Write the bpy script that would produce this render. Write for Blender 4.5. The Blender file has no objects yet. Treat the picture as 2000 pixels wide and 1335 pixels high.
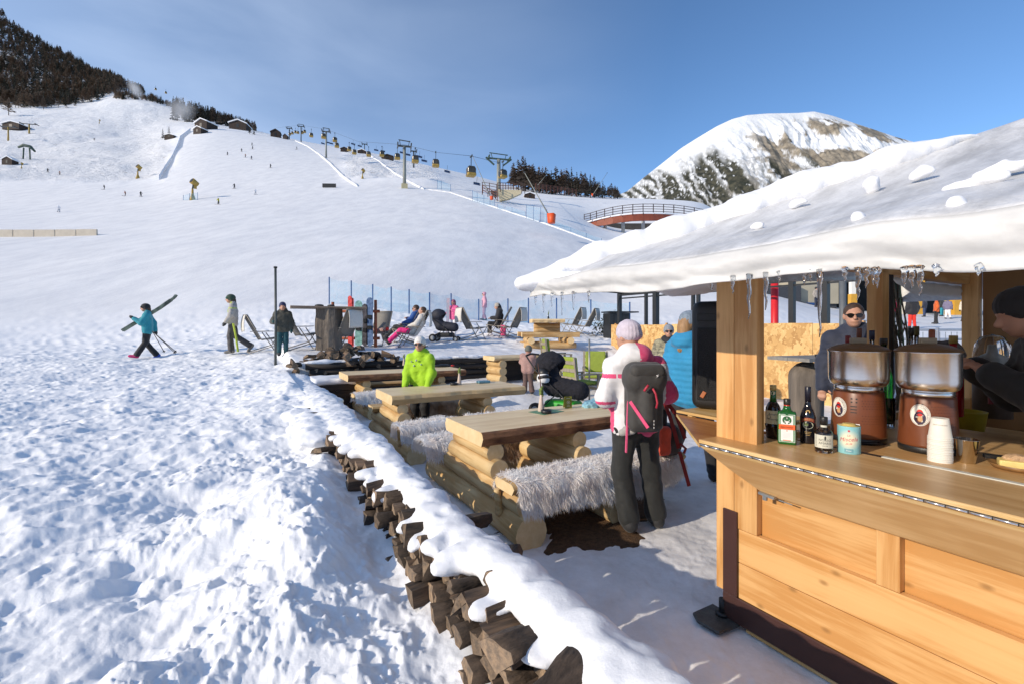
import bpy, math, random
import numpy as np
from mathutils import Vector, Matrix

R = random.Random(11)
sc = bpy.context.scene
COL = sc.collection
rad = math.radians

# ------------------------------------------------------------------ camera, sky, sun, exposure
HC, FPX = 1.6, 920.0
cam_d = bpy.data.cameras.new('camera')
cam_d.sensor_width = 36.0
cam_d.lens = 36.0 * FPX / 2000.0
cam_d.shift_y = -27.5 / 2000.0
cam_d.clip_start = 0.05
cam_d.clip_end = 9000.0
cam = bpy.data.objects.new('camera', cam_d)
cam.location = (0, 0, HC)
cam.rotation_euler = (rad(90), 0, 0)
COL.objects.link(cam)
sc.camera = cam

SUN_EL = rad(21.5)
SUN_AZ = rad(238.0)                     # clockwise from +Y: behind and to the left
sun_dir = Vector((math.sin(SUN_AZ) * math.cos(SUN_EL), math.cos(SUN_AZ) * math.cos(SUN_EL), math.sin(SUN_EL)))
sl = bpy.data.lights.new('sun', 'SUN')
sl.energy = 3.5
sl.angle = rad(0.55)
sl.color = (1.0, 0.87, 0.70)
so = bpy.data.objects.new('sun', sl)
so.rotation_euler = (-sun_dir).to_track_quat('-Z', 'Y').to_euler()
so.location = (-20, -15, 30)
COL.objects.link(so)

w = bpy.data.worlds.new('World')
sc.world = w
w.use_nodes = True
wn, wl = w.node_tree.nodes, w.node_tree.links
wn.clear()
wo = wn.new('ShaderNodeOutputWorld')
bg = wn.new('ShaderNodeBackground')
sky = wn.new('ShaderNodeTexSky')
sky.sky_type = 'NISHITA'
sky.sun_disc = False
sky.sun_elevation = SUN_EL
sky.sun_rotation = SUN_AZ
sky.altitude = 1800
sky.air_density = 1.0
sky.dust_density = 0.15
sky.ozone_density = 3.2
bg.inputs['Strength'].default_value = 0.15
# thin high cirrus veil: streaked noise on the sky direction
tc = wn.new('ShaderNodeTexCoord')
mp = wn.new('ShaderNodeMapping')
mp.inputs['Rotation'].default_value = (0.25, 0.35, 0.5)
mp.inputs['Scale'].default_value = (1.6, 1.6, 6.5)
nz = wn.new('ShaderNodeTexNoise')
nz.inputs['Scale'].default_value = 1.3
nz.inputs['Detail'].default_value = 6
nz.inputs['Roughness'].default_value = 0.5
nz.inputs['Distortion'].default_value = 0.4
vr = wn.new('ShaderNodeValToRGB')
vr.color_ramp.elements[0].position = 0.40
vr.color_ramp.elements[1].position = 1.0
sx = wn.new('ShaderNodeSeparateXYZ')
mr = wn.new('ShaderNodeMapRange')       # the veil thickens towards the west (left)
mr.inputs['From Min'].default_value = 0.28
mr.inputs['From Max'].default_value = -0.75
mr.inputs['To Min'].default_value = 0.0
mr.inputs['To Max'].default_value = 0.36
mu = wn.new('ShaderNodeMath'); mu.operation = 'MULTIPLY'
mx = wn.new('ShaderNodeMixRGB'); mx.blend_type = 'MIX'
mx.inputs['Color2'].default_value = (6.4, 7.4, 9.0, 1)
wl.new(tc.outputs['Generated'], mp.inputs['Vector'])
wl.new(mp.outputs['Vector'], nz.inputs['Vector'])
wl.new(nz.outputs['Fac'], vr.inputs['Fac'])
wl.new(tc.outputs['Generated'], sx.inputs['Vector'])
wl.new(sx.outputs['X'], mr.inputs['Value'])
ad = wn.new('ShaderNodeMath'); ad.operation = 'ADD'; ad.inputs[1].default_value = 0.62
wl.new(vr.outputs['Color'], ad.inputs[0])
wl.new(ad.outputs[0], mu.inputs[0])
wl.new(mr.outputs['Result'], mu.inputs[1])
wl.new(mu.outputs[0], mx.inputs['Fac'])
hsv = wn.new('ShaderNodeHueSaturation'); hsv.inputs['Saturation'].default_value = 1.07; hsv.inputs['Value'].default_value = 1.08
wl.new(sky.outputs['Color'], hsv.inputs['Color']); wl.new(hsv.outputs['Color'], mx.inputs['Color1'])
wl.new(mx.outputs['Color'], bg.inputs['Color'])
wl.new(bg.outputs['Background'], wo.inputs['Surface'])

sc.view_settings.view_transform = 'Standard'
sc.view_settings.look = 'None'
sc.view_settings.gamma = 1.0
sc.view_settings.use_curve_mapping = False
sc.view_settings.exposure = 0.2
sc.cycles.max_bounces = 7
sc.cycles.volume_bounces = 4
sc.cycles.transparent_max_bounces = 16
sc.cycles.use_denoising = True
sc.cycles.sample_clamp_indirect = 6

# ------------------------------------------------------------------ helpers
def smooth(e0, e1, x):
    t = np.clip((np.asarray(x, float) - e0) / (e1 - e0), 0, 1)
    return t * t * (3 - 2 * t)

def _h(ix, iy, iz, seed):
    with np.errstate(over='ignore'):
        h = (ix.astype(np.int64) * 374761393 + iy.astype(np.int64) * 668265263 + iz.astype(np.int64) * 1274126177 + seed * 974634541) & 0xffffffff
        h = ((h ^ (h >> 13)) * 1274126177) & 0xffffffff
        h = ((h ^ (h >> 16)) * 2246822519) & 0xffffffff
        h = h ^ (h >> 15)
    return (h & 0xffffff) / float(0xffffff)

def vnoise(x, y, z=None, seed=0):
    x = np.asarray(x, float); y = np.asarray(y, float)
    if z is None:
        ix, iy = np.floor(x), np.floor(y)
        fx, fy = x - ix, y - iy
        fx = fx * fx * fx * (fx * (fx * 6 - 15) + 10); fy = fy * fy * fy * (fy * (fy * 6 - 15) + 10)
        o = np.zeros(1)
        a, b = _h(ix, iy, o, seed), _h(ix + 1, iy, o, seed)
        c, d = _h(ix, iy + 1, o, seed), _h(ix + 1, iy + 1, o, seed)
        return 2 * ((a + (b - a) * fx) * (1 - fy) + (c + (d - c) * fx) * fy) - 1
    z = np.asarray(z, float)
    ix, iy, iz = np.floor(x), np.floor(y), np.floor(z)
    fx, fy, fz = x - ix, y - iy, z - iz
    fx = fx * fx * (3 - 2 * fx); fy = fy * fy * (3 - 2 * fy); fz = fz * fz * (3 - 2 * fz)
    r = 0
    for dx in (0, 1):
        wx = fx if dx else 1 - fx
        for dy in (0, 1):
            wy = fy if dy else 1 - fy
            for dz in (0, 1):
                wz = fz if dz else 1 - fz
                r = r + wx * wy * wz * _h(ix + dx, iy + dy, iz + dz, seed)
    return 2 * r - 1

def fbm(x, y, z=None, oc=4, seed=0, gain=0.5):
    s, a, f, t = 0, 1.0, 1.0, 0
    for i in range(oc):
        s = s + a * vnoise(x * f + 17.3 * i, y * f - 9.1 * i, None if z is None else z * f + 3.7 * i, seed + i)
        t += a; a *= gain; f *= 2.03
    return s / t

U = Vector((-0.5, math.sqrt(3) / 2, 0)); V = Vector((math.sqrt(3) / 2, 0.5, 0))
ROT = rad(30)
def S(b, a, z=0.0):                      # site frame (b to the right-back, a to the left-back) -> world
    return Vector((U.x * a + V.x * b, U.y * a + V.y * b, z))
def P(px, py, Y):
    return Vector(((px - 1000) / FPX * Y, Y, HC + (640 - py) / FPX * Y))

def finish(me, smooth_f=True):
    if smooth_f:
        me.polygons.foreach_set('use_smooth', np.ones(len(me.polygons), dtype=bool))
    me.update()

def np_mesh(name, verts, quads, mats=(), smooth_f=True, midx=None):
    verts = np.asarray(verts, np.float32); quads = np.asarray(quads, np.int32)
    me = bpy.data.meshes.new(name)
    n, k = quads.shape
    me.vertices.add(len(verts)); me.vertices.foreach_set('co', verts.ravel())
    me.loops.add(n * k); me.loops.foreach_set('vertex_index', quads.ravel())
    me.polygons.add(n)
    me.polygons.foreach_set('loop_start', np.arange(0, n * k, k, dtype=np.int32))
    try:
        me.polygons.foreach_set('loop_total', np.full(n, k, dtype=np.int32))
    except Exception:
        pass
    for m in mats: me.materials.append(m)
    if midx is not None: me.polygons.foreach_set('material_index', np.asarray(midx, np.int32))
    me.update(calc_edges=True)
    if smooth_f: finish(me)
    return me

def link(name, data, parent=None, loc=None, rz=None):
    o = bpy.data.objects.new(name, data)
    COL.objects.link(o)
    if parent is not None: o.parent = parent
    if loc is not None: o.location = loc
    if rz is not None: o.rotation_euler = (0, 0, rz)
    return o

def tag(o, label=None, cat=None, group=None, kind=None):
    if label: o['label'] = label
    if cat: o['category'] = cat
    if group: o['group'] = group
    if kind: o['kind'] = kind
    return o

def thing(name, label, cat, loc=(0, 0, 0), rz=0.0, group=None):
    return tag(link(name, None, None, loc, rz), label, cat, group)

def copy_tree(o, parent=None):
    c = o.copy(); COL.objects.link(c)
    if parent is not None: c.parent = parent
    for ch in [x for x in o.children]: copy_tree(ch, c)
    return c

class MB:
    def __init__(s): s.v, s.f, s.m, s.sm = [], [], [], []
    def add(s, vs, fs, m=0, sm=False):
        o = len(s.v); s.v.extend([tuple(v) for v in vs])
        for f in fs:
            s.f.append([i + o for i in f]); s.m.append(m); s.sm.append(sm)
        return s
    def box(s, c, d, rot=None, m=0, taper=1.0):
        x, y, z = d[0] / 2, d[1] / 2, d[2] / 2
        t = taper
        vs = [(-x, -y, -z), (x, -y, -z), (x, y, -z), (-x, y, -z), (-x * t, -y * t, z), (x * t, -y * t, z), (x * t, y * t, z), (-x * t, y * t, z)]
        M = rot if rot is not None else Matrix.Identity(3)
        vs = [M @ Vector(v) + Vector(c) for v in vs]
        return s.add(vs, [(0, 3, 2, 1), (4, 5, 6, 7), (0, 1, 5, 4), (1, 2, 6, 5), (2, 3, 7, 6), (3, 0, 4, 7)], m)
    def b2(s, lo, hi, m=0):
        return s.box([(a + b) / 2 for a, b in zip(lo, hi)], [abs(b - a) for a, b in zip(lo, hi)], m=m)
    def bar(s, p0, p1, wd, ht, m=0, up=(0, 0, 1)):
        p0, p1 = Vector(p0), Vector(p1); d = p1 - p0; L = d.length; d.normalize()
        u = Vector(up)
        if abs(d.dot(u)) > 0.97: u = Vector((0, 1, 0))
        x = d.cross(u).normalized(); z = x.cross(d)
        M = Matrix((x, d, z)).transposed()
        return s.box((p0 + p1) / 2, (wd, L, ht), M, m)
    def cyl(s, p0, p1, r0, r1=None, n=10, m=0, caps=True, sm=True):
        r1 = r0 if r1 is None else r1
        return s.tube([p0, p1], [r0, r1], n, m, caps, sm)
    def tube(s, pts, r, n=8, m=0, caps=True, sm=True, mcap=None):
        pts = [Vector(p) for p in pts]; k = len(pts)
        rs = [r] * k if isinstance(r, (int, float)) else list(r)
        vs, fs = [], []
        pd = None
        for i, p in enumerate(pts):
            d = (pts[min(i + 1, k - 1)] - pts[max(i - 1, 0)])
            d = d.normalized() if d.length > 1e-9 else Vector((0, 0, 1))
            if pd is None:
                a = Vector((0, 0, 1)) if abs(d.z) < 0.9 else Vector((1, 0, 0))
                x = d.cross(a).normalized()
            else:
                x = (x - d * x.dot(d)).normalized()
            y = d.cross(x); pd = d
            for j in range(n):
                t = 2 * math.pi * j / n
                vs.append(p + (x * math.cos(t) + y * math.sin(t)) * rs[i])
        for i in range(k - 1):
            for j in range(n):
                a, b = i * n + j, i * n + (j + 1) % n
                fs.append((a, b, b + n, a + n))
        s.add(vs, fs, m, sm)
        if caps:
            o = len(s.v) - len(vs)
            for idx in (list(range(n))[::-1], [(k - 1) * n + j for j in range(n)]):
                s.f.append([i + o for i in idx]); s.m.append(m if mcap is None else mcap); s.sm.append(False)
        return s
    def lathe(s, prof, c=(0, 0, 0), n=20, m=0, ms=None, sm=True, cap0=True, cap1=True):
        c = Vector(c); vs = []
        for (r, z) in prof:
            for j in range(n):
                t = 2 * math.pi * j / n
                vs.append((c.x + r * math.cos(t), c.y + r * math.sin(t), c.z + z))
        o = len(s.v); s.v.extend(vs)
        for i in range(len(prof) - 1):
            for j in range(n):
                a, b = i * n + j, i * n + (j + 1) % n
                s.f.append([o + a, o + b, o + b + n, o + a + n]); s.m.append(ms[i] if ms else m); s.sm.append(sm)
        if cap0: s.f.append([o + j for j in range(n)][::-1]); s.m.append(ms[0] if ms else m); s.sm.append(False)
        if cap1: s.f.append([o + (len(prof) - 1) * n + j for j in range(n)]); s.m.append(ms[-1] if ms else m); s.sm.append(False)
        return s
    def sph(s, c, r, nu=12, nv=8, m=0, rot=None, zmin=-1.0):
        c = Vector(c); r = (r, r, r) if isinstance(r, (int, float)) else r
        vs, fs = [], []
        p0 = math.asin(max(-1, zmin))
        for i in range(nv + 1):
            ph = p0 + (math.pi / 2 - p0) * i / nv
            for j in range(nu):
                t = 2 * math.pi * j / nu
                v = Vector((r[0] * math.cos(ph) * math.cos(t), r[1] * math.cos(ph) * math.sin(t), r[2] * math.sin(ph)))
                if rot is not None: v = rot @ v
                vs.append(c + v)
        for i in range(nv):
            for j in range(nu):
                a, b = i * nu + j, i * nu + (j + 1) % nu
                fs.append((a, b, b + nu, a + nu))
        return s.add(vs, fs, m, True)
    def prism(s, poly, z0, z1, m=0, axis='z'):
        n = len(poly)
        def mk(p, z):
            return {'z': (p[0], p[1], z), 'y': (p[0], z, p[1]), 'x': (z, p[0], p[1])}[axis]
        vs = [mk(p, z0) for p in poly] + [mk(p, z1) for p in poly]
        fs = [tuple(range(n))[::-1], tuple(range(n, 2 * n))] + [(i, (i + 1) % n, (i + 1) % n + n, i + n) for i in range(n)]
        return s.add(vs, fs, m)
    def np(s, vs, fs, m=0, sm=True):
        return s.add(vs, fs, m, sm)
    def mesh(s, name, mats):
        me = bpy.data.meshes.new(name)
        me.from_pydata(s.v, [], s.f)
        for m in (mats if isinstance(mats, (list, tuple)) else [mats]): me.materials.append(m)
        me.polygons.foreach_set('material_index', np.array(s.m, np.int32))
        me.polygons.foreach_set('use_smooth', np.array(s.sm, bool))
        me.update()
        return me
    def build(s, name, mats, parent=None, loc=None, rz=None, bev=0.0, seg=1):
        o = link(name, s.mesh(name, mats), parent, loc, rz)
        if bev: add_bevel(o, bev, seg)
        return o

def add_bevel(o, wd, seg=1):
    b = o.modifiers.new('bevel', 'BEVEL'); b.width = wd; b.segments = seg; b.limit_method = 'ANGLE'; b.angle_limit = rad(40)

# ------------------------------------------------------------------ implicit surfaces (snow, cloth, bodies)
def surface_nets(F, org, vox):
    sgn = F < 0
    nx, ny, nz_ = F.shape
    c = np.zeros((nx - 1, ny - 1, nz_ - 1), np.int8)
    for dx in (0, 1):
        for dy in (0, 1):
            for dz in (0, 1):
                c += sgn[dx:nx - 1 + dx, dy:ny - 1 + dy, dz:nz_ - 1 + dz]
    act = (c > 0) & (c < 8)
    ijk = np.argwhere(act)
    idx = -np.ones(act.shape, np.int64); idx[act] = np.arange(len(ijk))
    acc = np.zeros((len(ijk), 3)); cnt = np.zeros(len(ijk))
    I, J, K = ijk.T
    cor = [(0, 0, 0), (1, 0, 0), (0, 1, 0), (1, 1, 0), (0, 0, 1), (1, 0, 1), (0, 1, 1), (1, 1, 1)]
    ed = [(0, 1), (2, 3), (4, 5), (6, 7), (0, 2), (1, 3), (4, 6), (5, 7), (0, 4), (1, 5), (2, 6), (3, 7)]
    vals = [F[I + a, J + b, K + d] for a, b, d in cor]
    for p, q in ed:
        f0, f1 = vals[p], vals[q]
        mk = (f0 < 0) != (f1 < 0)
        t = np.where(mk, f0 / np.where(mk, f0 - f1, 1), 0)
        a, b = np.array(cor[p], float), np.array(cor[q], float)
        acc += mk[:, None] * (a + (b - a) * t[:, None]); cnt += mk
    vs = (ijk + acc / cnt[:, None]) * vox + org
    qs = []
    for ax in range(3):
        sl0 = [slice(None)] * 3; sl1 = [slice(None)] * 3
        sl0[ax] = slice(0, -1); sl1[ax] = slice(1, None)
        A, B = sgn[tuple(sl0)], sgn[tuple(sl1)]
        o1, o2 = (ax + 1) % 3, (ax + 2) % 3
        for flip in (0, 1):
            e = np.argwhere((A & ~B) if flip == 0 else (~A & B))
            e = e[(e[:, o1] > 0) & (e[:, o2] > 0) & (e[:, o1] < act.shape[o1]) & (e[:, o2] < act.shape[o2])]
            if not len(e): continue
            d1 = np.zeros(3, int); d1[o1] = 1; d2 = np.zeros(3, int); d2[o2] = 1
            g = lambda q: idx[q[:, 0], q[:, 1], q[:, 2]]
            q4 = np.stack([g(e - d1 - d2), g(e - d2), g(e), g(e - d1)], 1)
            if flip: q4 = q4[:, ::-1]
            qs.append(q4)
    q = np.concatenate(qs) if qs else np.zeros((0, 4), int)
    q = q[(q >= 0).all(1)]
    return vs, q

def sdf(prims, vox, k=0.02, disp=None, pad=0.05):
    """prims: ('c',p0,p1,r0,r1) tapered capsule | ('e',c,(rx,ry,rz),M) ellipsoid | ('b',c,(hx,hy,hz),M,r) rounded box | ('-', prim) carve"""
    lo = np.full(3, 1e9); hi = -lo
    bbs = []
    for p in prims:
        q = p[1] if p[0] == '-' else p
        if q[0] == 'c':
            a, b = np.array(q[1], float), np.array(q[2], float)
            l, h = np.minimum(a - q[3], b - q[4]), np.maximum(a + q[3], b + q[4])
        else:
            c = np.array(q[1], float); m = max(q[2]) * (1.75 if q[0] == 'b' else 1.0)
            l, h = c - m, c + m
            if q[3] is None: l, h = c - np.array(q[2]), c + np.array(q[2])
        bbs.append((l, h))
        if p[0] != '-': lo = np.minimum(lo, l); hi = np.maximum(hi, h)
    lo = lo - pad - 2 * vox; hi = hi + pad + 2 * vox
    n = np.ceil((hi - lo) / vox).astype(int) + 1
    F = np.full(n, 0.25)
    for p, (l, h) in zip(prims, bbs):
        neg = p[0] == '-'
        q = p[1] if neg else p
        e = 3 * k + 2 * vox
        i0 = np.clip(np.floor((l - e - lo) / vox).astype(int), 0, n - 1); i1 = np.clip(np.ceil((h + e - lo) / vox).astype(int) + 1, 1, n)
        if (i1 <= i0).any(): continue
        s_ = tuple(slice(a, b) for a, b in zip(i0, i1))
        ax = [lo[d] + vox * np.arange(i0[d], i1[d]) for d in range(3)]
        X, Y, Z = np.meshgrid(*ax, indexing='ij')
        if q[0] == 'c':
            a, b = np.array(q[1], float), np.array(q[2], float)
            ba = b - a; L2 = max(ba @ ba, 1e-12)
            t = np.clip(((X - a[0]) * ba[0] + (Y - a[1]) * ba[1] + (Z - a[2]) * ba[2]) / L2, 0, 1)
            d = np.sqrt((X - a[0] - t * ba[0]) ** 2 + (Y - a[1] - t * ba[1]) ** 2 + (Z - a[2] - t * ba[2]) ** 2) - (q[3] + (q[4] - q[3]) * t)
        else:
            c = q[1]; x, y, z = X - c[0], Y - c[1], Z - c[2]
            if q[3] is not None:
                M = np.array(q[3]).T
                x, y, z = M[0, 0] * x + M[0, 1] * y + M[0, 2] * z, M[1, 0] * x + M[1, 1] * y + M[1, 2] * z, M[2, 0] * x + M[2, 1] * y + M[2, 2] * z
            r = q[2]
            if q[0] == 'e':
                k0 = np.sqrt((x / r[0]) ** 2 + (y / r[1]) ** 2 + (z / r[2]) ** 2)
                k1 = np.sqrt((x / r[0] ** 2) ** 2 + (y / r[1] ** 2) ** 2 + (z / r[2] ** 2) ** 2)
                d = k0 * (k0 - 1) / np.maximum(k1, 1e-9)
            else:
                rr = q[4]
                qx, qy, qz = np.abs(x) - r[0] + rr, np.abs(y) - r[1] + rr, np.abs(z) - r[2] + rr
                d = np.sqrt(np.maximum(qx, 0) ** 2 + np.maximum(qy, 0) ** 2 + np.maximum(qz, 0) ** 2) + np.minimum(np.maximum(qx, np.maximum(qy, qz)), 0) - rr
        G = F[s_]
        if neg:
            hh = np.maximum(k * 0.6 - np.abs(G + d), 0) / (k * 0.6)
            F[s_] = np.maximum(G, -d) + hh * hh * k * 0.15
        else:
            hh = np.maximum(k - np.abs(G - d), 0) / k
            F[s_] = np.minimum(G, d) - hh * hh * k * 0.25
    if disp is not None:
        near = np.abs(F) < 0.12
        ii = np.argwhere(near)
        pp = ii * vox + lo
        F[near] -= disp(pp[:, 0], pp[:, 1], pp[:, 2])
    F[0], F[-1], F[:, 0], F[:, -1], F[:, :, 0], F[:, :, -1] = (0.2,) * 6
    return surface_nets(F, lo, vox)

def sdf_obj(name, prims, vox, mats, parent=None, k=0.02, disp=None, paint=None, loc=None, rz=None):
    vs, q = sdf(prims, vox, k, disp)
    mi = None
    if paint is not None:
        mi = paint(vs[q].mean(1))
    me = np_mesh(name, vs, q, mats if isinstance(mats, (list, tuple)) else [mats], True, mi)
    return link(name, me, parent, loc, rz)

# ------------------------------------------------------------------ materials
MATS = {}
def node_mat(name):
    m = bpy.data.materials.new(name); m.use_nodes = True
    n, l = m.node_tree.nodes, m.node_tree.links
    return m, n, l, n['Principled BSDF']

def mat(name, col, rough=0.6, var=0.12, scale=8.0, bump=0.0, bscale=None, metal=0.0, coord='Object', stretch=(1, 1, 1), spec=None, alpha=1.0, rnd=0.0, detail=4.0, col2=None, trans=0.0, bdist=0.01, sheen=0.0):
    if name in MATS: return MATS[name]
    m, n, l, p = node_mat(name)
    tc = n.new('ShaderNodeTexCoord'); mp = n.new('ShaderNodeMapping'); mp.inputs['Scale'].default_value = stretch
    nt = n.new('ShaderNodeTexNoise'); nt.inputs['Scale'].default_value = scale; nt.inputs['Detail'].default_value = detail
    nt.inputs['Roughness'].default_value = 0.6
    l.new(tc.outputs[coord], mp.inputs['Vector']); l.new(mp.outputs['Vector'], nt.inputs['Vector'])
    cr = n.new('ShaderNodeValToRGB')
    c2 = col2 if col2 is not None else tuple(min(1, c * (1 + var)) for c in col)
    c1 = tuple(c * (1 - var) for c in col) if col2 is None else col
    cr.color_ramp.elements[0].position = 0.3; cr.color_ramp.elements[1].position = 0.7
    cr.color_ramp.elements[0].color = (*c1, 1); cr.color_ramp.elements[1].color = (*c2, 1)
    l.new(nt.outputs['Fac'], cr.inputs['Fac'])
    out = cr.outputs['Color']
    if rnd:
        oi = n.new('ShaderNodeObjectInfo'); hs = n.new('ShaderNodeHueSaturation')
        m1 = n.new('ShaderNodeMapRange'); m1.inputs['To Min'].default_value = 1 - rnd; m1.inputs['To Max'].default_value = 1 + rnd
        l.new(oi.outputs['Random'], m1.inputs['Value']); l.new(m1.outputs['Result'], hs.inputs['Value'])
        l.new(out, hs.inputs['Color']); out = hs.outputs['Color']
    l.new(out, p.inputs['Base Color'])
    p.inputs['Roughness'].default_value = rough; p.inputs['Metallic'].default_value = metal
    if spec is not None: p.inputs['Specular IOR Level'].default_value = spec
    if trans: p.inputs['Transmission Weight'].default_value = trans
    if sheen: p.inputs['Sheen Weight'].default_value = sheen
    if alpha < 1: p.inputs['Alpha'].default_value = alpha
    if bump:
        nb = n.new('ShaderNodeTexNoise'); nb.inputs['Scale'].default_value = bscale or scale * 4; nb.inputs['Detail'].default_value = 5
        l.new(mp.outputs['Vector'], nb.inputs['Vector'])
        b = n.new('ShaderNodeBump'); b.inputs['Strength'].default_value = bump; b.inputs['Distance'].default_value = bdist
        l.new(nb.outputs['Fac'], b.inputs['Height']); l.new(b.outputs['Normal'], p.inputs['Normal'])
    MATS[name] = m
    return m

def wood(name, light, dark, axis='x', freq=14.0, rough=0.55, knots=0.6, bump=0.15, rnd=0.06, coat=0.0, flat_knots=False):
    """grain runs along the object's own axis"""
    if name in MATS: return MATS[name]
    m, n, l, p = node_mat(name)
    tc = n.new('ShaderNodeTexCoord'); mp = n.new('ShaderNodeMapping')
    st = {'x': (0.06, 1, 1), 'y': (1, 0.06, 1), 'z': (1, 1, 0.06)}[axis]
    mp.inputs['Scale'].default_value = st
    oi = n.new('ShaderNodeObjectInfo')
    vm = n.new('ShaderNodeVectorMath'); vm.operation = 'ADD'
    sc_ = n.new('ShaderNodeVectorMath'); sc_.operation = 'SCALE'; sc_.inputs[0].default_value = (3.1, 5.7, 4.3)
    l.new(oi.outputs['Random'], sc_.inputs['Scale'])
    l.new(tc.outputs['Object'], vm.inputs[0]); l.new(sc_.outputs['Vector'], vm.inputs[1])
    l.new(vm.outputs['Vector'], mp.inputs['Vector'])
    n1 = n.new('ShaderNodeTexNoise'); n1.inputs['Scale'].default_value = freq; n1.inputs['Detail'].default_value = 6; n1.inputs['Roughness'].default_value = 0.65; n1.inputs['Distortion'].default_value = 0.6
    l.new(mp.outputs['Vector'], n1.inputs['Vector'])
    n2 = n.new('ShaderNodeTexNoise'); n2.inputs['Scale'].default_value = freq * 5; n2.inputs['Detail'].default_value = 3
    l.new(mp.outputs['Vector'], n2.inputs['Vector'])
    n3 = n.new('ShaderNodeTexNoise'); n3.inputs['Scale'].default_value = 2.2; n3.inputs['Detail'].default_value = 3
    l.new(vm.outputs['Vector'], n3.inputs['Vector'])
    a1 = n.new('ShaderNodeMath'); a1.operation = 'MULTIPLY_ADD'; a1.inputs[1].default_value = 0.35
    l.new(n2.outputs['Fac'], a1.inputs[0]); l.new(n1.outputs['Fac'], a1.inputs[2])
    a2 = n.new('ShaderNodeMath'); a2.operation = 'MULTIPLY_ADD'; a2.inputs[1].default_value = 0.45
    l.new(n3.outputs['Fac'], a2.inputs[0]); l.new(a1.outputs[0], a2.inputs[2])
    cr = n.new('ShaderNodeValToRGB'); e = cr.color_ramp.elements
    e[0].position = 0.55; e[1].position = 1.15 if False else 1.0
    e[0].color = (*light, 1); e[1].color = (*dark, 1)
    mid = cr.color_ramp.elements.new(0.82); mid.color = (*[(a * 0.72 + b * 0.28) for a, b in zip(light, dark)], 1)
    l.new(a2.outputs[0], cr.inputs['Fac'])
    out = cr.outputs['Color']
    if knots:
        vo = n.new('ShaderNodeTexVoronoi'); vo.inputs['Scale'].default_value = 5.0
        if flat_knots:
            vo.voronoi_dimensions = '2D'; sx_ = n.new('ShaderNodeSeparateXYZ'); cx_ = n.new('ShaderNodeCombineXYZ'); m4 = n.new('ShaderNodeMath'); m4.operation = 'MULTIPLY'; m4.inputs[1].default_value = 0.55
            l.new(vm.outputs['Vector'], sx_.inputs['Vector']); al, ac = {'x': ('X', 'Z'), 'y': ('Y', 'Z'), 'z': ('Z', 'Y')}[axis]
            l.new(sx_.outputs[al], m4.inputs[0]); l.new(m4.outputs[0], cx_.inputs['X']); l.new(sx_.outputs[ac], cx_.inputs['Y']); l.new(cx_.outputs['Vector'], vo.inputs['Vector'])
        else:
            mk = n.new('ShaderNodeMapping'); mk.inputs['Scale'].default_value = {'x': (0.35, 1, 1), 'y': (1, 0.35, 1), 'z': (1, 1, 0.35)}[axis]
            l.new(vm.outputs['Vector'], mk.inputs['Vector']); l.new(mk.outputs['Vector'], vo.inputs['Vector'])
        kr = n.new('ShaderNodeMapRange'); kr.inputs['From Min'].default_value = 0.02; kr.inputs['From Max'].default_value = 0.075
        kr.inputs['To Min'].default_value = knots; kr.inputs['To Max'].default_value = 0.0
        l.new(vo.outputs['Distance'], kr.inputs['Value'])
        mx = n.new('ShaderNodeMixRGB'); mx.inputs['Color2'].default_value = (*[d * 0.55 for d in dark], 1)
        l.new(kr.outputs['Result'], mx.inputs['Fac']); l.new(out, mx.inputs['Color1']); out = mx.outputs['Color']
    if rnd:
        hs = n.new('ShaderNodeHueSaturation'); m1 = n.new('ShaderNodeMapRange'); m1.inputs['To Min'].default_value = 1 - rnd; m1.inputs['To Max'].default_value = 1 + rnd
        l.new(oi.outputs['Random'], m1.inputs['Value']); l.new(m1.outputs['Result'], hs.inputs['Value']); l.new(out, hs.inputs['Color']); out = hs.outputs['Color']
    l.new(out, p.inputs['Base Color'])
    p.inputs['Roughness'].default_value = rough
    if coat: p.inputs['Coat Weight'].default_value = coat; p.inputs['Coat Roughness'].default_value = 0.25
    b = n.new('ShaderNodeBump'); b.inputs['Strength'].default_value = bump; b.inputs['Distance'].default_value = 0.006
    l.new(a1.outputs[0], b.inputs['Height']); l.new(b.outputs['Normal'], p.inputs['Normal'])
    MATS[name] = m
    return m

def glass(name, col, rough=0.03, alpha=None):
    if name in MATS: return MATS[name]
    m, n, l, p = node_mat(name)
    nt = n.new('ShaderNodeTexNoise'); nt.inputs['Scale'].default_value = 20
    mr_ = n.new('ShaderNodeMapRange'); mr_.inputs['To Min'].default_value = rough * 0.6; mr_.inputs['To Max'].default_value = rough * 1.6
    l.new(nt.outputs['Fac'], mr_.inputs['Value']); l.new(mr_.outputs['Result'], p.inputs['Roughness'])
    p.inputs['Base Color'].default_value = (*col, 1); p.inputs['Transmission Weight'].default_value = 1.0; p.inputs['IOR'].default_value = 1.45
    MATS[name] = m
    return m

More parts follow.
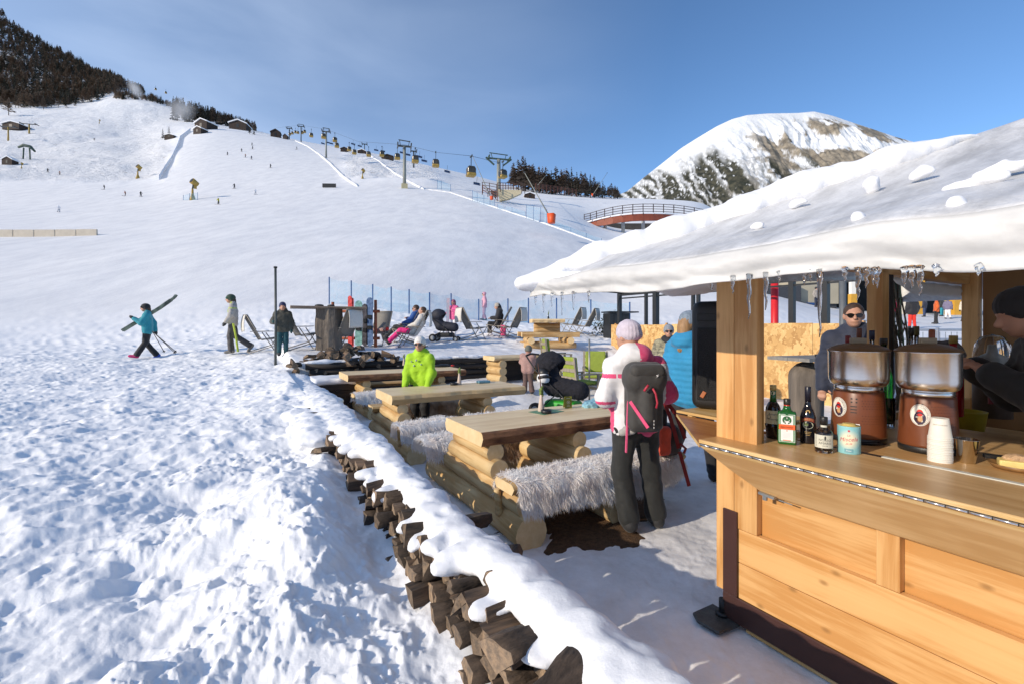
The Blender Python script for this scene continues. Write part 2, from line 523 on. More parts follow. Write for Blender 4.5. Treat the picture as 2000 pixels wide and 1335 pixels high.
def snow_mat(name, col=(0.86, 0.88, 0.91), bump=0.35, scales=(60, 9), sss=0.0, dist=0.012):
    if name in MATS: return MATS[name]
    m, n, l, p = node_mat(name)
    tc = n.new('ShaderNodeTexCoord')
    n1 = n.new('ShaderNodeTexNoise'); n1.inputs['Scale'].default_value = scales[0]; n1.inputs['Detail'].default_value = 6; n1.inputs['Roughness'].default_value = 0.7
    n2 = n.new('ShaderNodeTexNoise'); n2.inputs['Scale'].default_value = scales[1]; n2.inputs['Detail'].default_value = 5
    l.new(tc.outputs['Object'], n1.inputs['Vector']); l.new(tc.outputs['Object'], n2.inputs['Vector'])
    cr = n.new('ShaderNodeValToRGB'); e = cr.color_ramp.elements
    e[0].position = 0.3; e[1].position = 0.7; e[0].color = (*[c * 0.95 for c in col], 1); e[1].color = (*col, 1)
    l.new(n2.outputs['Fac'], cr.inputs['Fac']); l.new(cr.outputs['Color'], p.inputs['Base Color'])
    ad = n.new('ShaderNodeMath'); ad.operation = 'ADD'
    l.new(n1.outputs['Fac'], ad.inputs[0]); l.new(n2.outputs['Fac'], ad.inputs[1])
    b = n.new('ShaderNodeBump'); b.inputs['Strength'].default_value = bump; b.inputs['Distance'].default_value = dist
    l.new(ad.outputs[0], b.inputs['Height']); l.new(b.outputs['Normal'], p.inputs['Normal'])
    p.inputs['Roughness'].default_value = 0.65; p.inputs['Specular IOR Level'].default_value = 0.25
    if sss:
        p.inputs['Subsurface Weight'].default_value = sss; p.inputs['Subsurface Radius'].default_value = (0.02, 0.025, 0.03); p.inputs['Subsurface Scale'].default_value = 1.0
    MATS[name] = m
    return m
# ------------------------------------------------------------------ terrain: one snow sheet from the camera's feet to the far ridge
TY = np.array([13, 16, 20, 26, 33, 45, 65, 90, 120, 155, 200, 260, 330, 420, 600, 800, 1050], float)
TP = {
    -700: [704, 690, 670, 638, 598, 542, 480, 445, 418, 388, 340, 296, 258, 215, 180, 60, -10],
    0:   [704, 692, 672, 640, 600, 545, 482, 447, 421, 392, 345, 303, 266, 232, 203, 100, 40],
    150: [703, 690, 670, 636, 595, 540, 480, 445, 418, 389, 348, 308, 270, 238, 206, 158, 118],
    230: [702, 689, 668, 632, 592, 538, 478, 443, 415, 387, 349, 311, 276, 244, 188, 164, 164],
    290: [700, 687, 665, 628, 588, 535, 477, 441, 413, 384, 350, 312, 283, 252, 194, 193, 193],
    345: [696, 684, 660, 624, 584, 530, 474, 437, 408, 378, 335, 290, 262, 240, 210, 209, 209],
    400: [692, 680, 655, 620, 580, 526, 470, 433, 404, 372, 330, 287, 250, 243, 228, 228, 228],
    500: [690, 676, 648, 612, 576, 521, 467, 430, 400, 369, 330, 290, 261, 257, 256, 256, 256],
    570: [688, 674, 645, 608, 574, 518, 465, 428, 398, 367, 330, 295, 274, 272, 272, 272, 272],
    640: [686, 672, 642, 604, 571, 515, 463, 427, 397, 366, 333, 302, 288, 285, 285, 285, 285],
    700: [685, 670, 640, 602, 572, 514, 462, 426, 396, 366, 332, 307, 296, 293, 293, 293, 293],
    800: [685, 668, 640, 606, 580, 520, 464, 428, 399, 368, 340, 322, 315, 315, 315, 315, 315],
    900: [685, 667, 641, 618, 598, 530, 470, 432, 402, 375, 356, 345, 339, 338, 338, 338, 338],
    960: [685, 666, 642, 626, 606, 540, 478, 438, 409, 386, 368, 358, 352, 351, 351, 351, 351],
    1000: [685, 666, 642, 630, 612, 548, 486, 446, 418, 393, 379, 372, 368, 367, 366, 366, 366],
    1100: [690, 670, 648, 632, 616, 560, 502, 462, 434, 408, 389, 382, 380, 379, 379, 379, 379],
    1190: [700, 672, 652, 632, 612, 575, 520, 484, 464, 452, 397, 388, 387, 386, 386, 386, 386],
    1300: [712, 680, 652, 625, 600, 560, 525, 495, 470, 456, 400, 392, 391, 390, 390, 390, 390],
    1400: [718, 690, 655, 620, 590, 560, 540, 510, 480, 460, 410, 400, 395, 395, 395, 395, 395],
    1500: [720, 690, 655, 610, 582, 570, 568, 568, 568, 568, 568, 568, 566, 564, 562, 560, 560],
    1600: [722, 690, 660, 625, 606, 599, 598, 598, 598, 597, 595, 593, 590, 586, 580, 575, 570],
    1700: [722, 692, 662, 638, 624, 613, 610, 608, 606, 603, 600, 598, 595, 592, 588, 585, 580],
    1800: [722, 692, 664, 644, 630, 616, 611, 608, 606, 603, 600, 598, 595, 592, 588, 585, 580],
    2700: [722, 692, 664, 644, 630, 616, 611, 608, 606, 603, 600, 598, 595, 592, 588, 585, 580],
}
TX = np.array(sorted(TP)); TT = np.array([TP[k] for k in TX], float)
LTY = np.log(TY)

PXD = np.arange(-700, 2701, 6.0); LYD = np.linspace(LTY[0], LTY[-1], 260)
_t1 = np.stack([np.interp(LYD, LTY, row) for row in TT])
TD = np.stack([np.interp(PXD, TX, _t1[:, j]) for j in range(len(LYD))], 1)
def _blur(A, sg, ax):
    k = np.exp(-0.5 * (np.arange(-int(3 * sg), int(3 * sg) + 1) / sg) ** 2); k /= k.sum(); h = len(k) // 2
    pad = [(h, h) if i == ax else (0, 0) for i in (0, 1)]
    return np.apply_along_axis(lambda v: np.convolve(v, k, 'valid'), ax, np.pad(A, pad, 'edge'))
TD = _blur(_blur(TD, 5.0, 0), 3.0, 1)

def far_py(px, Yd):
    fx = np.clip((px - PXD[0]) / 6.0, 0, len(PXD) - 1.001); fy = np.clip((np.log(np.maximum(Yd, 1.0)) - LYD[0]) / (LYD[1] - LYD[0]), 0, len(LYD) - 1.001)
    i, j = fx.astype(int), fy.astype(int); fx = fx - i; fy = fy - j
    return (TD[i, j] * (1 - fx) + TD[i + 1, j] * fx) * (1 - fy) + (TD[i, j + 1] * (1 - fx) + TD[i + 1, j + 1] * fx) * fy

def footprints(x, y, cell, depth, seed, ang0=0.6, spread=0.9):
    cx, cy = np.floor(x / cell), np.floor(y / cell); o = np.zeros(1); out = np.zeros_like(x)
    for dx in (-1, 0, 1):
        for dy in (-1, 0, 1):
            ix, iy = cx + dx, cy + dy
            px = (ix + 0.15 + 0.7 * _h(ix, iy, o, seed)) * cell; py = (iy + 0.15 + 0.7 * _h(ix, iy, o, seed + 1)) * cell
            a = ang0 + spread * (_h(ix, iy, o, seed + 2) - 0.5) * 2; amp = 0.25 + 0.75 * _h(ix, iy, o, seed + 3)
            ux, uy = x - px, y - py
            c, s = np.cos(a), np.sin(a)
            e = np.sqrt(((ux * c + uy * s) / (cell * 0.40)) ** 2 + ((-ux * s + uy * c) / (cell * 0.23)) ** 2)
            out += amp * (-np.exp(-(e / 0.8) ** 4) + 0.42 * np.exp(-((e - 1.28) / 0.34) ** 2))
    return out * depth

def near_z(x, y):
    a = -0.5 * x + U.y * y; b = V.x * x + 0.5 * y
    yd = np.clip(y, -3, 15)
    left = 0.24 + 0.036 * (yd - 2) + 0.05 * smooth(-0.9, 0.3, b) * smooth(7, 2, a) + 0.20 * smooth(-0.9, 0.75, b) * smooth(4.2, 7.5, a)
    left = left + 0.14 * np.exp(-((b - 0.25) / 0.32) ** 2) * smooth(6.5, 3.5, a) * (0.5 + 0.5 * np.sin(a * 2.1 + 0.8)) - 0.02 * np.exp(-((b - 0.72) / 0.10) ** 2) * smooth(7, 4, a) - 0.03 * smooth(0.3, 0.8, b) * smooth(5, 3, a)
    floor = 0.33 * smooth(8.3, 9.3, a) * smooth(4.2, 5.0, b) * smooth(9.5, 8.0, b) + 0.24 * smooth(9.9, 10.7, a) * smooth(5.0, 4.2, b)
    upper = 0.86 + 0.06 * (a - 10.9)
    step = np.where(b < 6.1, smooth(10.86, 10.95, a), smooth(9.9, 11.2, a)) * smooth(12.0, 8.5, b)
    right = floor * (1 - step) + upper * step
    t = smooth(0.84, 1.05, b)
    return left * (1 - t) + right * t

def terrain_base(x, y):
    r = np.hypot(x, y); th = np.arctan2(x, y)
    tc_ = np.clip(th, -rad(61), rad(61))
    Yd = np.maximum(r * np.cos(tc_), 0.2); px = 1000 + FPX * np.tan(tc_)
    zf = HC + Yd * (640 - far_py(px, Yd)) / FPX
    t = smooth(12.0, 15.5, Yd)
    zn = near_z(x, y)
    return zn * (1 - t) + zf * t, a_b(x, y), px, Yd

def a_b(x, y): return -0.5 * x + U.y * y, V.x * x + 0.5 * y

def terrain(x, y):
    x = np.asarray(x, float); y = np.asarray(y, float)
    z, (a, b), px, Yd = terrain_base(x, y)
    # trodden and piled snow left of the firewood
    ml = smooth(0.86, 0.66, b) * smooth(26, 12, Yd) * smooth(15.5, 13.5, Yd)
    if (ml > 0).any():
        wx = x + 0.10 * fbm(x * 2.2, y * 2.2, oc=3, seed=5); wy = y + 0.10 * fbm(x * 2.2 + 9, y * 2.2, oc=3, seed=8)
        d = footprints(wx, wy, 0.44, 0.030, 21, 1.0, 0.8) + footprints(wx + 3.1, wy, 0.30, 0.020, 44, 0.5, 1.6) + footprints(wx + 1.1, wy + 7, 0.15, 0.008, 61, 0.5, 1.6)
        lump = 0.085 * fbm(x * 1.15, y * 1.15, oc=3, seed=3) + 0.022 * fbm(x * 4.2, y * 4.2, oc=3, seed=13) + 0.010 * fbm(x * 16, y * 16, oc=3, seed=15)
        soft = fbm(wx * 1.9, wy * 1.9, oc=3, seed=31, gain=0.45)
        mc = smooth(-1.9, -0.5, b) * smooth(0.55, 0.2, np.abs(b - 0.05) - 0.25) * smooth(7.5, 5.0, a)     # broken clods along the stack
        clod = np.maximum(fbm(wx * 7.5, wy * 7.5, oc=4, seed=71, gain=0.5), -0.05)
        crumb = np.maximum(fbm(x * 21, y * 21, oc=3, seed=73) - 0.05, 0) * smooth(-0.15, 0.35, fbm(x * 1.6, y * 1.6, oc=2, seed=75))
        z = z + ml * (0.82 * d * (1 - 0.45 * mc) + lump + mc * (0.13 * soft + 0.035 * clod) + 0.022 * crumb * (0.5 + mc))
    # trodden terrace floor
    mr_ = smooth(1.0, 1.2, b) * smooth(16, 12, Yd)
    z = z + mr_ * (0.016 * fbm(x * 4, y * 4, oc=4, seed=41) + 0.006 * fbm(x * 17, y * 17, oc=3, seed=43) + 0.03 * smooth(10.9, 12.5, a) * fbm(x * 2, y * 2, oc=4, seed=47))
    # loose bank between the upper terrace and the piste net, tracks on the piste
    mb_ = smooth(13, 15, Yd) * smooth(42, 28, Yd)
    z = z + mb_ * (0.09 * fbm(x * 0.9, y * 0.9, oc=5, seed=51) + footprints(x, y, 0.62, 0.05, 53, 0.2, 1.5)) * smooth(40, 18, Yd)
    mp_ = smooth(22, 40, Yd) * smooth(230, 150, Yd)
    wv = x * 0.9 + 4 * fbm(x * 0.06, y * 0.06, oc=3, seed=57)
    z = z + mp_ * (0.035 * fbm(wv * 0.55, y * 0.11, oc=5, seed=55) + 0.3 * fbm(x * 0.05, y * 0.04, oc=3, seed=59))
    # rough off-piste ground on the upper left and in the gully under the gondola
    mo = smooth(170, 215, Yd) * smooth(352, 315, px) + smooth(158, 185, Yd) * smooth(655, 700, px) * smooth(890, 830, px) * smooth(330, 260, Yd)
    z = z + mo * (3.2 * fbm(x * 0.03, y * 0.03, oc=6, seed=61, gain=0.55) + 1.6 * (1 - np.abs(fbm(x * 0.08, y * 0.06, oc=5, seed=63, gain=0.55))) - 1.0)
    return z

TH_IN = np.arctan((np.linspace(-120, 2120, 860) - 1000) / FPX)
TH = np.concatenate([np.linspace(-math.pi, TH_IN[0], 46)[:-1], TH_IN, np.linspace(TH_IN[-1], math.pi, 46)[1:]])
RR = np.concatenate([[0.02, 0.3, 0.7], np.exp(np.linspace(math.log(1.0), math.log(24), 600)), np.exp(np.linspace(math.log(24), math.log(1250), 235))[1:]])
TG, RG = np.meshgrid(TH, RR, indexing='ij')
GX, GY = RG * np.sin(TG), RG * np.cos(TG)
GZ = terrain(GX.ravel(), GY.ravel()).reshape(GX.shape)
GZ[0] = GZ[-1] = (GZ[0] + GZ[-1]) / 2
for _ in range(4):                       # soften the far control creases
    m_ = smooth(20, 40, RG[1:-1]) * 0.5
    GZ[1:-1] = GZ[1:-1] * (1 - m_) + m_ * 0.5 * (GZ[:-2] + GZ[2:])
_nt, _nr = GX.shape
_vi = np.arange(_nt * _nr).reshape(_nt, _nr)
_q = np.stack([_vi[:-1, :-1], _vi[:-1, 1:], _vi[1:, 1:], _vi[1:, :-1]], -1).reshape(-1, 4)[:, ::-1]
LRR = np.log(RR)

def gz(x, y):
    th = math.atan2(x, y); r = math.hypot(x, y)
    i = int(np.clip(np.searchsorted(TH, th) - 1, 0, _nt - 2)); j = int(np.clip(np.searchsorted(RR, r) - 1, 0, _nr - 2))
    ft = (th - TH[i]) / (TH[i + 1] - TH[i]); fr = (r - RR[j]) / (RR[j + 1] - RR[j])
    return float((GZ[i, j] * (1 - ft) + GZ[i + 1, j] * ft) * (1 - fr) + (GZ[i, j + 1] * (1 - ft) + GZ[i + 1, j + 1] * ft) * fr)
def G(px, Y, dz=0.0):
    x = (px - 1000) / FPX * Y
    return Vector((x, Y, gz(x, Y) + dz))
def hit(px, py, y0=12.5, y1=1000):
    """first point of the snow, walking away from the camera, that stands as high as row py"""
    Y = y0; last = None
    while Y < y1:
        x = (px - 1000) / FPX * Y; z = gz(x, Y)
        if 640 - (z - HC) / Y * FPX <= py: break
        Y *= 1.004
    x = (px - 1000) / FPX * Y
    return Vector((x, Y, gz(x, Y)))

# snow ground material: clean powder, trodden terrace, machine-packed piste
def ground_mat():
    m, n, l, p = node_mat('snow_ground')
    tc = n.new('ShaderNodeTexCoord')
    def noise(s, det, rough=0.6, stretch=None):
        t = n.new('ShaderNodeTexNoise'); t.inputs['Scale'].default_value = s; t.inputs['Detail'].default_value = det; t.inputs['Roughness'].default_value = rough
        if stretch:
            mp = n.new('ShaderNodeMapping'); mp.inputs['Scale'].default_value = stretch; mp.inputs['Rotation'].default_value = (0, 0, 0.25)
            l.new(tc.outputs['Object'], mp.inputs['Vector']); l.new(mp.outputs['Vector'], t.inputs['Vector'])
        else: l.new(tc.outputs['Object'], t.inputs['Vector'])
        return t
    at = n.new('ShaderNodeAttribute'); at.attribute_name = 'packed'
    sep = n.new('ShaderNodeSeparateColor'); l.new(at.outputs['Color'], sep.inputs['Color'])
    c0 = n.new('ShaderNodeValToRGB'); e = c0.color_ramp.elements
    e[0].color = (0.875, 0.885, 0.90, 1); e[1].color = (0.90, 0.905, 0.91, 1); e[0].position = 0.35; e[1].position = 0.65
    nA = noise(3.0, 5); l.new(nA.outputs['Fac'], c0.inputs['Fac'])
    c1 = n.new('ShaderNodeValToRGB'); e = c1.color_ramp.elements          # trodden, slightly dirty
    e[0].color = (0.66, 0.645, 0.64, 1); e[1].color = (0.84, 0.84, 0.85, 1); e[0].position = 0.3; e[1].position = 0.62
    nB = noise(2.4, 8, 0.7); l.new(nB.outputs['Fac'], c1.inputs['Fac'])
    c2 = n.new('ShaderNodeValToRGB'); e = c2.color_ramp.elements          # packed piste
    e[0].color = (0.71, 0.72, 0.74, 1); e[1].color = (0.83, 0.835, 0.84, 1); e[0].position = 0.36; e[1].position = 0.62
    nC = noise(0.35, 8, 0.7, (1.0, 0.22, 1.0)); l.new(nC.outputs['Fac'], c2.inputs['Fac'])
    m1 = n.new('ShaderNodeMixRGB'); m2 = n.new('ShaderNodeMixRGB')
    l.new(sep.outputs['Red'], m1.inputs['Fac']); l.new(c0.outputs['Color'], m1.inputs['Color1']); l.new(c1.outputs['Color'], m1.inputs['Color2'])
    nD = noise(0.22, 9, 0.75); tf = n.new('ShaderNodeMapRange'); tf.inputs['From Min'].default_value = 0.60; tf.inputs['From Max'].default_value = 0.70; l.new(nD.outputs['Fac'], tf.inputs['Value'])
    tm = n.new('ShaderNodeMath'); tm.operation = 'MULTIPLY'; l.new(tf.outputs['Result'], tm.inputs[0]); l.new(sep.outputs['Blue'], tm.inputs[1])
    m3 = n.new('ShaderNodeMixRGB'); l.new(tm.outputs[0], m3.inputs['Fac']); m3.inputs['Color2'].default_value = (0.30, 0.25, 0.19, 1)
    l.new(sep.outputs['Green'], m2.inputs['Fac']); l.new(m1.outputs['Color'], m2.inputs['Color1']); l.new(c2.outputs['Color'], m2.inputs['Color2'])
    l.new(m2.outputs['Color'], m3.inputs['Color1']); l.new(m3.outputs['Color'], p.inputs['Base Color'])
    nf = noise(70, 6, 0.75); nm = noise(11, 5, 0.6)
    ad = n.new('ShaderNodeMath'); ad.operation = 'MULTIPLY_ADD'; ad.inputs[1].default_value = 0.5
    l.new(nf.outputs['Fac'], ad.inputs[0]); l.new(nm.outputs['Fac'], ad.inputs[2])
    b = n.new('ShaderNodeBump'); b.inputs['Strength'].default_value = 0.4; b.inputs['Distance'].default_value = 0.015
    l.new(ad.outputs[0], b.inputs['Height'])
    nt = noise(1.1, 7, 0.7, (1.0, 0.18, 1.0))
    b2 = n.new('ShaderNodeBump'); b2.inputs['Distance'].default_value = 0.05
    l.new(sep.outputs['Green'], b2.inputs['Strength']); l.new(nt.outputs['Fac'], b2.inputs['Height']); l.new(b.outputs['Normal'], b2.inputs['Normal'])
    nr_ = noise(0.14, 8, 0.72); b3 = n.new('ShaderNodeBump'); b3.inputs['Distance'].default_value = 2.2; l.new(sep.outputs['Blue'], b3.inputs['Strength']); l.new(nr_.outputs['Fac'], b3.inputs['Height']); l.new(b2.outputs['Normal'], b3.inputs['Normal'])
    l.new(b3.outputs['Normal'], p.inputs['Normal'])
    p.inputs['Roughness'].default_value = 0.85; p.inputs['Specular IOR Level'].default_value = 0.12
    return m

_me = np_mesh('snow_ground', np.stack([GX, GY, GZ], -1).reshape(-1, 3), _q, [ground_mat()])
_x, _y = GX.ravel(), GY.ravel()
_a, _b = a_b(_x, _y); _r = np.hypot(_x, _y); _px = 1000 + FPX * np.tan(np.clip(TG, -1.07, 1.07)).ravel()
_Yd = _r * np.cos(np.clip(TG, -1.07, 1.07)).ravel()
_tr = smooth(1.1, 1.25, _b) * smooth(24, 15, _Yd)
_pk = smooth(20, 34, _Yd) * (1 - (smooth(175, 210, _Yd) * smooth(356, 318, _px) + smooth(160, 185, _Yd) * smooth(655, 690, _px) * smooth(880, 840, _px))) * smooth(420, 300, _Yd)
_bl = smooth(100, 140, _Yd) * smooth(930, 990, _px)
_pk = np.clip(_pk * (1 - 0.7 * _bl), 0, 1)
_ca = _me.color_attributes.new('packed', 'FLOAT_COLOR', 'POINT')
_ca.data.foreach_set('color', np.stack([_tr, np.maximum(_pk, 0.55 * smooth(100, 160, _Yd)), np.clip(smooth(150, 190, _Yd) - _pk, 0, 1) * smooth(960, 900, _px), _tr * 0 + 1], -1).astype(np.float32).ravel())
ground = link('snow_ground', _me); tag(ground, 'snow covered ground rising from the trodden terrace to the ski slope', None, None, 'structure')

# ------------------------------------------------------------------ the far mountain
def mountain_mat():
    m, n, l, p = node_mat('mountain')
    ats = n.new('ShaderNodeAttribute'); ats.attribute_name = 'cover'
    sep = n.new('ShaderNodeSeparateColor'); l.new(ats.outputs['Color'], sep.inputs['Color'])
    tc = n.new('ShaderNodeTexCoord')
    def noise(s, d=6, r=0.65):
        t = n.new('ShaderNodeTexNoise'); t.inputs['Scale'].default_value = s; t.inputs['Detail'].default_value = d; t.inputs['Roughness'].default_value = r
        l.new(tc.outputs['Object'], t.inputs['Vector']); return t
    rk = n.new('ShaderNodeValToRGB'); e = rk.color_ramp.elements; e[0].position = 0.35; e[1].position = 0.65
    e[0].color = (0.13, 0.115, 0.095, 1); e[1].color = (0.40, 0.345, 0.27, 1)
    l.new(noise(0.02).outputs['Fac'], rk.inputs['Fac'])
    mx = n.new('ShaderNodeMixRGB'); mx.inputs['Color1'].default_value = (0.76, 0.775, 0.80, 1)
    l.new(sep.outputs['Red'], mx.inputs['Fac']); l.new(rk.outputs['Color'], mx.inputs['Color2'])
    fr = n.new('ShaderNodeValToRGB'); e = fr.color_ramp.elements; e[0].position = 0.38; e[1].position = 0.62
    e[0].color = (0.03, 0.034, 0.028, 1); e[1].color = (0.09, 0.085, 0.06, 1)
    l.new(noise(0.05).outputs['Fac'], fr.inputs['Fac'])
    mx2 = n.new('ShaderNodeMixRGB'); l.new(sep.outputs['Green'], mx2.inputs['Fac']); l.new(mx.outputs['Color'], mx2.inputs['Color1']); l.new(fr.outputs['Color'], mx2.inputs['Color2'])
    l.new(mx2.outputs['Color'], p.inputs['Base Color']); p.inputs['Roughness'].default_value = 0.8; p.inputs['Specular IOR Level'].default_value = 0.1
    b = n.new('ShaderNodeBump'); b.inputs['Strength'].default_value = 0.7; b.inputs['Distance'].default_value = 14
    l.new(noise(0.012, 8).outputs['Fac'], b.inputs['Height']); l.new(b.outputs['Normal'], p.inputs['Normal'])
    return m

def build_mountain():
    D0 = 2600.0
    prof = np.array([(900, 420), (1080, 402), (1190, 388), (1225, 374), (1260, 345), (1290, 322), (1330, 290), (1360, 271), (1400, 247), (1430, 233), (1460, 225), (1500, 222), (1560, 221), (1590, 218), (1625, 226), (1660, 238), (1700, 251), (1750, 268), (1800, 282), (1870, 310), (1950, 345), (2100, 390), (2300, 430)], float)
    nx, ny = 760, 300
    X = np.linspace((900 - 1000) / FPX * D0, (2300 - 1000) / FPX * D0, nx)
    crest = np.interp(X, (prof[:, 0] - 1000) / FPX * D0, HC + (640 - prof[:, 1]) / FPX * D0)
    k = np.exp(-np.linspace(-2, 2, 9) ** 2); k /= k.sum()
    crest = np.convolve(np.pad(crest, 4, 'edge'), k, 'valid')
    t = np.concatenate([np.linspace(0, 1, 220), np.linspace(1, 1.8, 81)[1:]])
    TT_, XX = np.meshgrid(t, X, indexing='ij')
    YY = D0 - 1150 * (1 - TT_) ** 1.0
    base = 40.0
    s = np.where(TT_ <= 1, 0.30 * TT_ + 0.70 * TT_ ** 1.25, 1 - 0.6 * (TT_ - 1) ** 1.3)
    H_ = np.maximum(crest[None, :] - base, 0)
    Z = base + H_ * s
    # gullies run down from the crest
    wx_ = XX + 60 * fbm(XX * 0.004, YY * 0.004, oc=3, seed=83)
    gl = fbm(wx_ * 0.0085, YY * 0.0008, oc=4, seed=81, gain=0.55)
    hgt = H_ * s / H_.max()
    face = smooth(-260, 40, XX - (1150 + 420 * (hgt - 0.45)))          # the cliffs look right, the left shoulder is smooth snow
    env = smooth(0.02, 0.2, TT_) * smooth(1.0, 0.86, TT_) * np.clip(H_ / 300, 0, 1)
    rgd = 1 - np.abs(fbm(wx_ * 0.011, YY * 0.002 + Z * 0.0012, oc=5, seed=87, gain=0.6))
    Z = Z + env * (0.25 + 0.75 * face) * (46 * gl + 70 * (rgd - 0.75)) + env * 14 * fbm(XX * 0.02, YY * 0.02, oc=4, seed=85)
    n1 = fbm(XX * 0.009, Z * 0.006, oc=5, seed=91, gain=0.6); n2 = fbm(XX * 0.03, Z * 0.022, oc=4, seed=93, gain=0.6); n3 = fbm(XX * 0.11, Z * 0.06, oc=3, seed=94, gain=0.7)
    blk = fbm(XX * 0.0062 + 0.3 * n2, Z * 0.0075, oc=3, seed=97)
    rock = smooth(0.10, 0.26, blk + 0.32 * n2 + 0.16 * n3 + 0.45 * (rgd - 0.72) + 0.30 * np.exp(-((hgt - 0.74) / 0.15) ** 2) - 0.15) * face * smooth(0.40, 0.50, hgt) * smooth(0.99, 0.92, hgt + 0.03 * n2)
    rock = np.maximum(rock, 0.8 * smooth(0.22, 0.3, n2 + 0.5 * n1) * smooth(-120, 120, XX - (800 + 500 * (hgt - 0.4))) * smooth(0.42, 0.5, hgt) * smooth(0.62, 0.52, hgt))
    tl = 0.70 - 0.00010 * np.clip(XX - 900, -300, 900) - 0.00025 * np.clip(XX - 1450, 0, 900) + 0.09 * n1 + 0.10 * gl
    chute = smooth(0.30, 0.42, np.abs(fbm(wx_ * 0.013 + 0.2 * n2, YY * 0.001, oc=3, seed=99)) + 0.22)
    fst = smooth(0.05, -0.04, hgt - tl) * smooth(-0.46, -0.16, n3 + 0.3 * n2 + 0.3 * (chute - 0.6)) * (0.45 + 0.55 * chute)
    me = np_mesh('mountain', np.stack([XX, YY, Z], -1).reshape(-1, 3), None if False else np.stack([a for a in quad_idx(*XX.shape)], -1), [mountain_mat()])
    ca = me.color_attributes.new('cover', 'FLOAT_COLOR', 'POINT')
    ca.data.foreach_set('color', np.stack([rock, fst, rock * 0, rock * 0 + 1], -1).astype(np.float32).ravel())
    tag(link('mountain', me), 'round snowy mountain with brown cliffs and dark woods on its flank', None, None, 'structure')

def quad_idx(nr, nc):
    i = np.arange(nr * nc).reshape(nr, nc)
    return [i[:-1, :-1].ravel(), i[:-1, 1:].ravel(), i[1:, 1:].ravel(), i[1:, :-1].ravel()]
build_mountain()
# ------------------------------------------------------------------ palette
SNOW = snow_mat('snow_clean', (0.88, 0.89, 0.91), 0.3, (45, 7), 0.0)
PINE = wood('pine_board_y', (0.75, 0.445, 0.18), (0.57, 0.28, 0.085), 'y', 13, 0.45, 0.75, 0.12, 0.07, 0.15, True)
PINE_Z = wood('pine_board_z', (0.71, 0.42, 0.17), (0.50, 0.24, 0.07), 'z', 11, 0.5, 0.75, 0.12, 0.08, 0.1, True)
PINE_X = wood('pine_board_x', (0.68, 0.42, 0.18), (0.45, 0.21, 0.06), 'x', 11, 0.5, 0.75, 0.12, 0.08, 0.1)
PLY = wood('counter_ply', (0.70, 0.46, 0.22), (0.52, 0.30, 0.115), 'y', 7, 0.42, 0.25, 0.08, 0.05, 0.2)
PLYE = wood('ply_edge', (0.74, 0.53, 0.26), (0.55, 0.34, 0.12), 'y', 25, 0.6, 0.0, 0.1, 0.04)
LOGW = wood('log_wood_y', (0.74, 0.55, 0.28), (0.48, 0.29, 0.11), 'y', 9, 0.65, 0.7, 0.25, 0.1)
LOGX = wood('log_wood_x', (0.66, 0.47, 0.235), (0.42, 0.24, 0.085), 'x', 9, 0.62, 0.6, 0.2, 0.08)
LOGE = mat('log_end', (0.66, 0.46, 0.22), 0.7, col2=(0.78, 0.59, 0.33), scale=14, bump=0.2)
BARK = mat('bark_edge', (0.085, 0.035, 0.018), 0.85, col2=(0.34, 0.165, 0.075), scale=16, bump=0.8, bscale=40, stretch=(0.35, 1, 1))
BLACK = mat('black_metal', (0.012, 0.013, 0.014), 0.5, 0.2)
BPLAST = mat('black_plastic', (0.016, 0.016, 0.017), 0.42, 0.2, bump=0.1, bscale=300)
STEEL = mat('steel', (0.86, 0.85, 0.83), 0.24, 0.05, metal=1.0, stretch=(1, 1, 12), scale=14, bump=0.02)
GALV = mat('galvanised', (0.40, 0.42, 0.42), 0.45, 0.15, metal=0.8)
CREAM = mat('white_paper', (0.80, 0.77, 0.70), 0.6, 0.02)
WHITE = mat('white_paint', (0.80, 0.80, 0.79), 0.5, 0.03)
RED = mat('red_paint', (0.62, 0.03, 0.02), 0.5, 0.1)
DKTEXT = mat('dark_print', (0.02, 0.02, 0.022), 0.6, 0.05)

def text_mesh(s, size, wrapped=None, center=True, extr=0.0, tight=1.0):
    """flat lettering as triangles in (x, z); optionally rolled round a cylinder of radius wrapped (facing -y)"""
    cu = bpy.data.curves.new('lettering', 'FONT')
    cu.body = s; cu.size = size; cu.resolution_u = 2; cu.space_character = tight
    if center: cu.align_x = 'CENTER'; cu.align_y = 'CENTER'
    o = bpy.data.objects.new('lettering', cu); COL.objects.link(o)
    me = bpy.data.meshes.new_from_object(o.evaluated_get(bpy.context.evaluated_depsgraph_get()))
    vs = [Vector(v.co) for v in me.vertices]; fs = [tuple(p.vertices) for p in me.polygons]
    bpy.data.objects.remove(o); bpy.data.curves.remove(cu); bpy.data.meshes.remove(me)
    return [(v.x, 0.0, v.y) for v in vs], fs

def roll(vs, r, phi0=0.0):
    """bend flat (x,_,z) artwork round a vertical cylinder, centred on angle phi0 from -y"""
    return [(r * math.sin(v[0] / r + phi0), -r * math.cos(v[0] / r + phi0), v[2]) for v in vs]
def patch(w, h, z, nx=10):
    vs = [(-w / 2 + w * i / nx, 0, z + dz) for i in range(nx + 1) for dz in (-h / 2, h / 2)]
    return vs, [(2 * i, 2 * i + 2, 2 * i + 3, 2 * i + 1) for i in range(nx)]
def disc(r, x=0, z=0, n=24, r0=0.0, sx=1.0):
    vs = [(x + sx * r * math.cos(2 * math.pi * j / n), 0, z + r * math.sin(2 * math.pi * j / n)) for j in range(n)]
    if r0 <= 0: return vs, [tuple(range(n))]
    vs += [(x + sx * r0 * math.cos(2 * math.pi * j / n), 0, z + r0 * math.sin(2 * math.pi * j / n)) for j in range(n)]
    return vs, [(j, (j + 1) % n, n + (j + 1) % n, n + j) for j in range(n)]
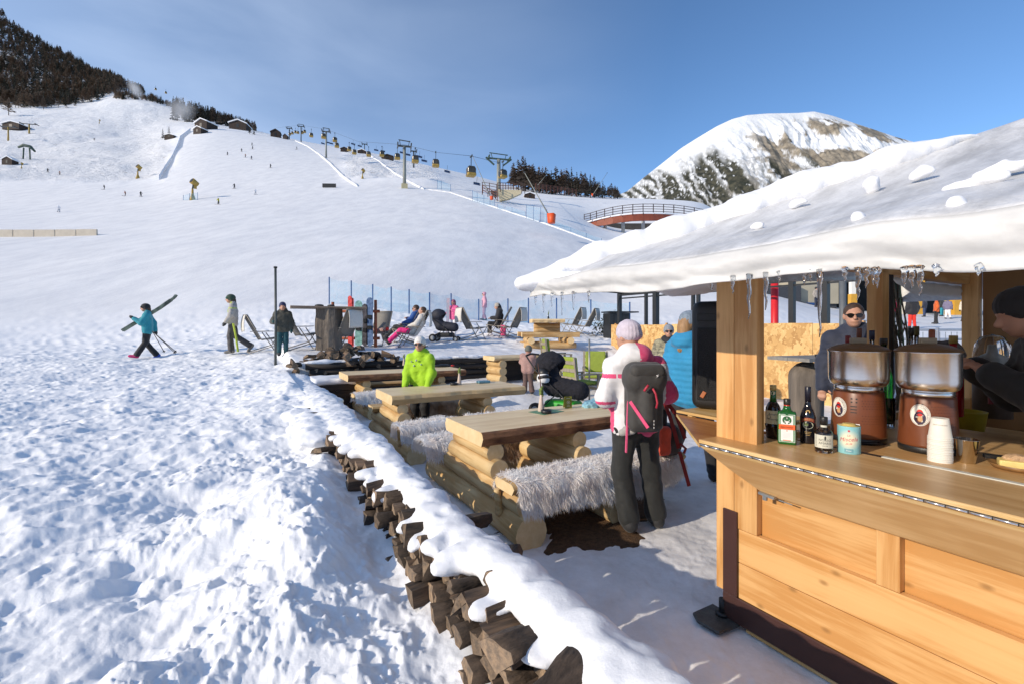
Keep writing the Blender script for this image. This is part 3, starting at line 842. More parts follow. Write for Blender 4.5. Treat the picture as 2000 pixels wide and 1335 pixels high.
def poly2(pts): return [(p[0], 0, p[1]) for p in pts], [tuple(range(len(pts)))]

# ------------------------------------------------------------------ the wooden bar hut (site frame: x = b, y = a)
B0 = (2.3, 1.6)
hut = thing('bar_hut', 'light pine bar hut with folding counter under a snowy canvas roof', 'bar hut', S(*B0), ROT)
def HP(mb, name, mats, bev=0.002, parent=None, label=None):
    o = mb.build(name, mats, parent or hut, (-B0[0], -B0[1], 0), bev=bev)
    if label: o['label'] = label
    return o
def boxpart(name, lo, hi, m, bev=0.002, parent=None):
    # own origin at the piece so that its grain is its own
    c = [(a + b) / 2 for a, b in zip(lo, hi)]
    o = MB().box((0, 0, 0), [b - a for a, b in zip(lo, hi)]).build(name, [m], parent or hut, (c[0] - B0[0], c[1] - B0[1], c[2]), bev=bev)
    return o
AR = -1.7
boxpart('plank', (2.30, AR, 0.354), (2.335, 1.57, 0.53), PINE)
boxpart('plank', (2.30, AR, 0.165), (2.335, 1.57, 0.351), PINE)
boxpart('post_board', (2.30, 1.598, 0.165), (2.345, 1.705, 1.86), PINE_Z)
boxpart('post_board', (2.30, 1.468, 0.532), (2.345, 1.596, 1.86), PINE_Z)
boxpart('post_back', (2.349, 1.49, 0.99), (2.40, 1.70, 1.86), PINE_Z)
for a0, a1 in ((0.862, 0.944), (0.17, 0.25), (-0.6, -0.52)):
    boxpart('stile', (2.301, a0, 0.532), (2.345, a1, 0.955), PINE_Z)
for a0, a1 in ((0.944, 1.468), (0.25, 0.862), (-0.52, 0.17), (AR, -0.6)):
    boxpart('panel', (2.347, a0 - 0.02, 0.50), (2.362, a1 + 0.02, 0.96), PINE, 0)
mb = MB(); mb.b2((2.285, AR, 0.03), (2.2985, 1.655, 0.166)); mb.b2((2.2852, 1.572, 0.166), (2.2985, 1.655, 0.62)); mb.b2((2.2987, 1.640, 0.03), (2.42, 1.6552, 0.62))
HP(mb, 'corner_trim', [mat('brown_sheet', (0.060, 0.026, 0.021), 0.42, 0.08, 5, bump=0.03)], 0.003)
boxpart('base_board', (2.288, AR, 0.012), (2.33, 1.52, 0.0285), PLYE)
boxpart('side_wall', (2.40, 1.60, 0.05), (5.66, 1.635, 0.975), PINE_X)
boxpart('floor_board', (2.36, AR, 0.05), (5.7, 1.598, 0.08), PLY)
# counter, hinge and hanging flap
boxpart('counter_board', (2.15, AR, 0.982), (2.583, 1.70, 1.0), PLY, 0.0015)
boxpart('counter_edge', (2.1475, AR, 0.982), (2.1498, 1.70, 0.9985), PLYE, 0)
boxpart('inner_counter', (2.618, AR, 0.978), (3.02, 1.45, 0.998), PLY)
boxpart('metal_strip', (2.585, AR, 0.985), (2.616, 1.04, 1.003), mat('white_strip', (0.62, 0.62, 0.56), 0.4, 0.06), 0.001)
boxpart('dark_strip', (2.585, 1.042, 0.985), (2.616, 1.25, 1.001), BPLAST, 0.001)
mb = MB(); a = 1.69
while a > AR:
    mb.cyl((2.146, a, 0.9745), (2.146, a - 0.057, 0.9745), 0.0048, n=6, m=0); mb.cyl((2.146, a - 0.057, 0.9745), (2.146, a - 0.06, 0.9745), 0.003, n=6, m=1); a -= 0.06
mb.b2((2.149, AR, 0.968), (2.16, 1.69, 0.9815), 1)
HP(mb, 'hinge', [STEEL, BLACK], 0)
mb = MB()
def flap_pt(a, t, off): # t 0 at the hinge, 1 at the foot; a board leaning back to the panels
    return (2.150 + 0.128 * t + off * 0.83, a, 0.967 - 0.195 * t - off * 0.55)
top = [(1.70, 0), (AR, 0), (AR, 1.0), (1.42, 1.0), (1.56, 0.55)]
vs = [flap_pt(a, t, 0) for a, t in top] + [flap_pt(a, t, 0.018) for a, t in top]
mb.add(vs, [(0, 1, 2, 3, 4), (9, 8, 7, 6, 5)] + [(i, (i + 1) % 5, (i + 1) % 5 + 5, i + 5) for i in range(5)])
HP(mb, 'counter_flap', [PLY], 0.001)
mb = MB(); vs = [flap_pt(a, t, -0.0015) for a, t in ((1.70, -0.0), (AR, 0.0), (AR, 0.085), (1.678, 0.085))]
mb.add(vs, [(0, 1, 2, 3)]); HP(mb, 'flap_edge', [PLYE], 0)
mb = MB(); mb.bar((2.262, 1.43, 0.775), (2.262, 1.35, 0.77), 0.02, 0.012); mb.bar((2.262, 1.40, 0.77), (2.262, 1.40, 0.745), 0.012, 0.02); mb.bar((2.27, 1.335, 0.765), (2.27, 1.27, 0.762), 0.006, 0.004)
HP(mb, 'latch', [GALV], 0)
# side shelf with the loudspeaker, and the folded corner board below it
boxpart('side_shelf', (2.77, 1.70, 0.982), (3.30, 2.39, 1.0), PLYE, 0.002)
mb = MB(); mb.prism([(2.155, 1.702), (2.775, 2.385), (2.775, 1.702)], 0.955, 0.972); HP(mb, 'corner_board', [wood('shaded_ply', (0.52, 0.235, 0.07), (0.36, 0.13, 0.03), 'y', 8, 0.4, 0.2, 0.05)], 0.001)  # counter ply in darker orange, the shade of this corner put into its colour
mb = MB(); mb.bar((2.158, 1.706, 0.964), (2.773, 2.389, 0.964), 0.004, 0.018); HP(mb, 'corner_board_edge', [PLYE], 0)
mb = MB(); mb.bar((2.8, 1.72, 0.55), (2.8, 2.30, 0.975), 0.03, 0.04); HP(mb, 'shelf_bracket', [PLYE])
# inside: posts, wall, beams, rolled canvas
boxpart('end_post', (4.0, 1.60, 0.1), (4.1, 1.70, 2.1), PINE_Z, 0.004)
boxpart('dark_post', (4.13, 1.61, 0.1), (4.20, 1.67, 2.1), BLACK, 0.004)
boxpart('corner_post', (5.66, 1.55, 0.1), (5.77, 1.66, 2.2), PINE_Z, 0.004)
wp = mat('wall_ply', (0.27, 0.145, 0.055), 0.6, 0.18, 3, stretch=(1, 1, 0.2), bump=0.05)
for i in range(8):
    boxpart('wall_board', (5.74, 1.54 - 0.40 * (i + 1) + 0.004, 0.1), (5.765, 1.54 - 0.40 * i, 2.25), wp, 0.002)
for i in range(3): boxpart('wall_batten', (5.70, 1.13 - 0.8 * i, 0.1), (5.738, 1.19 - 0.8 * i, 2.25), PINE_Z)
boxpart('head_beam', (3.5, 1.60, 1.99), (5.66, 1.68, 2.09), PINE_X, 0.003)
boxpart('eave_beam', (2.302, AR, 1.87), (2.36, 1.46, 1.96), PINE, 0.003)
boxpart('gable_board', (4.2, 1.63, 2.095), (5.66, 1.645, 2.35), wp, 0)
mb = MB(); pts = [(4.55 + 1.15 * t, 1.71, 1.93 + 0.10 * max(0, 1 - t * 3.2) ** 1.5) for t in np.linspace(0, 1, 14)]
mb.tube(pts, [0.055 + 0.006 * math.sin(i * 2.1) for i in range(14)], 10)
HP(mb, 'rolled_canvas', [mat('canvas_grey', (0.60, 0.59, 0.56), 0.5, 0.06)], 0)
boxpart('back_bench', (4.0, 0.2, 0.86), (4.6, 1.5, 0.90), PLY)
mb = MB()
for s in (0, 1): mb.bar((4.05, 1.45, 0.86), (4.5, 1.4 - s * 0.9, 0.1), 0.03, 0.05); mb.bar((4.5, 1.45, 0.86), (4.05, 1.4 - s * 0.9, 0.1), 0.03, 0.05)
HP(mb, 'trestle_legs', [BLACK])
# jack plate
jk = thing('jack_plate', 'dirty grey metal foot plate under the brown corner of the bar', 'foot plate', S(2.24, 1.66, 0.0), ROT)
MB().prism([(-0.10, -0.09), (0.06, -0.1), (0.1, -0.02), (0.1, 0.1), (-0.07, 0.1), (-0.11, 0.04)], 0.012, 0.03).build('plate', [mat('dirty_steel', (0.075, 0.078, 0.075), 0.5, 0.3, 30, metal=0.4, bump=0.3)], jk, bev=0.006)
MB().cyl((0.05, 0, 0.03), (0.05, 0, 0.12), 0.018).lathe([(0.035, 0.03), (0.035, 0.045), (0.02, 0.05)], (0.05, 0, 0)).build('spindle', [BLACK], jk)

# canvas roof
EB, EA, EZ, SLP, HALF = 1.55, 2.42, 1.885, 0.42, 2.4
CANV = None
def canvas_mat():
    m, n, l, p = node_mat('roof_canvas')
    tc = n.new('ShaderNodeTexCoord'); mp = n.new('ShaderNodeMapping'); mp.inputs['Scale'].default_value = (0.8, 2.2, 1); mp.inputs['Rotation'].default_value = (0, 0, 0.5)
    nt = n.new('ShaderNodeTexNoise'); nt.inputs['Scale'].default_value = 3; nt.inputs['Detail'].default_value = 8; nt.inputs['Roughness'].default_value = 0.7
    l.new(tc.outputs['Object'], mp.inputs['Vector']); l.new(mp.outputs['Vector'], nt.inputs['Vector'])
    cr = n.new('ShaderNodeValToRGB'); e = cr.color_ramp.elements; e[0].position = 0.35; e[1].position = 0.62
    e[0].color = (0.43, 0.43, 0.43, 1); e[1].color = (0.72, 0.725, 0.73, 1)
    l.new(nt.outputs['Fac'], cr.inputs['Fac']); l.new(cr.outputs['Color'], p.inputs['Base Color'])
    p.inputs['Roughness'].default_value = 0.42; p.inputs['Specular IOR Level'].default_value = 0.4
    n2 = n.new('ShaderNodeTexNoise'); n2.inputs['Scale'].default_value = 60; n2.inputs['Detail'].default_value = 4; l.new(tc.outputs['Object'], n2.inputs['Vector'])
    mu_ = n.new('ShaderNodeMath'); mu_.operation = 'ADD'; l.new(n2.outputs['Fac'], mu_.inputs[0]); l.new(nt.outputs['Fac'], mu_.inputs[1])
    b = n.new('ShaderNodeBump'); b.inputs['Strength'].default_value = 0.35; b.inputs['Distance'].default_value = 0.01
    l.new(mu_.outputs[0], b.inputs['Height']); l.new(b.outputs['Normal'], p.inputs['Normal'])
    return m
CANV = canvas_mat()
VAL = []
def roof_face(kind):
    na, nt = (200, 70)
    if kind == 'near':
        A = np.linspace(0, 1, na)[:, None] * np.ones((1, nt)); T = np.ones((na, 1)) * np.linspace(0, 1, nt)[None, :]
        t = HALF * T; hi = EA - t; aa = hi + (-2.4 - hi) * A; bb = EB + t
        z = EZ + SLP * t - 0.045 * np.sin(np.pi * T) * smooth(0, 0.15, A)
        z = z + 0.007 * np.sin(aa * 9 + 5 * fbm(aa * 1.1, bb * 1.1, oc=2, seed=3)) * smooth(0.35, 0.0, T) + 0.006 * fbm(aa * 5 + bb * 3, bb * 3, oc=4, seed=5) + 0.012 * smooth(0.2, 0.0, T)
        z = z + 0.010 * np.exp(-((t - 0.26 - 0.05 * np.sin(aa * 3)) / 0.035) ** 2)
        z = z - 0.015 * smooth(0.05, 0.0, T) ** 2
        # the valance hangs from the eave as a sheet of its own
        va = aa[:, :1]; vt = np.linspace(0, 1, 20)[None, :]
        drop = 0.108 + 0.012 * np.sin(va * 5) + 0.034 * smooth(1.9, -0.6, va)
        fold = 0.017 * np.sin(va * 14 + 4 * fbm(va * 1.7, va * 0 + 2, oc=3, seed=9)) * vt + 0.02 * np.sin(va * 4.2) * vt + 0.012 * fbm(va * 11 + vt * 2.5, vt * 2.2 + va * 1.5, oc=4, seed=19) * smooth(0, 0.3, vt)
        vb = EB - 0.020 * np.sin(np.pi * np.minimum(vt * 1.4, 1)) - 0.004 + fold
        vz = z[:, :1] - drop * vt ** 0.95 + 0.004 * (vt == 0)
        VAL.append((va + 0 * vt, vb + 0 * va, vz))
    elif kind == 'end':
        S_ = np.linspace(0, 1, 80)[:, None] * np.ones((1, 40)); T = np.ones((80, 1)) * np.linspace(0, 1, 40)[None, :]
        t = HALF * T; bb = (EB + t) * (1 - S_) + (EB + 2 * HALF - t) * S_; aa = EA - t + 0 * S_
        z = EZ + SLP * t + 0.055 * S_ * 2 * HALF * (1 - T) + 0.03 * smooth(0, 0.06, S_) * (1 - T)
        dr = np.linspace(0.05, 0, 5)[None, :-1]
        aa = np.concatenate([aa[:, :1] + 0 * dr, aa], 1); bb = np.concatenate([bb[:, :1] + 0 * dr, bb], 1); z = np.concatenate([z[:, :1] - dr, z], 1)
    else:
        A = np.linspace(0, 1, 60)[:, None] * np.ones((1, 30)); T = np.ones((60, 1)) * np.linspace(0, 1, 30)[None, :]
        t = HALF * T; hi = EA - t; aa = hi + (-2.4 - hi) * A; bb = EB + 2 * HALF - t; z = EZ + SLP * t
    return aa, bb, z
rv, rq, off = [], [], 0
for kd in ('near', 'end', 'far'):
    aa, bb, z = roof_face(kd)
    q = np.stack(quad_idx(*aa.shape), -1)
    rv.append(np.stack([bb - B0[0], aa - B0[1], z], -1).reshape(-1, 3)); rq.append(q + off); off += aa.size
rm = np_mesh('roof_canvas', np.concatenate(rv), np.concatenate(rq), [CANV])
_a, _b, _z = VAL[0]; vo_ = link('valance', np_mesh('valance', np.stack([_b - B0[0], _a - B0[1], _z], -1).reshape(-1, 3), np.stack(quad_idx(*_a.shape), -1), [mat('valance_canvas', (0.60, 0.595, 0.575), 0.5, 0.09, 7, bump=0.25, bscale=26)]), hut)
_s = vo_.modifiers.new('thickness', 'SOLIDIFY'); _s.thickness = 0.004; _s.offset = 0
ro = link('roof', rm, hut); sol = ro.modifiers.new('thickness', 'SOLIDIFY'); sol.thickness = 0.006; sol.offset = 0
# snow lying on the end slope and hip
def sitexyz(b, a, z): return tuple(S(b, a, z))
prims = []
for i in range(30):
    t = -0.04 + 2.2 * i / 29
    r = (0.085 + 0.03 * R.random()) * (0.55 + 0.45 * float(smooth(0.0, 0.35, t))) * float(smooth(1.75, 0.9, t)) + 0.02
    if t > 1.5: continue
    prims.append(('e', (EB + t + 0.02 - 0.03 * R.random(), EA - t - 0.02, EZ + SLP * t + 0.005), (0.085, 0.11, r * 0.75), None))
    if t < 0.36: continue
    prims.append(('e', (EB + t + 0.25, EA - t + 0.14, EZ + SLP * (t - 0.14) - 0.06 - 0.05 * float(smooth(0.8, 1.6, t))), (0.26, 0.20, 0.10), None))
    prims.append(('e', (EB + t + 0.6, EA - t + 0.15, EZ + SLP * (t - 0.15) - 0.07 - 0.05 * float(smooth(0.8, 1.6, t))), (0.4, 0.2, 0.10), None))
for (t, r) in ((0.10, 0.06), (0.18, 0.055), (0.35, 0.045), (0.52, 0.05), (0.58, 0.04), (0.80, 0.055), (0.92, 0.05), (1.25, 0.04)):
    prims.append(('e', (EB + t + 0.0, EA - t - 0.06 - 0.04 * R.random(), EZ + SLP * t + 0.02), (r, r * 1.3, r * 0.6), None))
for i in range(4): prims.append(('e', (EB + 0.03, EA - 0.08 - 0.1 * i, EZ - 0.012), (0.05, 0.10, 0.045), None))
vs, q = sdf(prims, 0.022, 0.05, lambda x, y, z: 0.030 * fbm(x * 4, y * 4, z * 4, oc=3, seed=7) + 0.012 * fbm(x * 16, y * 16, z * 16, oc=2, seed=9))
o = link('roof_snow', np_mesh('roof_snow', vs, q, [SNOW]), None, (0, 0, 0), ROT); tag(o, 'thick snow lying along the hip of the canvas roof', None, None, 'stuff')
prims = []
def roofz(b): return EZ + SLP * (b - EB)
def roof_pt(px, py):          # where a sight line meets the near roof slope
    dx, dz = (px - 1000) / FPX, (640 - py) / FPX
    k = V.x * dx + 0.5
    Yd = (EZ - SLP * EB - HC) / (dz - SLP * k)
    return V.x * dx * Yd + 0.5 * Yd, -0.5 * dx * Yd + U.y * Yd
for px, py, w_, l_, h_ in ((1800, 338, 0.045, 0.13, 0.03), (1704, 362, 0.05, 0.07, 0.035), (1868, 403, 0.035, 0.06, 0.03), (1681, 434, 0.03, 0.05, 0.025), (1905, 355, 0.04, 0.22, 0.02), (1960, 330, 0.05, 0.2, 0.02), (1620, 352, 0.03, 0.1, 0.02), (1560, 395, 0.03, 0.12, 0.018), (1480, 440, 0.03, 0.1, 0.02)):
    b, a = roof_pt(px, py); prims.append(('e', (b, a, roofz(b) - 0.002), (w_ * 0.62, l_ * 0.36, h_ * 0.95), None))
vs, q = sdf(prims, 0.008, 0.01, lambda x, y, z: 0.022 * fbm(x * 18, y * 18, z * 18, oc=4, seed=17))
o = link('roof_snow', np_mesh('roof_snow', vs, q, [SNOW]), None, (0, 0, 0), ROT); tag(o, 'small loose clumps of snow scattered on the bare canvas slope', None, None, 'stuff')

ICE = glass('ice', (0.93, 0.96, 0.98), 0.08)
ici = [(1046, 0.05), (1062, 0.10), (1078, 0.07), (1098, 0.12), (1120, 0.09), (1150, 0.05), (1390, 0.04), (1431, 0.055), (1463, 0.15), (1496, 0.12), (1522, 0.03), (1571, 0.04), (1583, 0.03), (1601, 0.20), (1650, 0.03), (1676, 0.085), (1692, 0.05), (1706, 0.04), (1713, 0.05), (1766, 0.045), (1781, 0.05), (1797, 0.07), (1829, 0.02), (1911, 0.02)]
for i, (px, L) in enumerate(ici):
    k = (px - 1000) / FPX; Yd = (EB - 0.012) / (V.x * k + 0.5); b = EB - 0.012; a = -0.5 * k * Yd + U.y * Yd
    zt = EZ - 0.108 - 0.012 * math.sin(a * 5) - 0.034 * smooth(1.9, -0.6, a)
    mb = MB(); n = 7
    mb.tube([(0.002 * math.sin(j * 2.2 + i), 0.002 * math.cos(j * 1.7), 0.008 - (L + 0.008) * j / n) for j in range(n + 1)], [0.008 * (1 - j / n) ** 0.8 * (1 + 0.2 * math.sin(j * 2 + i)) + 0.0012 for j in range(n + 1)], 7)
    o = mb.build('icicle', [ICE], None, S(b, a, zt), 0)
    special = {1601: 'longest icicle, hanging free between the hut post and the man in sunglasses', 1463: 'long icicle hanging in front of the pine post', 1496: 'icicle just right of the pine post', 1676: 'crooked icicle left of the dark brown inner post'}
    tag(o, special.get(px, 'short clear icicle on the edge of the canvas roof'), 'icicle', 'icicles along the eave')

# ------------------------------------------------------------------ loudspeaker
sp = thing('loudspeaker', 'tall black party loudspeaker standing on the side shelf of the bar', 'loudspeaker', P(1404, 808, 3.40), rad(58))
sp.location.z = 1.0
SPM = mat('speaker_case', (0.014, 0.0145, 0.016), 0.5, 0.15, 30, bump=0.1, bscale=400)
vs, q = sdf([('b', (0.16, 0, 0.40), (0.16, 0.195, 0.395), None, 0.06)], 0.012, 0.01)
link('case', np_mesh('case', vs, q, [SPM]), sp)
mb = MB(); mb.b2((-0.006, -0.15, 0.07), (0.01, 0.15, 0.60)); 
mb.build('grille', [mat('speaker_grille', (0.02, 0.021, 0.023), 0.45, 0.3, 160, metal=0.3, bump=1.0, bscale=220)], sp, bev=0.02, seg=3)
mb = MB()
for j in range(7): mb.b2((-0.009, -0.155 + 0.0, 0.50 - j * 0.018), (-0.0065, 0.02 - (j % 2) * 0.03, 0.507 - j * 0.018))
mb.build('slot', [BLACK], sp)
MB().box((-0.011, 0.105, 0.115), (0.008, 0.028, 0.05), Matrix.Rotation(0.5, 3, 'X')).build('badge', [mat('orange_badge', (0.40, 0.13, 0.045), 0.4, 0.05)], sp, bev=0.004, seg=2)
MB().b2((-0.009, -0.15, 0.65), (-0.003, 0.15, 0.70)).build('control_panel', [BLACK], sp, bev=0.002)

# ------------------------------------------------------------------ chocolate warmers
BROWN = mat('brown_enamel', (0.17, 0.052, 0.020), 0.35, 0.1, 6)
LIDM = mat('lid_brown', (0.16, 0.085, 0.032), 0.38, 0.08, 6)
def counter_pt(px, py, z=1.0):
    Yd = (HC - z) * FPX / (py - 640); return Vector(((px - 1000) / FPX * Yd, Yd, z))
def warmer(label, base_px, base_py, scale, face, sticker):
    scale = Vector(scale)
    c = counter_pt(base_px, base_py); dirc = Vector((c.x, c.y, 0)).normalized()
    loc = c + dirc * 0.145 * scale.x; loc.z = 0.998
    t = thing('chocolate_warmer', label, 'chocolate warmer', loc, face)
    n = 40
    MB().lathe([(0.150, 0.0), (0.152, 0.022), (0.146, 0.034)], n=n).build('foot', [BPLAST], t)
    MB().lathe([(0.150, 0.030), (0.152, 0.040), (0.146, 0.15), (0.138, 0.262), (0.134, 0.272)], n=n).build('body', [BROWN], t)
    MB().lathe([(0.131, 0.268), (0.132, 0.300)], n=n).build('neck', [STEEL], t)
    MB().lathe([(0.128, 0.296), (0.150, 0.306), (0.161, 0.325), (0.164, 0.345), (0.166, 0.478), (0.170, 0.482), (0.170, 0.487)], n=48).build('bowl', [STEEL], t)
    ld = MB().lathe([(0.173, 0.4855), (0.173, 0.490), (0.150, 0.503), (0.110, 0.516), (0.06, 0.524), (0.0, 0.526)], n=n, cap1=False).build('lid', [LIDM], t)
    MB().b2((-0.042, -0.028, 0.520), (0.042, 0.028, 0.553)).build('lid_block', [mat('lid_grip', (0.33, 0.27, 0.185), 0.5, 0.05)], ld, bev=0.004)
    mb = MB()
    for zc, rows in ((0.228, 4), (0.15, 4)):
        for r_ in range(rows):
            for j in range(11 - (r_ if zc < 0.2 else 0)):
                x = -0.02 + j * 0.0155 + (r_ % 2) * 0.0077; z = zc - r_ * 0.0135; rr = 0.1475 - (z - 0.15) * 0.075 * (z > 0.15)
                vs, fs = disc(0.0023, x, z, 6); mb.add(roll(vs, rr + 0.0008), fs)
    for k_ in range(3): vs, fs = patch(0.034, 0.0045, 0.196 - k_ * 0.016, 3); mb.add(roll([(v[0] - 0.065, 0, v[2]) for v in vs], 0.1455), fs)
    for k_ in range(4): vs, fs = patch(0.009, 0.007, 0.236 - (k_ // 2) * 0.018, 2); mb.add(roll([(v[0] - 0.075 + 0.026 * (k_ % 2), 0, v[2]) for v in vs], 0.1425), fs)
    mb.build('vent_holes', [BLACK], t)['kind'] = 'stuff'
    # round sticker with ring lettering and a figure of a cup
    st = MB(); ph = sticker
    def put(vs, fs, m, lift): st.add(roll([(v[0], 0, v[2]) for v in vs], 0.147 + lift, ph), fs, m)
    zc = 0.185
    put(*disc(0.052, 0, zc, 28), 0, 0.001); put(*disc(0.049, 0, zc, 28, 0.0475), 2, 0.0016)
    put(*disc(0.017, 0, zc + 0.010, 18), 1, 0.0018)
    put(*disc(0.030, 0, zc - 0.014, 20, 0.022), 2, 0.0022); put(*disc(0.013, 0.002, zc - 0.018, 16), 3, 0.0024)
    put(*poly2([(0.012, zc - 0.002), (0.030, zc - 0.004), (0.026, zc - 0.03), (0.016, zc - 0.036)]), 2, 0.0026)
    word = 'CIOCCOLATIAMO'
    for i_, ch in enumerate(word):
        v0, f0 = text_mesh(ch, 0.013); an = rad(78 - i_ * 13)
        put([(v[0] * math.sin(an) + v[2] * math.cos(an) + 0.039 * math.cos(an), 0, -v[0] * math.cos(an) + v[2] * math.sin(an) + 0.039 * math.sin(an) + zc) for v in v0], f0, 2, 0.002)
    st.build('sticker', [CREAM, RED, mat('navy_print', (0.03, 0.02, 0.06), 0.5, 0.05), mat('tan_print', (0.6, 0.36, 0.18), 0.5, 0.05)], t)
    mb = MB(); vs, fs = patch(0.062, 0.038, 0.088, 6); mb.add(roll([(v[0] + 0.0, 0, v[2]) for v in vs], 0.1505, ph + 0.62), fs)
    for i_ in range(3): vs, fs = patch(0.04, 0.003, 0.096 - i_ * 0.008, 4); mb.add(roll(vs, 0.1509, ph + 0.62), fs, 1)
    mb.build('rating_label', [WHITE, mat('grey_print', (0.35, 0.35, 0.38), 0.6, 0.02)], t)
    MB().tube([(0.06, -0.13, 0.02), (0.09, -0.155, 0.012), (0.03, -0.165, 0.014), (-0.02, -0.155, 0.01)], 0.005, 6).build('cable', [BPLAST], t)
    t.scale = scale
    return t
warmer('brown hot chocolate warmer with perforated front between the bottles and the other warmer', 1676, 866, (0.82, 0.82, 0.99), rad(-20), -1.05)
warmer('brown hot chocolate warmer with round white sticker behind the paper cups', 1812, 886, (0.77, 0.77, 1.0), rad(-32), -0.42)

# ------------------------------------------------------------------ bottles, can, cups, shaker, snack on the counter
GRN = glass('green_glass', (0.02, 0.32, 0.06)); DKG = mat('dark_bottle', (0.022, 0.010, 0.008), 0.07, 0.1, spec=0.6); BLG = mat('black_bottle', (0.008, 0.008, 0.013), 0.1, 0.1, spec=0.6)
CLR = glass('clear_glass', (0.92, 0.95, 0.95))
LIQ = mat('dark_liqueur', (0.02, 0.008, 0.005), 0.1, 0.1, spec=0.6)
def at_counter(px, py, back=0.04, z=1.0):
    c = counter_pt(px, py, z); d = Vector((c.x, c.y, 0)).normalized(); return c + d * back, math.atan2(-c.x, c.y)

loc, fz = at_counter(1510, 857, 0.038)
t = thing('bottle', 'dark round liqueur bottle with cream label and green neck at the left end', 'bottle', loc, fz)
MB().lathe([(0.030, 0.0), (0.033, 0.006), (0.038, 0.06), (0.041, 0.065), (0.041, 0.075), (0.037, 0.08), (0.037, 0.155), (0.036, 0.165), (0.028, 0.185), (0.018, 0.20)], n=24).build('glass_body', [DKG], t)
MB().lathe([(0.018, 0.199), (0.015, 0.225), (0.015, 0.275)], n=20).build('neck', [mat('green_bottle_neck', (0.02, 0.13, 0.03), 0.08, 0.1, spec=0.6)], t)
MB().lathe([(0.0165, 0.262), (0.0165, 0.288), (0.014, 0.290)], n=18).build('cap', [mat('gold_cap', (0.62, 0.45, 0.16), 0.4, 0.1)], t)
mb = MB(); vs, fs = patch(0.085, 0.072, 0.118, 12); mb.add(roll(vs, 0.0376), fs, 0)
for tx, sz, z in (('Amaro', 0.016, 0.135), ('Montenegro', 0.0135, 0.108)):
    v0, f0 = text_mesh(tx, sz); mb.add(roll([(v[0], 0, v[2] + z) for v in v0], 0.038), f0, 1)
vs, fs = disc(0.011, 0, 0.12, 14, 0.009); mb.add(roll([(v[0] - 0.022, 0, v[2]) for v in vs], 0.0379), fs, 1)
mb.build('label', [mat('cream_label', (0.78, 0.70, 0.44), 0.55, 0.04), DKTEXT], t)
mb = MB(); vs, fs = disc(0.011, 0, 0.247, 14); mb.add(roll(vs, 0.0158), fs); mb.build('neck_label', [MATS['cream_label']], t)

loc, fz = at_counter(1537, 868, 0.03)
t = thing('bottle', 'square green herbal liqueur bottle with white and orange label', 'bottle', loc, fz)
prims = [('b', (0, 0, 0.085), (0.042, 0.027, 0.085), None, 0.010), ('c', (0, 0, 0.165), (0, 0, 0.188), 0.025, 0.015), ('c', (0, 0, 0.17), (0, 0, 0.212), 0.0135, 0.0125)]
vs, q = sdf(prims, 0.0035, 0.012); link('glass_body', np_mesh('glass_body', vs, q, [mat('green_bottle', (0.012, 0.115, 0.022), 0.07, 0.3, 8, spec=0.6)]), t)
MB().lathe([(0.015, 0.203), (0.016, 0.206), (0.016, 0.232), (0.014, 0.234)], n=18).build('cap', [mat('black_cap', (0.02, 0.018, 0.014), 0.35, 0.1)], t)
MB().lathe([(0.0152, 0.197), (0.0155, 0.203)], n=18).build('seal_ring', [RED], t)
mb = MB(); y = -0.0283
def flat(vs, dy): return [(v[0], y - dy, v[2]) for v in vs]
GL = mat('label_green', (0.03, 0.22, 0.07), 0.5, 0.05)
vs, fs = patch(0.072, 0.142, 0.086, 1); mb.add(flat(vs, 0), fs, 0)
vs, fs = patch(0.068, 0.138, 0.086, 1); mb.add(flat(vs, 0.0004), fs, 3)
vs, fs = patch(0.056, 0.130, 0.086, 1); mb.add(flat(vs, 0.0008), fs, 0)
vs, fs = patch(0.0722, 0.026, 0.092, 1); mb.add(flat(vs, 0.0013), fs, 2)
vs, fs = disc(0.0205, 0, 0.128, 26); mb.add(flat(vs, 0.0013), fs, 1)
# stag's head with antlers and a cross above it
for pts in ([(-0.004, 0.108), (0.004, 0.108), (0.006, 0.121), (0.0, 0.124), (-0.006, 0.121)],):
    vs, fs = poly2(pts); mb.add(flat(vs, 0.0018), fs, 0)
for s_ in (-1, 1):
    for p0, p1, wd in (((0.004, 0.121), (0.012, 0.128), 0.0016), ((0.012, 0.128), (0.013, 0.139), 0.0014), ((0.008, 0.1245), (0.007, 0.134), 0.0012), ((0.012, 0.129), (0.017, 0.132), 0.0012), ((0.006, 0.119), (0.011, 0.117), 0.002)):
        d = Vector((p1[0] - p0[0], p1[1] - p0[1])); nn = Vector((-d.y, d.x)).normalized() * wd
        vs, fs = poly2([(s_ * (p0[0] + nn.x), p0[1] + nn.y), (s_ * (p0[0] - nn.x), p0[1] - nn.y), (s_ * (p1[0] - nn.x), p1[1] - nn.y), (s_ * (p1[0] + nn.x), p1[1] + nn.y)]); mb.add(flat(vs, 0.0018), fs, 3 if wd < 0.0015 else 0)
for w_, h_ in ((0.0016, 0.010), (0.007, 0.0016)): vs, fs = patch(w_, h_, 0.138, 1); mb.add(flat(vs, 0.0018), fs, 0)
v0, f0 = text_mesh('J\u00e4germeister', 0.0125, tight=0.92); mb.add(flat([(v[0], 0, v[2] + 0.092) for v in v0], 0.0019), f0, 4)
vs, fs = patch(0.036, 0.0035, 0.024, 1); mb.add(flat(vs, 0.0013), fs, 2)
vs, fs = disc(0.003, 0, 0.073, 10); mb.add(flat(vs, 0.0013), fs, 2)
for k_ in range(5): vs, fs = patch(0.036 - 0.004 * (k_ % 2), 0.0012, 0.062 - k_ * 0.006, 1); mb.add(flat(vs, 0.0013), fs, 5)
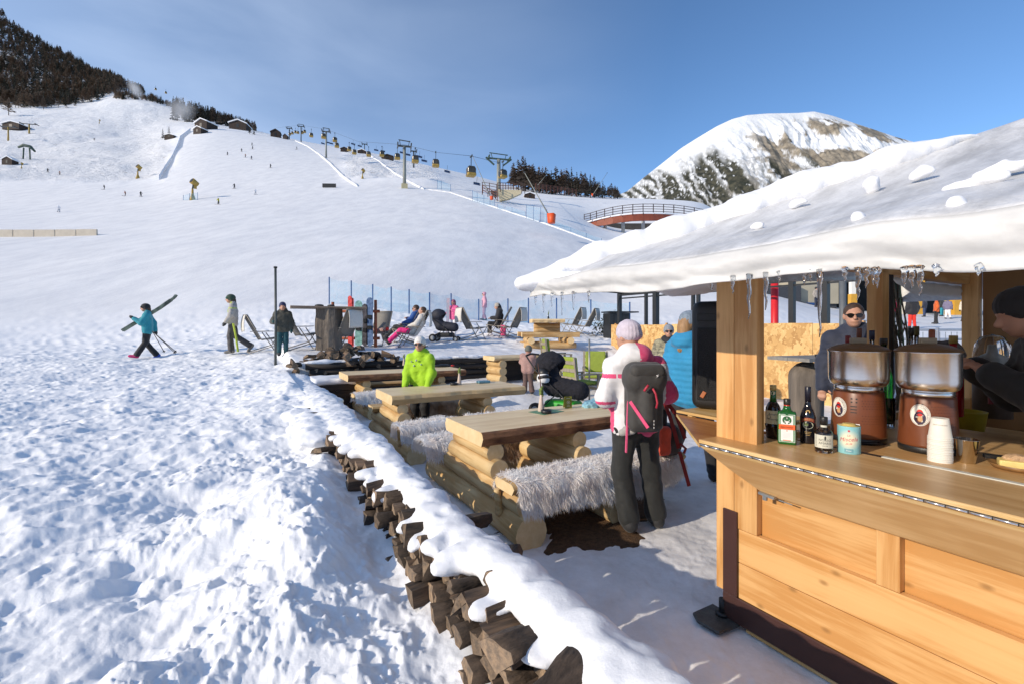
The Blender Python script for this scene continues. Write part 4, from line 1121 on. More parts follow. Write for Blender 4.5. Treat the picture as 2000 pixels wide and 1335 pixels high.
mb.build('label', [WHITE, mat('emblem_green', (0.015, 0.10, 0.03), 0.5, 0.05), mat('label_orange', (0.75, 0.13, 0.03), 0.5, 0.05), GL, mat('maroon_print', (0.16, 0.02, 0.01), 0.5, 0.05), mat('pale_print', (0.62, 0.56, 0.62), 0.5, 0.05)], t)

loc, fz = at_counter(1578, 866, 0.036)
t = thing('bottle', 'tall black cream liqueur bottle with red name band and oval picture', 'bottle', loc, fz)
MB().lathe([(0.034, 0.0), (0.037, 0.006), (0.037, 0.125), (0.036, 0.14), (0.028, 0.168), (0.019, 0.188), (0.0145, 0.205), (0.0135, 0.262)], n=26).build('glass_body', [BLG], t)
MB().lathe([(0.0145, 0.215), (0.0145, 0.292), (0.013, 0.294)], n=18).build('cap', [mat('navy_cap', (0.012, 0.013, 0.026), 0.35, 0.1)], t)
mb = MB()
vs = []; fs = []
for i in range(13):
    x = -0.031 + 0.062 * i / 12; zc = 0.128 - 0.010 * (x / 0.031) ** 2; vs += [(x, 0, zc - 0.0085), (x, 0, zc + 0.0085)]
fs = [(2 * i, 2 * i + 2, 2 * i + 3, 2 * i + 1) for i in range(12)]; mb.add(roll(vs, 0.0376), fs, 0)
v0, f0 = text_mesh('BAILEYS', 0.0135); mb.add(roll([(v[0], 0, v[2] + 0.128 - 0.010 * (v[0] / 0.031) ** 2) for v in v0], 0.0381), f0, 1)
vs, fs = disc(0.019, 0, 0.098, 24, sx=1.35); mb.add(roll(vs, 0.0376), fs, 2)
vs, fs = disc(0.008, -0.008, 0.100, 12, sx=1.3); mb.add(roll(vs, 0.0380), fs, 3)
for k_ in range(3): vs, fs = patch(0.03 - 0.006 * k_, 0.0016, 0.062 - 0.008 * k_, 4); mb.add(roll(vs, 0.0377), fs, 1)
mb.build('label', [mat('baseball_red', (0.30, 0.05, 0.03), 0.5, 0.05), mat('gold_print', (0.62, 0.42, 0.16), 0.45, 0.05), mat('pale_green', (0.55, 0.58, 0.45), 0.5, 0.1), mat('leaf_print', (0.10, 0.14, 0.05), 0.5, 0.1)], t)
mb = MB(); vs, fs = disc(0.010, 0, 0.165, 12, 0.0055); mb.add([(v[0], -0.0292 - 0.0 * v[2], v[2]) for v in vs], fs); mb.build('medallion', [MATS['gold_print']], t)

loc, fz = at_counter(1609, 884, 0.032)
t = thing('bottle', 'small clear bottle of dark bitter with pale label and black stopper', 'bottle', loc, fz)
MB().lathe([(0.036, 0.0), (0.038, 0.004), (0.038, 0.092), (0.035, 0.103), (0.022, 0.114), (0.0155, 0.119), (0.015, 0.142)], n=26).build('glass_body', [CLR], t)
MB().lathe([(0.0345, 0.014), (0.0352, 0.018), (0.0352, 0.092), (0.032, 0.101)], n=24).build('liqueur', [LIQ], t)
MB().lathe([(0.0165, 0.132), (0.0165, 0.168), (0.015, 0.170)], n=18).build('stopper', [BPLAST], t)
mb = MB(); vs, fs = patch(0.10, 0.062, 0.056, 14); mb.add(roll(vs, 0.0386), fs, 0)
for tx, sz, z in (('NORSO', 0.0155, 0.063), ('AMARO', 0.0155, 0.048), ('LIQUORE', 0.006, 0.036)):
    v0, f0 = text_mesh(tx, sz); mb.add(roll([(v[0] + 0.005, 0, v[2] + z) for v in v0], 0.0390), f0, 1)
for pts in ([(0.002, 0.066), (0.009, 0.066), (0.0085, 0.074), (0.012, 0.076), (0.0085, 0.078), (0.007, 0.083), (0.004, 0.083), (0.003, 0.077), (-0.001, 0.076), (0.003, 0.073)],):
    vs, fs = poly2(pts); mb.add(roll(vs, 0.0392), fs, 1)
for k_ in range(9): vs, fs = patch(0.004, 0.003, 0.084 - 0.0065 * k_, 1); mb.add(roll([(v[0] - 0.036, 0, v[2]) for v in vs], 0.0390), fs, 1)
mb.build('label', [mat('pale_label', (0.60, 0.60, 0.51), 0.6, 0.03), DKTEXT], t)
mb = MB(); vs, fs = patch(0.03, 0.010, 0.126, 6); mb.add(roll(vs, 0.0160), fs); mb.build('neck_label', [MATS['pale_label']], t)

loc, fz = at_counter(1658, 886, 0.042)
t = thing('tin_can', 'pale blue and cream tin can with red script name', 'can', loc, fz)
def can_mat():
    m, n, l, p = node_mat('can_print'); tc = n.new('ShaderNodeTexCoord'); sp_ = n.new('ShaderNodeSeparateXYZ'); l.new(tc.outputs['Object'], sp_.inputs['Vector'])
    vm = n.new('ShaderNodeVectorMath'); vm.operation = 'DISTANCE'; vm.inputs[1].default_value = (0.0, -0.05, 0.068); l.new(tc.outputs['Object'], vm.inputs[0])
    cr = n.new('ShaderNodeValToRGB'); e = cr.color_ramp.elements; e[0].position = 0.022; e[1].position = 0.052
    e[0].color = (0.82, 0.79, 0.60, 1); e[1].color = (0.27, 0.60, 0.66, 1); l.new(vm.outputs['Value'], cr.inputs['Fac']); l.new(cr.outputs['Color'], p.inputs['Base Color'])
    p.inputs['Roughness'].default_value = 0.4; return m
MB().lathe([(0.0455, 0.0), (0.047, 0.003), (0.047, 0.125), (0.0475, 0.128), (0.0475, 0.131), (0.045, 0.131)], n=36).build('can_body', [can_mat()], t)
MB().lathe([(0.046, 0.1285), (0.046, 0.132), (0.027, 0.133), (0.027, 0.139), (0.02, 0.141)], n=28, ms=[0, 1, 1, 1]).build('lid', [mat('can_rim', (0.05, 0.06, 0.05), 0.4, 0.1), mat('can_lid', (0.62, 0.48, 0.16), 0.4, 0.1)], t)
mb = MB()
for tx, sz, z, sh in (('La', 0.014, 0.090, 0.25), ('Miscela', 0.0265, 0.070, 0.25), ('26.26', 0.012, 0.050, 0.15)):
    v0, f0 = text_mesh(tx, sz); mb.add(roll([(v[0] + sh * v[2], 0, v[2] + z + 0.10 * v[0]) for v in v0], 0.0474), f0, 0)
vs, fs = disc(0.005, 0, 0.111, 10); mb.add(roll(vs, 0.0474), fs, 0)
vs, fs = patch(0.036, 0.018, 0.017, 6); mb.add(roll(vs, 0.0474), fs, 1)
v0, f0 = text_mesh('Polar', 0.010); mb.add(roll([(v[0], 0, v[2] + 0.017) for v in v0], 0.0478), f0, 2)
mb.build('lettering', [mat('script_red', (0.60, 0.06, 0.10), 0.5, 0.05), mat('teal_box', (0.16, 0.36, 0.42), 0.5, 0.05), WHITE], t)

# upside-down paper cups, one stack: each cup a thing resting on the next
loc, fz = at_counter(1836, 903, 0.036, 0.998)
CUPM = mat('paper_cup', (0.80, 0.78, 0.72), 0.6, 0.02)
prof = [(0.0435, 0.0), (0.0445, 0.002), (0.0445, 0.006), (0.0420, 0.007), (0.0315, 0.088), (0.0310, 0.090), (0.0295, 0.0885)]
cupme = MB().lathe(prof, n=30, cap0=False).mesh('paper_cup', [CUPM])
nc = 15
for i in range(nc):
    o = link('paper_cup', cupme, None, loc + Vector((0.0006 * math.sin(i * 2.3), 0.0006 * math.cos(i * 1.7), 0.0076 * i)), fz)
    if i == nc - 1:
        tag(o, 'white paper cup turned upside down on top of the stack', 'paper cup', 'stack of paper cups')
        mb = MB(); v0, f0 = text_mesh('VERGNANO', 0.0085, tight=1.25); mb.add([(p_[0], p_[1], p_[2]) for p_ in roll([(v[0], 0, v[2] + 0.062) for v in v0], 0.0362)], f0)
        mb.build('lettering', [mat('cup_print', (0.25, 0.2, 0.16), 0.6, 0.05)], o)
    else: tag(o, 'white paper cup showing only its rim inside the upside-down stack', 'paper cup', 'stack of paper cups')
loc, fz = at_counter(1887, 905, 0.036, 0.998)
t = thing('steel_tumbler', 'polished steel mixing tumbler beside the paper cups', 'tumbler', loc, fz)
MB().lathe([(0.030, 0.0), (0.032, 0.003), (0.0445, 0.104), (0.0455, 0.105), (0.0440, 0.106), (0.030, 0.008), (0.0, 0.006)], n=36, cap1=False).build('cup_body', [mat('mirror_steel', (0.62, 0.60, 0.56), 0.10, 0.04, metal=1.0)], t)
loc, fz = at_counter(1985, 920, 0.05, 0.998)
t = thing('snack_tray', 'paper tray with a yellow cheese slice and a piece of bread', 'snack', loc, fz)
MB().lathe([(0.065, 0.0), (0.075, 0.004), (0.088, 0.022), (0.086, 0.022), (0.07, 0.006), (0.0, 0.005)], n=26, cap1=False).build('tray', [mat('brown_tray', (0.25, 0.13, 0.045), 0.5, 0.3, 20)], t)
MB().box((0, -0.01, 0.024), (0.11, 0.07, 0.032), Matrix.Rotation(0.15, 3, 'Z')).build('cheese', [mat('cheese', (0.78, 0.60, 0.22), 0.5, 0.08, 30)], t, bev=0.006, seg=2)
vs, q = sdf([('e', (0, 0, 0.045), (0.045, 0.03, 0.02), None)], 0.004, 0.01, lambda x, y, z: 0.006 * fbm(x * 60, y * 60, z * 60, oc=3, seed=2)); link('bread', np_mesh('bread', vs, q, [mat('bread', (0.50, 0.33, 0.19), 0.8, 0.3, 60, bump=0.5)]), t)
mb = MB(); mb.bar((-0.1, 0.05, 0.03), (0.02, 0.09, 0.03), 0.03, 0.015); mb.build('knife_handle', [BPLAST], t)

# bottles and glasses behind the warmers, on the inner counter
def back_bottle(px, py_top, Yd, h, label, bodym, capm, r=0.034, cap_h=0.05, z0=0.998):
    x = (px - 1000) / FPX * Yd; z1 = HC + (640 - py_top) / FPX * Yd
    z0 = max(z0, z1 - h) if z0 else z1 - h
    h = z1 - z0
    t = thing('bottle', label, 'bottle', (x, Yd, z0), 0)
    MB().lathe([(r * 0.95, 0), (r, 0.005), (r, h * 0.52), (r * 0.8, h * 0.62), (r * 0.38, h * 0.74), (r * 0.36, h - cap_h * 0.6)], n=18).build('glass_body', [bodym], t)
    MB().lathe([(r * 0.45, h - cap_h), (r * 0.45, h - 0.003), (r * 0.4, h)], n=12).build('cap', [capm], t)
    return t
back_bottle(1656, 655, 2.9, 0.56, 'clear bottle with dark red cap in front of the man in sunglasses', CLR, mat('cap_red', (0.18, 0.012, 0.018), 0.4, 0.1), 0.032, 0.07)
back_bottle(1678, 641, 3.05, 0.6, 'clear bottle with brown and white capsule near the navy capped bottle', CLR, mat('cap_brown', (0.16, 0.05, 0.03), 0.4, 0.1), 0.032, 0.08)
back_bottle(1703, 645, 3.0, 0.58, 'clear bottle with navy blue cap beside the brown hut post', CLR, mat('cap_navy', (0.01, 0.02, 0.06), 0.4, 0.1), 0.034, 0.06)
back_bottle(1726, 660, 2.85, 0.5, 'green glass bottle with dark cap between the two warmers', GRN, BPLAST, 0.045, 0.04)
back_bottle(1779, 640, 2.95, 0.58, 'clear bottle with black pourer behind the right warmer', CLR, BPLAST, 0.034, 0.05)
back_bottle(1790, 637, 3.1, 0.6, 'clear bottle with olive green capsule behind the right warmer', CLR, mat('cap_olive', (0.10, 0.09, 0.03), 0.4, 0.1), 0.034, 0.06)
back_bottle(1862, 655, 2.95, 0.5, 'small red glass bottle with gold cap right of the right warmer', mat('red_bottle', (0.35, 0.012, 0.02), 0.08, 0.1, spec=0.6), mat('cap_gold', (0.4, 0.28, 0.08), 0.35, 0.1), 0.05, 0.05)
back_bottle(1801, 664, 3.2, 0.5, 'dark capped low bottle behind the wooden pepper mill', CLR, BPLAST, 0.034, 0.03)
t = thing('pepper_mill', 'slim reddish wooden pepper mill standing behind the right warmer', 'pepper mill', P(1820, 760, 2.75) * 1.0, 0); t.location.z = 0.998
hh = HC + (640 - 643) / FPX * 2.75 - 0.998
MB().lathe([(0.026, 0), (0.026, 0.02), (0.018, 0.05), (0.016, hh - 0.09), (0.013, hh - 0.085), (0.015, hh - 0.08), (0.0155, hh - 0.01), (0.012, hh)], n=18).build('mill_body', [mat('mill_wood', (0.27, 0.07, 0.025), 0.4, 0.2, 20)], t)
t = thing('glass_stack', 'stack of clear tumblers between the two warmers', 'glasses', at_counter(1735, 836, 0.05)[0], 0)
for i in range(5): MB().lathe([(0.026, 0), (0.03, 0.002), (0.036, 0.09), (0.0345, 0.09), (0.028, 0.006), (0.0, 0.005)], n=18, cap1=False).build('tumbler', [CLR], t, (0, 0, i * 0.022))
vs, q = sdf([('e', (0, 0, 0.07), (0.11, 0.08, 0.07), None), ('e', (0.05, 0, 0.03), (0.09, 0.07, 0.05), None)], 0.012, 0.03, lambda x, y, z: 0.014 * fbm(x * 16, y * 16, z * 16, oc=3, seed=12))
o = link('napkin_bag', np_mesh('napkin_bag', vs, q, [mat('bag_dark', (0.10, 0.085, 0.08), 0.5, 0.5, 14)]), None, P(1845, 702, 3.3)); tag(o, 'crumpled dark bag lying behind the right warmer', 'bag')
MB  # shelf that carries them
boxpart('back_shelf', (3.02, 0.1, 0.975), (3.75, 1.45, 0.996), PLY)
# juicer with a clear dome
jl = P(1938, 690, 3.2); jl.z = 0.998
t = thing('drink_dispenser', 'drinks dispenser with clear rounded dome beside the barman', 'dispenser', jl, rad(-30))
MB().lathe([(0.10, 0), (0.10, 0.30), (0.105, 0.31)], n=24).build('base', [mat('dispenser_base', (0.10, 0.075, 0.065), 0.45, 0.3, 10)], t)
mb = MB(); mb.lathe([(0.095, 0.31), (0.096, 0.42), (0.088, 0.49), (0.06, 0.54), (0.0, 0.56)], n=26, cap1=False); mb.build('dome', [CLR], t)
MB().lathe([(0.06, 0.31), (0.06, 0.40), (0.02, 0.43), (0.015, 0.48)], n=18).build('core', [GALV], t)
MB().b2((-0.05, -0.115, 0.1), (0.05, -0.1, 0.2)).build('panel', [mat('disp_red', (0.2, 0.03, 0.03), 0.4, 0.3, 20)], t)
t = thing('yellow_tub', 'dull yellow plastic tub standing under the barman', 'tub', S(4.15, 1.2, 0.9), ROT); MB().lathe([(0.09, 0), (0.11, 0.15), (0.113, 0.155), (0.107, 0.155), (0.088, 0.01), (0, 0.008)], n=22, cap1=False).build('tub_body', [mat('yellow_plastic', (0.42, 0.32, 0.02), 0.4, 0.1)], t)
# ------------------------------------------------------------------ firewood stack with its snow cap
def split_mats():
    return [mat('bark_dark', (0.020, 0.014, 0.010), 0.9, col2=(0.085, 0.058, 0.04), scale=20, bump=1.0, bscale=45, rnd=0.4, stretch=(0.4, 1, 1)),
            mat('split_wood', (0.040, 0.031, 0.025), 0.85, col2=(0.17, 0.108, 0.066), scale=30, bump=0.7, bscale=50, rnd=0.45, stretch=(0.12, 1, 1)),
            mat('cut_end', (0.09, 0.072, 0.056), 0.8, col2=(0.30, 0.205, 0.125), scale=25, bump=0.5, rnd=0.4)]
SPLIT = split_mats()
def split_log(kind, rr, seed):
    """a split billet lying along x: bark on the round side, fresh wood on the split faces"""
    q = random.Random(seed); n = 9; L = 0.36 + 0.06 * q.random(); secs = 5
    if kind == 'quarter': ang = [math.pi * 0.55 * i / (n - 3) for i in range(n - 2)]; core = [(0.0, 0.0)]
    elif kind == 'half': ang = [math.pi * i / (n - 3) for i in range(n - 2)]; core = [(-0.3 * rr, -0.06 * rr), (0.3 * rr, -0.05 * rr)]
    elif kind == 'slab': ang = [0.15 + 1.1 * i / 5 for i in range(6)]; core = [(0.15 * rr, 0.75 * rr), (0.9 * rr, -0.05 * rr)]
    else: ang = [2 * math.pi * i / n for i in range(n)]; core = []
    cs = [(rr * math.cos(t), rr * math.sin(t), 1) for t in ang] + [(c[0], c[1], 0) for c in core]
    cx = sum(c[0] for c in cs) / len(cs); cy = sum(c[1] for c in cs) / len(cs)
    k = len(cs); vs = []; mb = MB()
    jit = [(q.gauss(0, 0.05), q.gauss(0, 0.05)) for _ in range(k)]
    for i in range(secs):
        x = -L / 2 + L * i / (secs - 1)
        sc_ = 1 + 0.05 * q.gauss(0, 1)
        for j, c in enumerate(cs):
            vs.append((x + (0.012 * q.gauss(0, 1) if i in (0, secs - 1) else 0), (c[0] - cx) * sc_ + rr * (jit[j][0] + 0.03 * q.gauss(0, 1)), (c[1] - cy) * sc_ + rr * (jit[j][1] + 0.03 * q.gauss(0, 1))))
    fs, ms = [], []
    for i in range(secs - 1):
        for j in range(k):
            a, b = i * k + j, i * k + (j + 1) % k
            fs.append((a, a + k, b + k, b)); ms.append(0 if (cs[j][2] and cs[(j + 1) % k][2]) or kind == 'round' else 1)
    mb.add(vs, fs, 0); mb.m = ms; 
    mb.f.append(list(range(k))); mb.m.append(2); mb.sm.append(False)
    mb.f.append([(secs - 1) * k + j for j in range(k)][::-1]); mb.m.append(2); mb.sm.append(False)
    mb.sm = [m_ == 0 for m_ in mb.m]
    return mb.mesh('log', SPLIT)
LOGV = [split_log(k, r_, i) for i, (k, r_) in enumerate([('quarter', 0.125), ('half', 0.085), ('slab', 0.12), ('quarter', 0.145), ('half', 0.10), ('round', 0.058), ('quarter', 0.11), ('slab', 0.14), ('half', 0.075), ('quarter', 0.135), ('round', 0.05), ('half', 0.11)])]
SB = (0.97, 3.0)
stack = thing('firewood_stack', 'long low stack of split firewood capped with snow beside the log tables', 'firewood', S(SB[0], SB[1], 0), ROT)
def put_log(b, a, z, roll_, yaw=0.0, pitch=0.0, v=None, scale=1.0, parent=None, base=None):
    me = LOGV[R.randrange(len(LOGV))] if v is None else LOGV[v]
    bs = base or SB
    o = link('log', me, parent or stack, (b - bs[0], a - bs[1], z))
    o.rotation_euler = Matrix.Rotation(yaw, 3, 'Z') .__matmul__(Matrix.Rotation(pitch, 3, 'Y')).__matmul__(Matrix.Rotation(roll_, 3, 'X')).to_euler()
    o.scale = (scale, scale, scale)
    return o
nlog = 0
a = 0.42
while a < 7.0 and nlog < 286:
    fade = smooth(7.4, 3.5, a)
    for lay in range(4):
        z = 0.185 + lay * 0.096 + R.gauss(0, 0.012)
        if a > 4.6 and lay == 0: continue
        b = 0.95 + R.gauss(0, 0.028) - (0.06 if R.random() < 0.12 else 0)
        put_log(b, a + (lay % 2) * 0.055 + R.gauss(0, 0.012), z, R.uniform(-3.1, 3.1), R.gauss(0, 0.07), R.gauss(0, 0.04), None, R.uniform(0.60, 0.86)); nlog += 1
    a += 0.082 + 0.015 * R.random()
# billets that stick out, as in the photograph
for (px, py, z, yaw, pit, sc_, v, rl) in ((645, 868, 0.47, 0.5, 0.1, 1.25, 7, 0.6), (770, 935, 0.48, 0.25, 0.05, 1.15, 4, 0.3), (1085, 1318, 0.60, 0.25, -0.22, 1.15, 7, 0.9), (985, 1090, 0.58, 0.7, 0.0, 1.0, 5, 0.0), (590, 752, 0.50, 0.9, -0.2, 1.1, 2, 1.0), (602, 779, 0.42, 0.3, 0.0, 1.0, 1, 0.4), (623, 797, 0.40, 0.1, 0.1, 1.0, 1, 1.2), (905, 1010, 0.55, 0.1, 0.08, 1.1, 4, 2.8), (1040, 1215, 0.57, 0.2, 0.1, 1.2, 0, 0.6)):
    Yd = (HC - z) * FPX / (py - 640); x = (px - 1000) / FPX * Yd
    put_log(V.x * x + 0.5 * Yd, -0.5 * x + U.y * Yd, z - 0.03, rl, yaw, pit, v, sc_ * 0.68)
mb = MB(); mb.b2((0.86 - SB[0], 0.4 - SB[1], -0.05), (1.10 - SB[0], 7.0 - SB[1], 0.20)); mb.b2((0.95 - SB[0], 6.9 - SB[1], -0.05), (1.13 - SB[0], 13.2 - SB[1], 0.40))
mb.build('buried_logs', [SPLIT[0]], stack)
prims = []
a = 0.30
while a < 13.6:
    w_ = 0.5 * fbm(np.array([a * 1.7]), np.array([3.3]), oc=3, seed=4)[0]; far = float(smooth(3.6, 7.0, a))
    zc = 0.542 + 0.022 * math.sin(a * 1.9) + 0.05 * w_
    gap = max(math.exp(-((a - g_) / w2) ** 2) for g_, w2 in ((2.42, 0.06), (1.62, 0.03), (3.55, 0.03)))
    if gap < 0.5:
        prims.append(('e', (0.985 + 0.06 * w_ + 0.02 * far, a, zc), (0.088 + 0.05 * R.random() + 0.12 * far, 0.10 + 0.06 * R.random(), 0.052 + 0.03 * R.random() + 0.02 * far), None))
    if R.random() < 0.32 + 0.6 * far: prims.append(('e', (0.885 + R.gauss(0, 0.03), a + R.gauss(0, 0.03), zc - 0.02 - 0.035 * R.random()), (0.075 + 0.05 * R.random() + 0.06 * far, 0.035 + 0.05 * R.random() + 0.1 * far, 0.028 + 0.02 * R.random()), None))
    if R.random() < 0.6: prims.append(('e', (1.075 + R.gauss(0, 0.02), a, zc - 0.03 - 0.03 * R.random()), (0.05, 0.05 + 0.05 * R.random(), 0.035 + 0.02 * R.random()), None))
    if far > 0.3 and R.random() < 0.7 * far: prims.append(('e', (0.74 + R.gauss(0, 0.05), a, 0.47 + 0.03 * R.random()), (0.2, 0.16, 0.08), None))
    a += 0.065
for (a_, b_, z_, s_) in ((2.2, 0.87, 0.52, (0.10, 0.07, 0.045)), (2.05, 0.92, 0.53, (0.13, 0.08, 0.05)), (3.1, 0.87, 0.50, (0.12, 0.07, 0.045))):
    prims.append(('e', (b_, a_, z_), s_, None))
vs, q = sdf(prims, 0.0145, 0.022, lambda x, y, z: 0.033 * fbm(x * 7, y * 7, z * 7, oc=4, seed=27) + 0.006 * fbm(x * 22, y * 22, z * 22, oc=2, seed=28))
o = link('snow_cap', np_mesh('snow_cap', vs, q, [SNOW]), None, (0, 0, 0), ROT); tag(o, 'rounded snow cap along the top of the firewood stack', None, None, 'stuff')

# ------------------------------------------------------------------ log tables with benches
def round_log(mb, p0, p1, r0, r1=None, n=14, seed=0):
    q = random.Random(seed); r1 = r1 or r0
    pts = [Vector(p0).lerp(Vector(p1), t) for t in np.linspace(0, 1, 7)]
    mb.tube(pts, [(r0 + (r1 - r0) * i / 6) * (1 + 0.035 * q.gauss(0, 1)) for i in range(7)], n, 0, True, True, 1)
    return mb
def slab(mb, L, W, z0, z1, seed, front_bark=True, m_top=0, m_end=1, m_bark=2):
    """a sawn plank with natural waney long edges"""
    n = 26; vs = []; q = random.Random(seed)
    xs = np.linspace(-L / 2, L / 2, n)
    e1 = 0.024 * fbm(xs * 3.2, xs * 0 + seed, oc=3, seed=seed) ; e2 = 0.02 * fbm(xs * 3, xs * 0 + seed + 5, oc=3, seed=seed + 1)
    for i, x in enumerate(xs):
        yf, yb = -W / 2 + e1[i], W / 2 + e2[i]
        dx = 0.012 * fbm(np.array([i * 0.9]), np.array([1.0 * seed]), oc=2)[0]
        vs += [(x, yf + 0.035, z1), (x, yf + 0.012, z1 - 0.012), (x, yf - 0.004, (z0 + z1) / 2 + 0.01), (x, yf + 0.030 + 0.01 * math.sin(i), z0), (x, yb - 0.03, z0), (x, yb, (z0 + z1) / 2), (x, yb - 0.03, z1)]
    k = 7
    for i in range(n - 1):
        for j in range(k):
            a, b = i * k + j, i * k + (j + 1) % k
            f = (a, a + k, b + k, b)
            mb.add([], [], 0); mb.f.append([]); mb.f.pop()
            mb.f.append([v + 0 for v in f]); mb.m.append(m_top if j in (6, 3) else (m_bark if front_bark or j in (4, 5) else m_top)); mb.sm.append(False)
    mb.v.extend(vs)
    mb.f.append(list(range(k))[::-1]); mb.m.append(m_end); mb.sm.append(False)
    mb.f.append([(n - 1) * k + j for j in range(k)]); mb.m.append(m_end); mb.sm.append(False)
    return mb
TOPW = wood('table_top', (0.84, 0.67, 0.41), (0.68, 0.49, 0.26), 'x', 8, 0.5, 0.5, 0.08, 0.05)
TOPE = mat('table_end', (0.70, 0.50, 0.25), 0.65, col2=(0.80, 0.62, 0.36), scale=9, bump=0.1)
EDGE2 = mat('bare_edge', (0.48, 0.33, 0.16), 0.7, col2=(0.66, 0.47, 0.24), scale=10, bump=0.3, stretch=(0.3, 1, 1))
def log_table(label, b0, b1, ac, W, xa, xb, bark, seed, z=0.0, grp='log tables inside the firewood stack', benches=(-0.74, 0.80)):
    bc = (b0 + b1) / 2; L = b1 - b0
    t = thing('log_table', label, 'table', S(bc, ac, z), ROT, grp)
    slab(MB(), L, W, 0.632, 0.75, seed, True).build('tabletop', [TOPW, TOPE, BARK if bark else EDGE2], t)
    for sx_ in (xa - bc, xb - bc):
        for (zz, rr, y0, y1) in ((0.10, 0.125, -0.93, 1.0), (0.285, 0.095, -0.87, 0.95), (0.435, 0.088, -0.44, 0.46), (0.565, 0.076, -0.37, 0.38)):
            round_log(MB(), (sx_, y0, zz), (sx_, y1, zz), rr * 1.02, rr * 0.95, seed=int(seed * 10 + zz * 100)).build('log', [LOGW, LOGE], t)
        round_log(MB(), (sx_ - 0.10, -0.62, 0.16), (sx_ - 0.12, -0.62, 0.36), 0.032, 0.028, 8, seed).build('peg', [LOGW, LOGE], t)
    for k_, sy in enumerate((benches[0], benches[1])):
        if sy == 0: continue
        if True:
            mb = MB(); slab(mb, L * 0.98, 0.30, 0.375, 0.455, seed + 3 + k_, True); mb.v = [(v[0], v[1] + sy, v[2]) for v in mb.v]
            mb.build('bench_seat', [LOGX, TOPE, LOGX], t)
    return t
log_table('nearest log table with dark bark edge, with a green menu card on it', 1.70, 3.56, 3.83, 0.80, 1.84, 2.72, True, 1)
log_table('middle log table with smooth pale edge in front of the person in lime green', 1.65, 3.62, 6.28, 0.84, 1.80, 3.02, False, 2)
log_table('farthest log table of the row, behind the person in lime green', 1.68, 4.0, 9.25, 0.90, 2.03, 3.5, True, 3)

# sheepskins: a pelt and its hair
def fur_mat(name, c1, c2):
    m = bpy.data.materials.new(name); m.use_nodes = True; n, l = m.node_tree.nodes, m.node_tree.links; n.clear()
    out = n.new('ShaderNodeOutputMaterial'); mx = n.new('ShaderNodeMixShader'); d = n.new('ShaderNodeBsdfDiffuse'); t = n.new('ShaderNodeBsdfTranslucent'); mx.inputs[0].default_value = 0.45
    tc = n.new('ShaderNodeTexCoord'); nt = n.new('ShaderNodeTexNoise'); nt.inputs['Scale'].default_value = 6; nt.inputs['Detail'].default_value = 4; cr = n.new('ShaderNodeValToRGB'); e = cr.color_ramp.elements
    e[0].position = 0.35; e[1].position = 0.62; e[0].color = (*c1, 1); e[1].color = (*c2, 1)
    l.new(tc.outputs['Object'], nt.inputs['Vector']); l.new(nt.outputs['Fac'], cr.inputs['Fac'])
    for s_ in (d, t): l.new(cr.outputs['Color'], s_.inputs['Color'])
    l.new(d.outputs[0], mx.inputs[1]); l.new(t.outputs[0], mx.inputs[2]); l.new(mx.outputs[0], out.inputs['Surface'])
    return m
FURM = fur_mat('fleece_white', (0.93, 0.875, 0.83), (0.98, 0.97, 0.955)); FURT = fur_mat('fleece_tan', (0.42, 0.28, 0.18), (0.78, 0.66, 0.55))
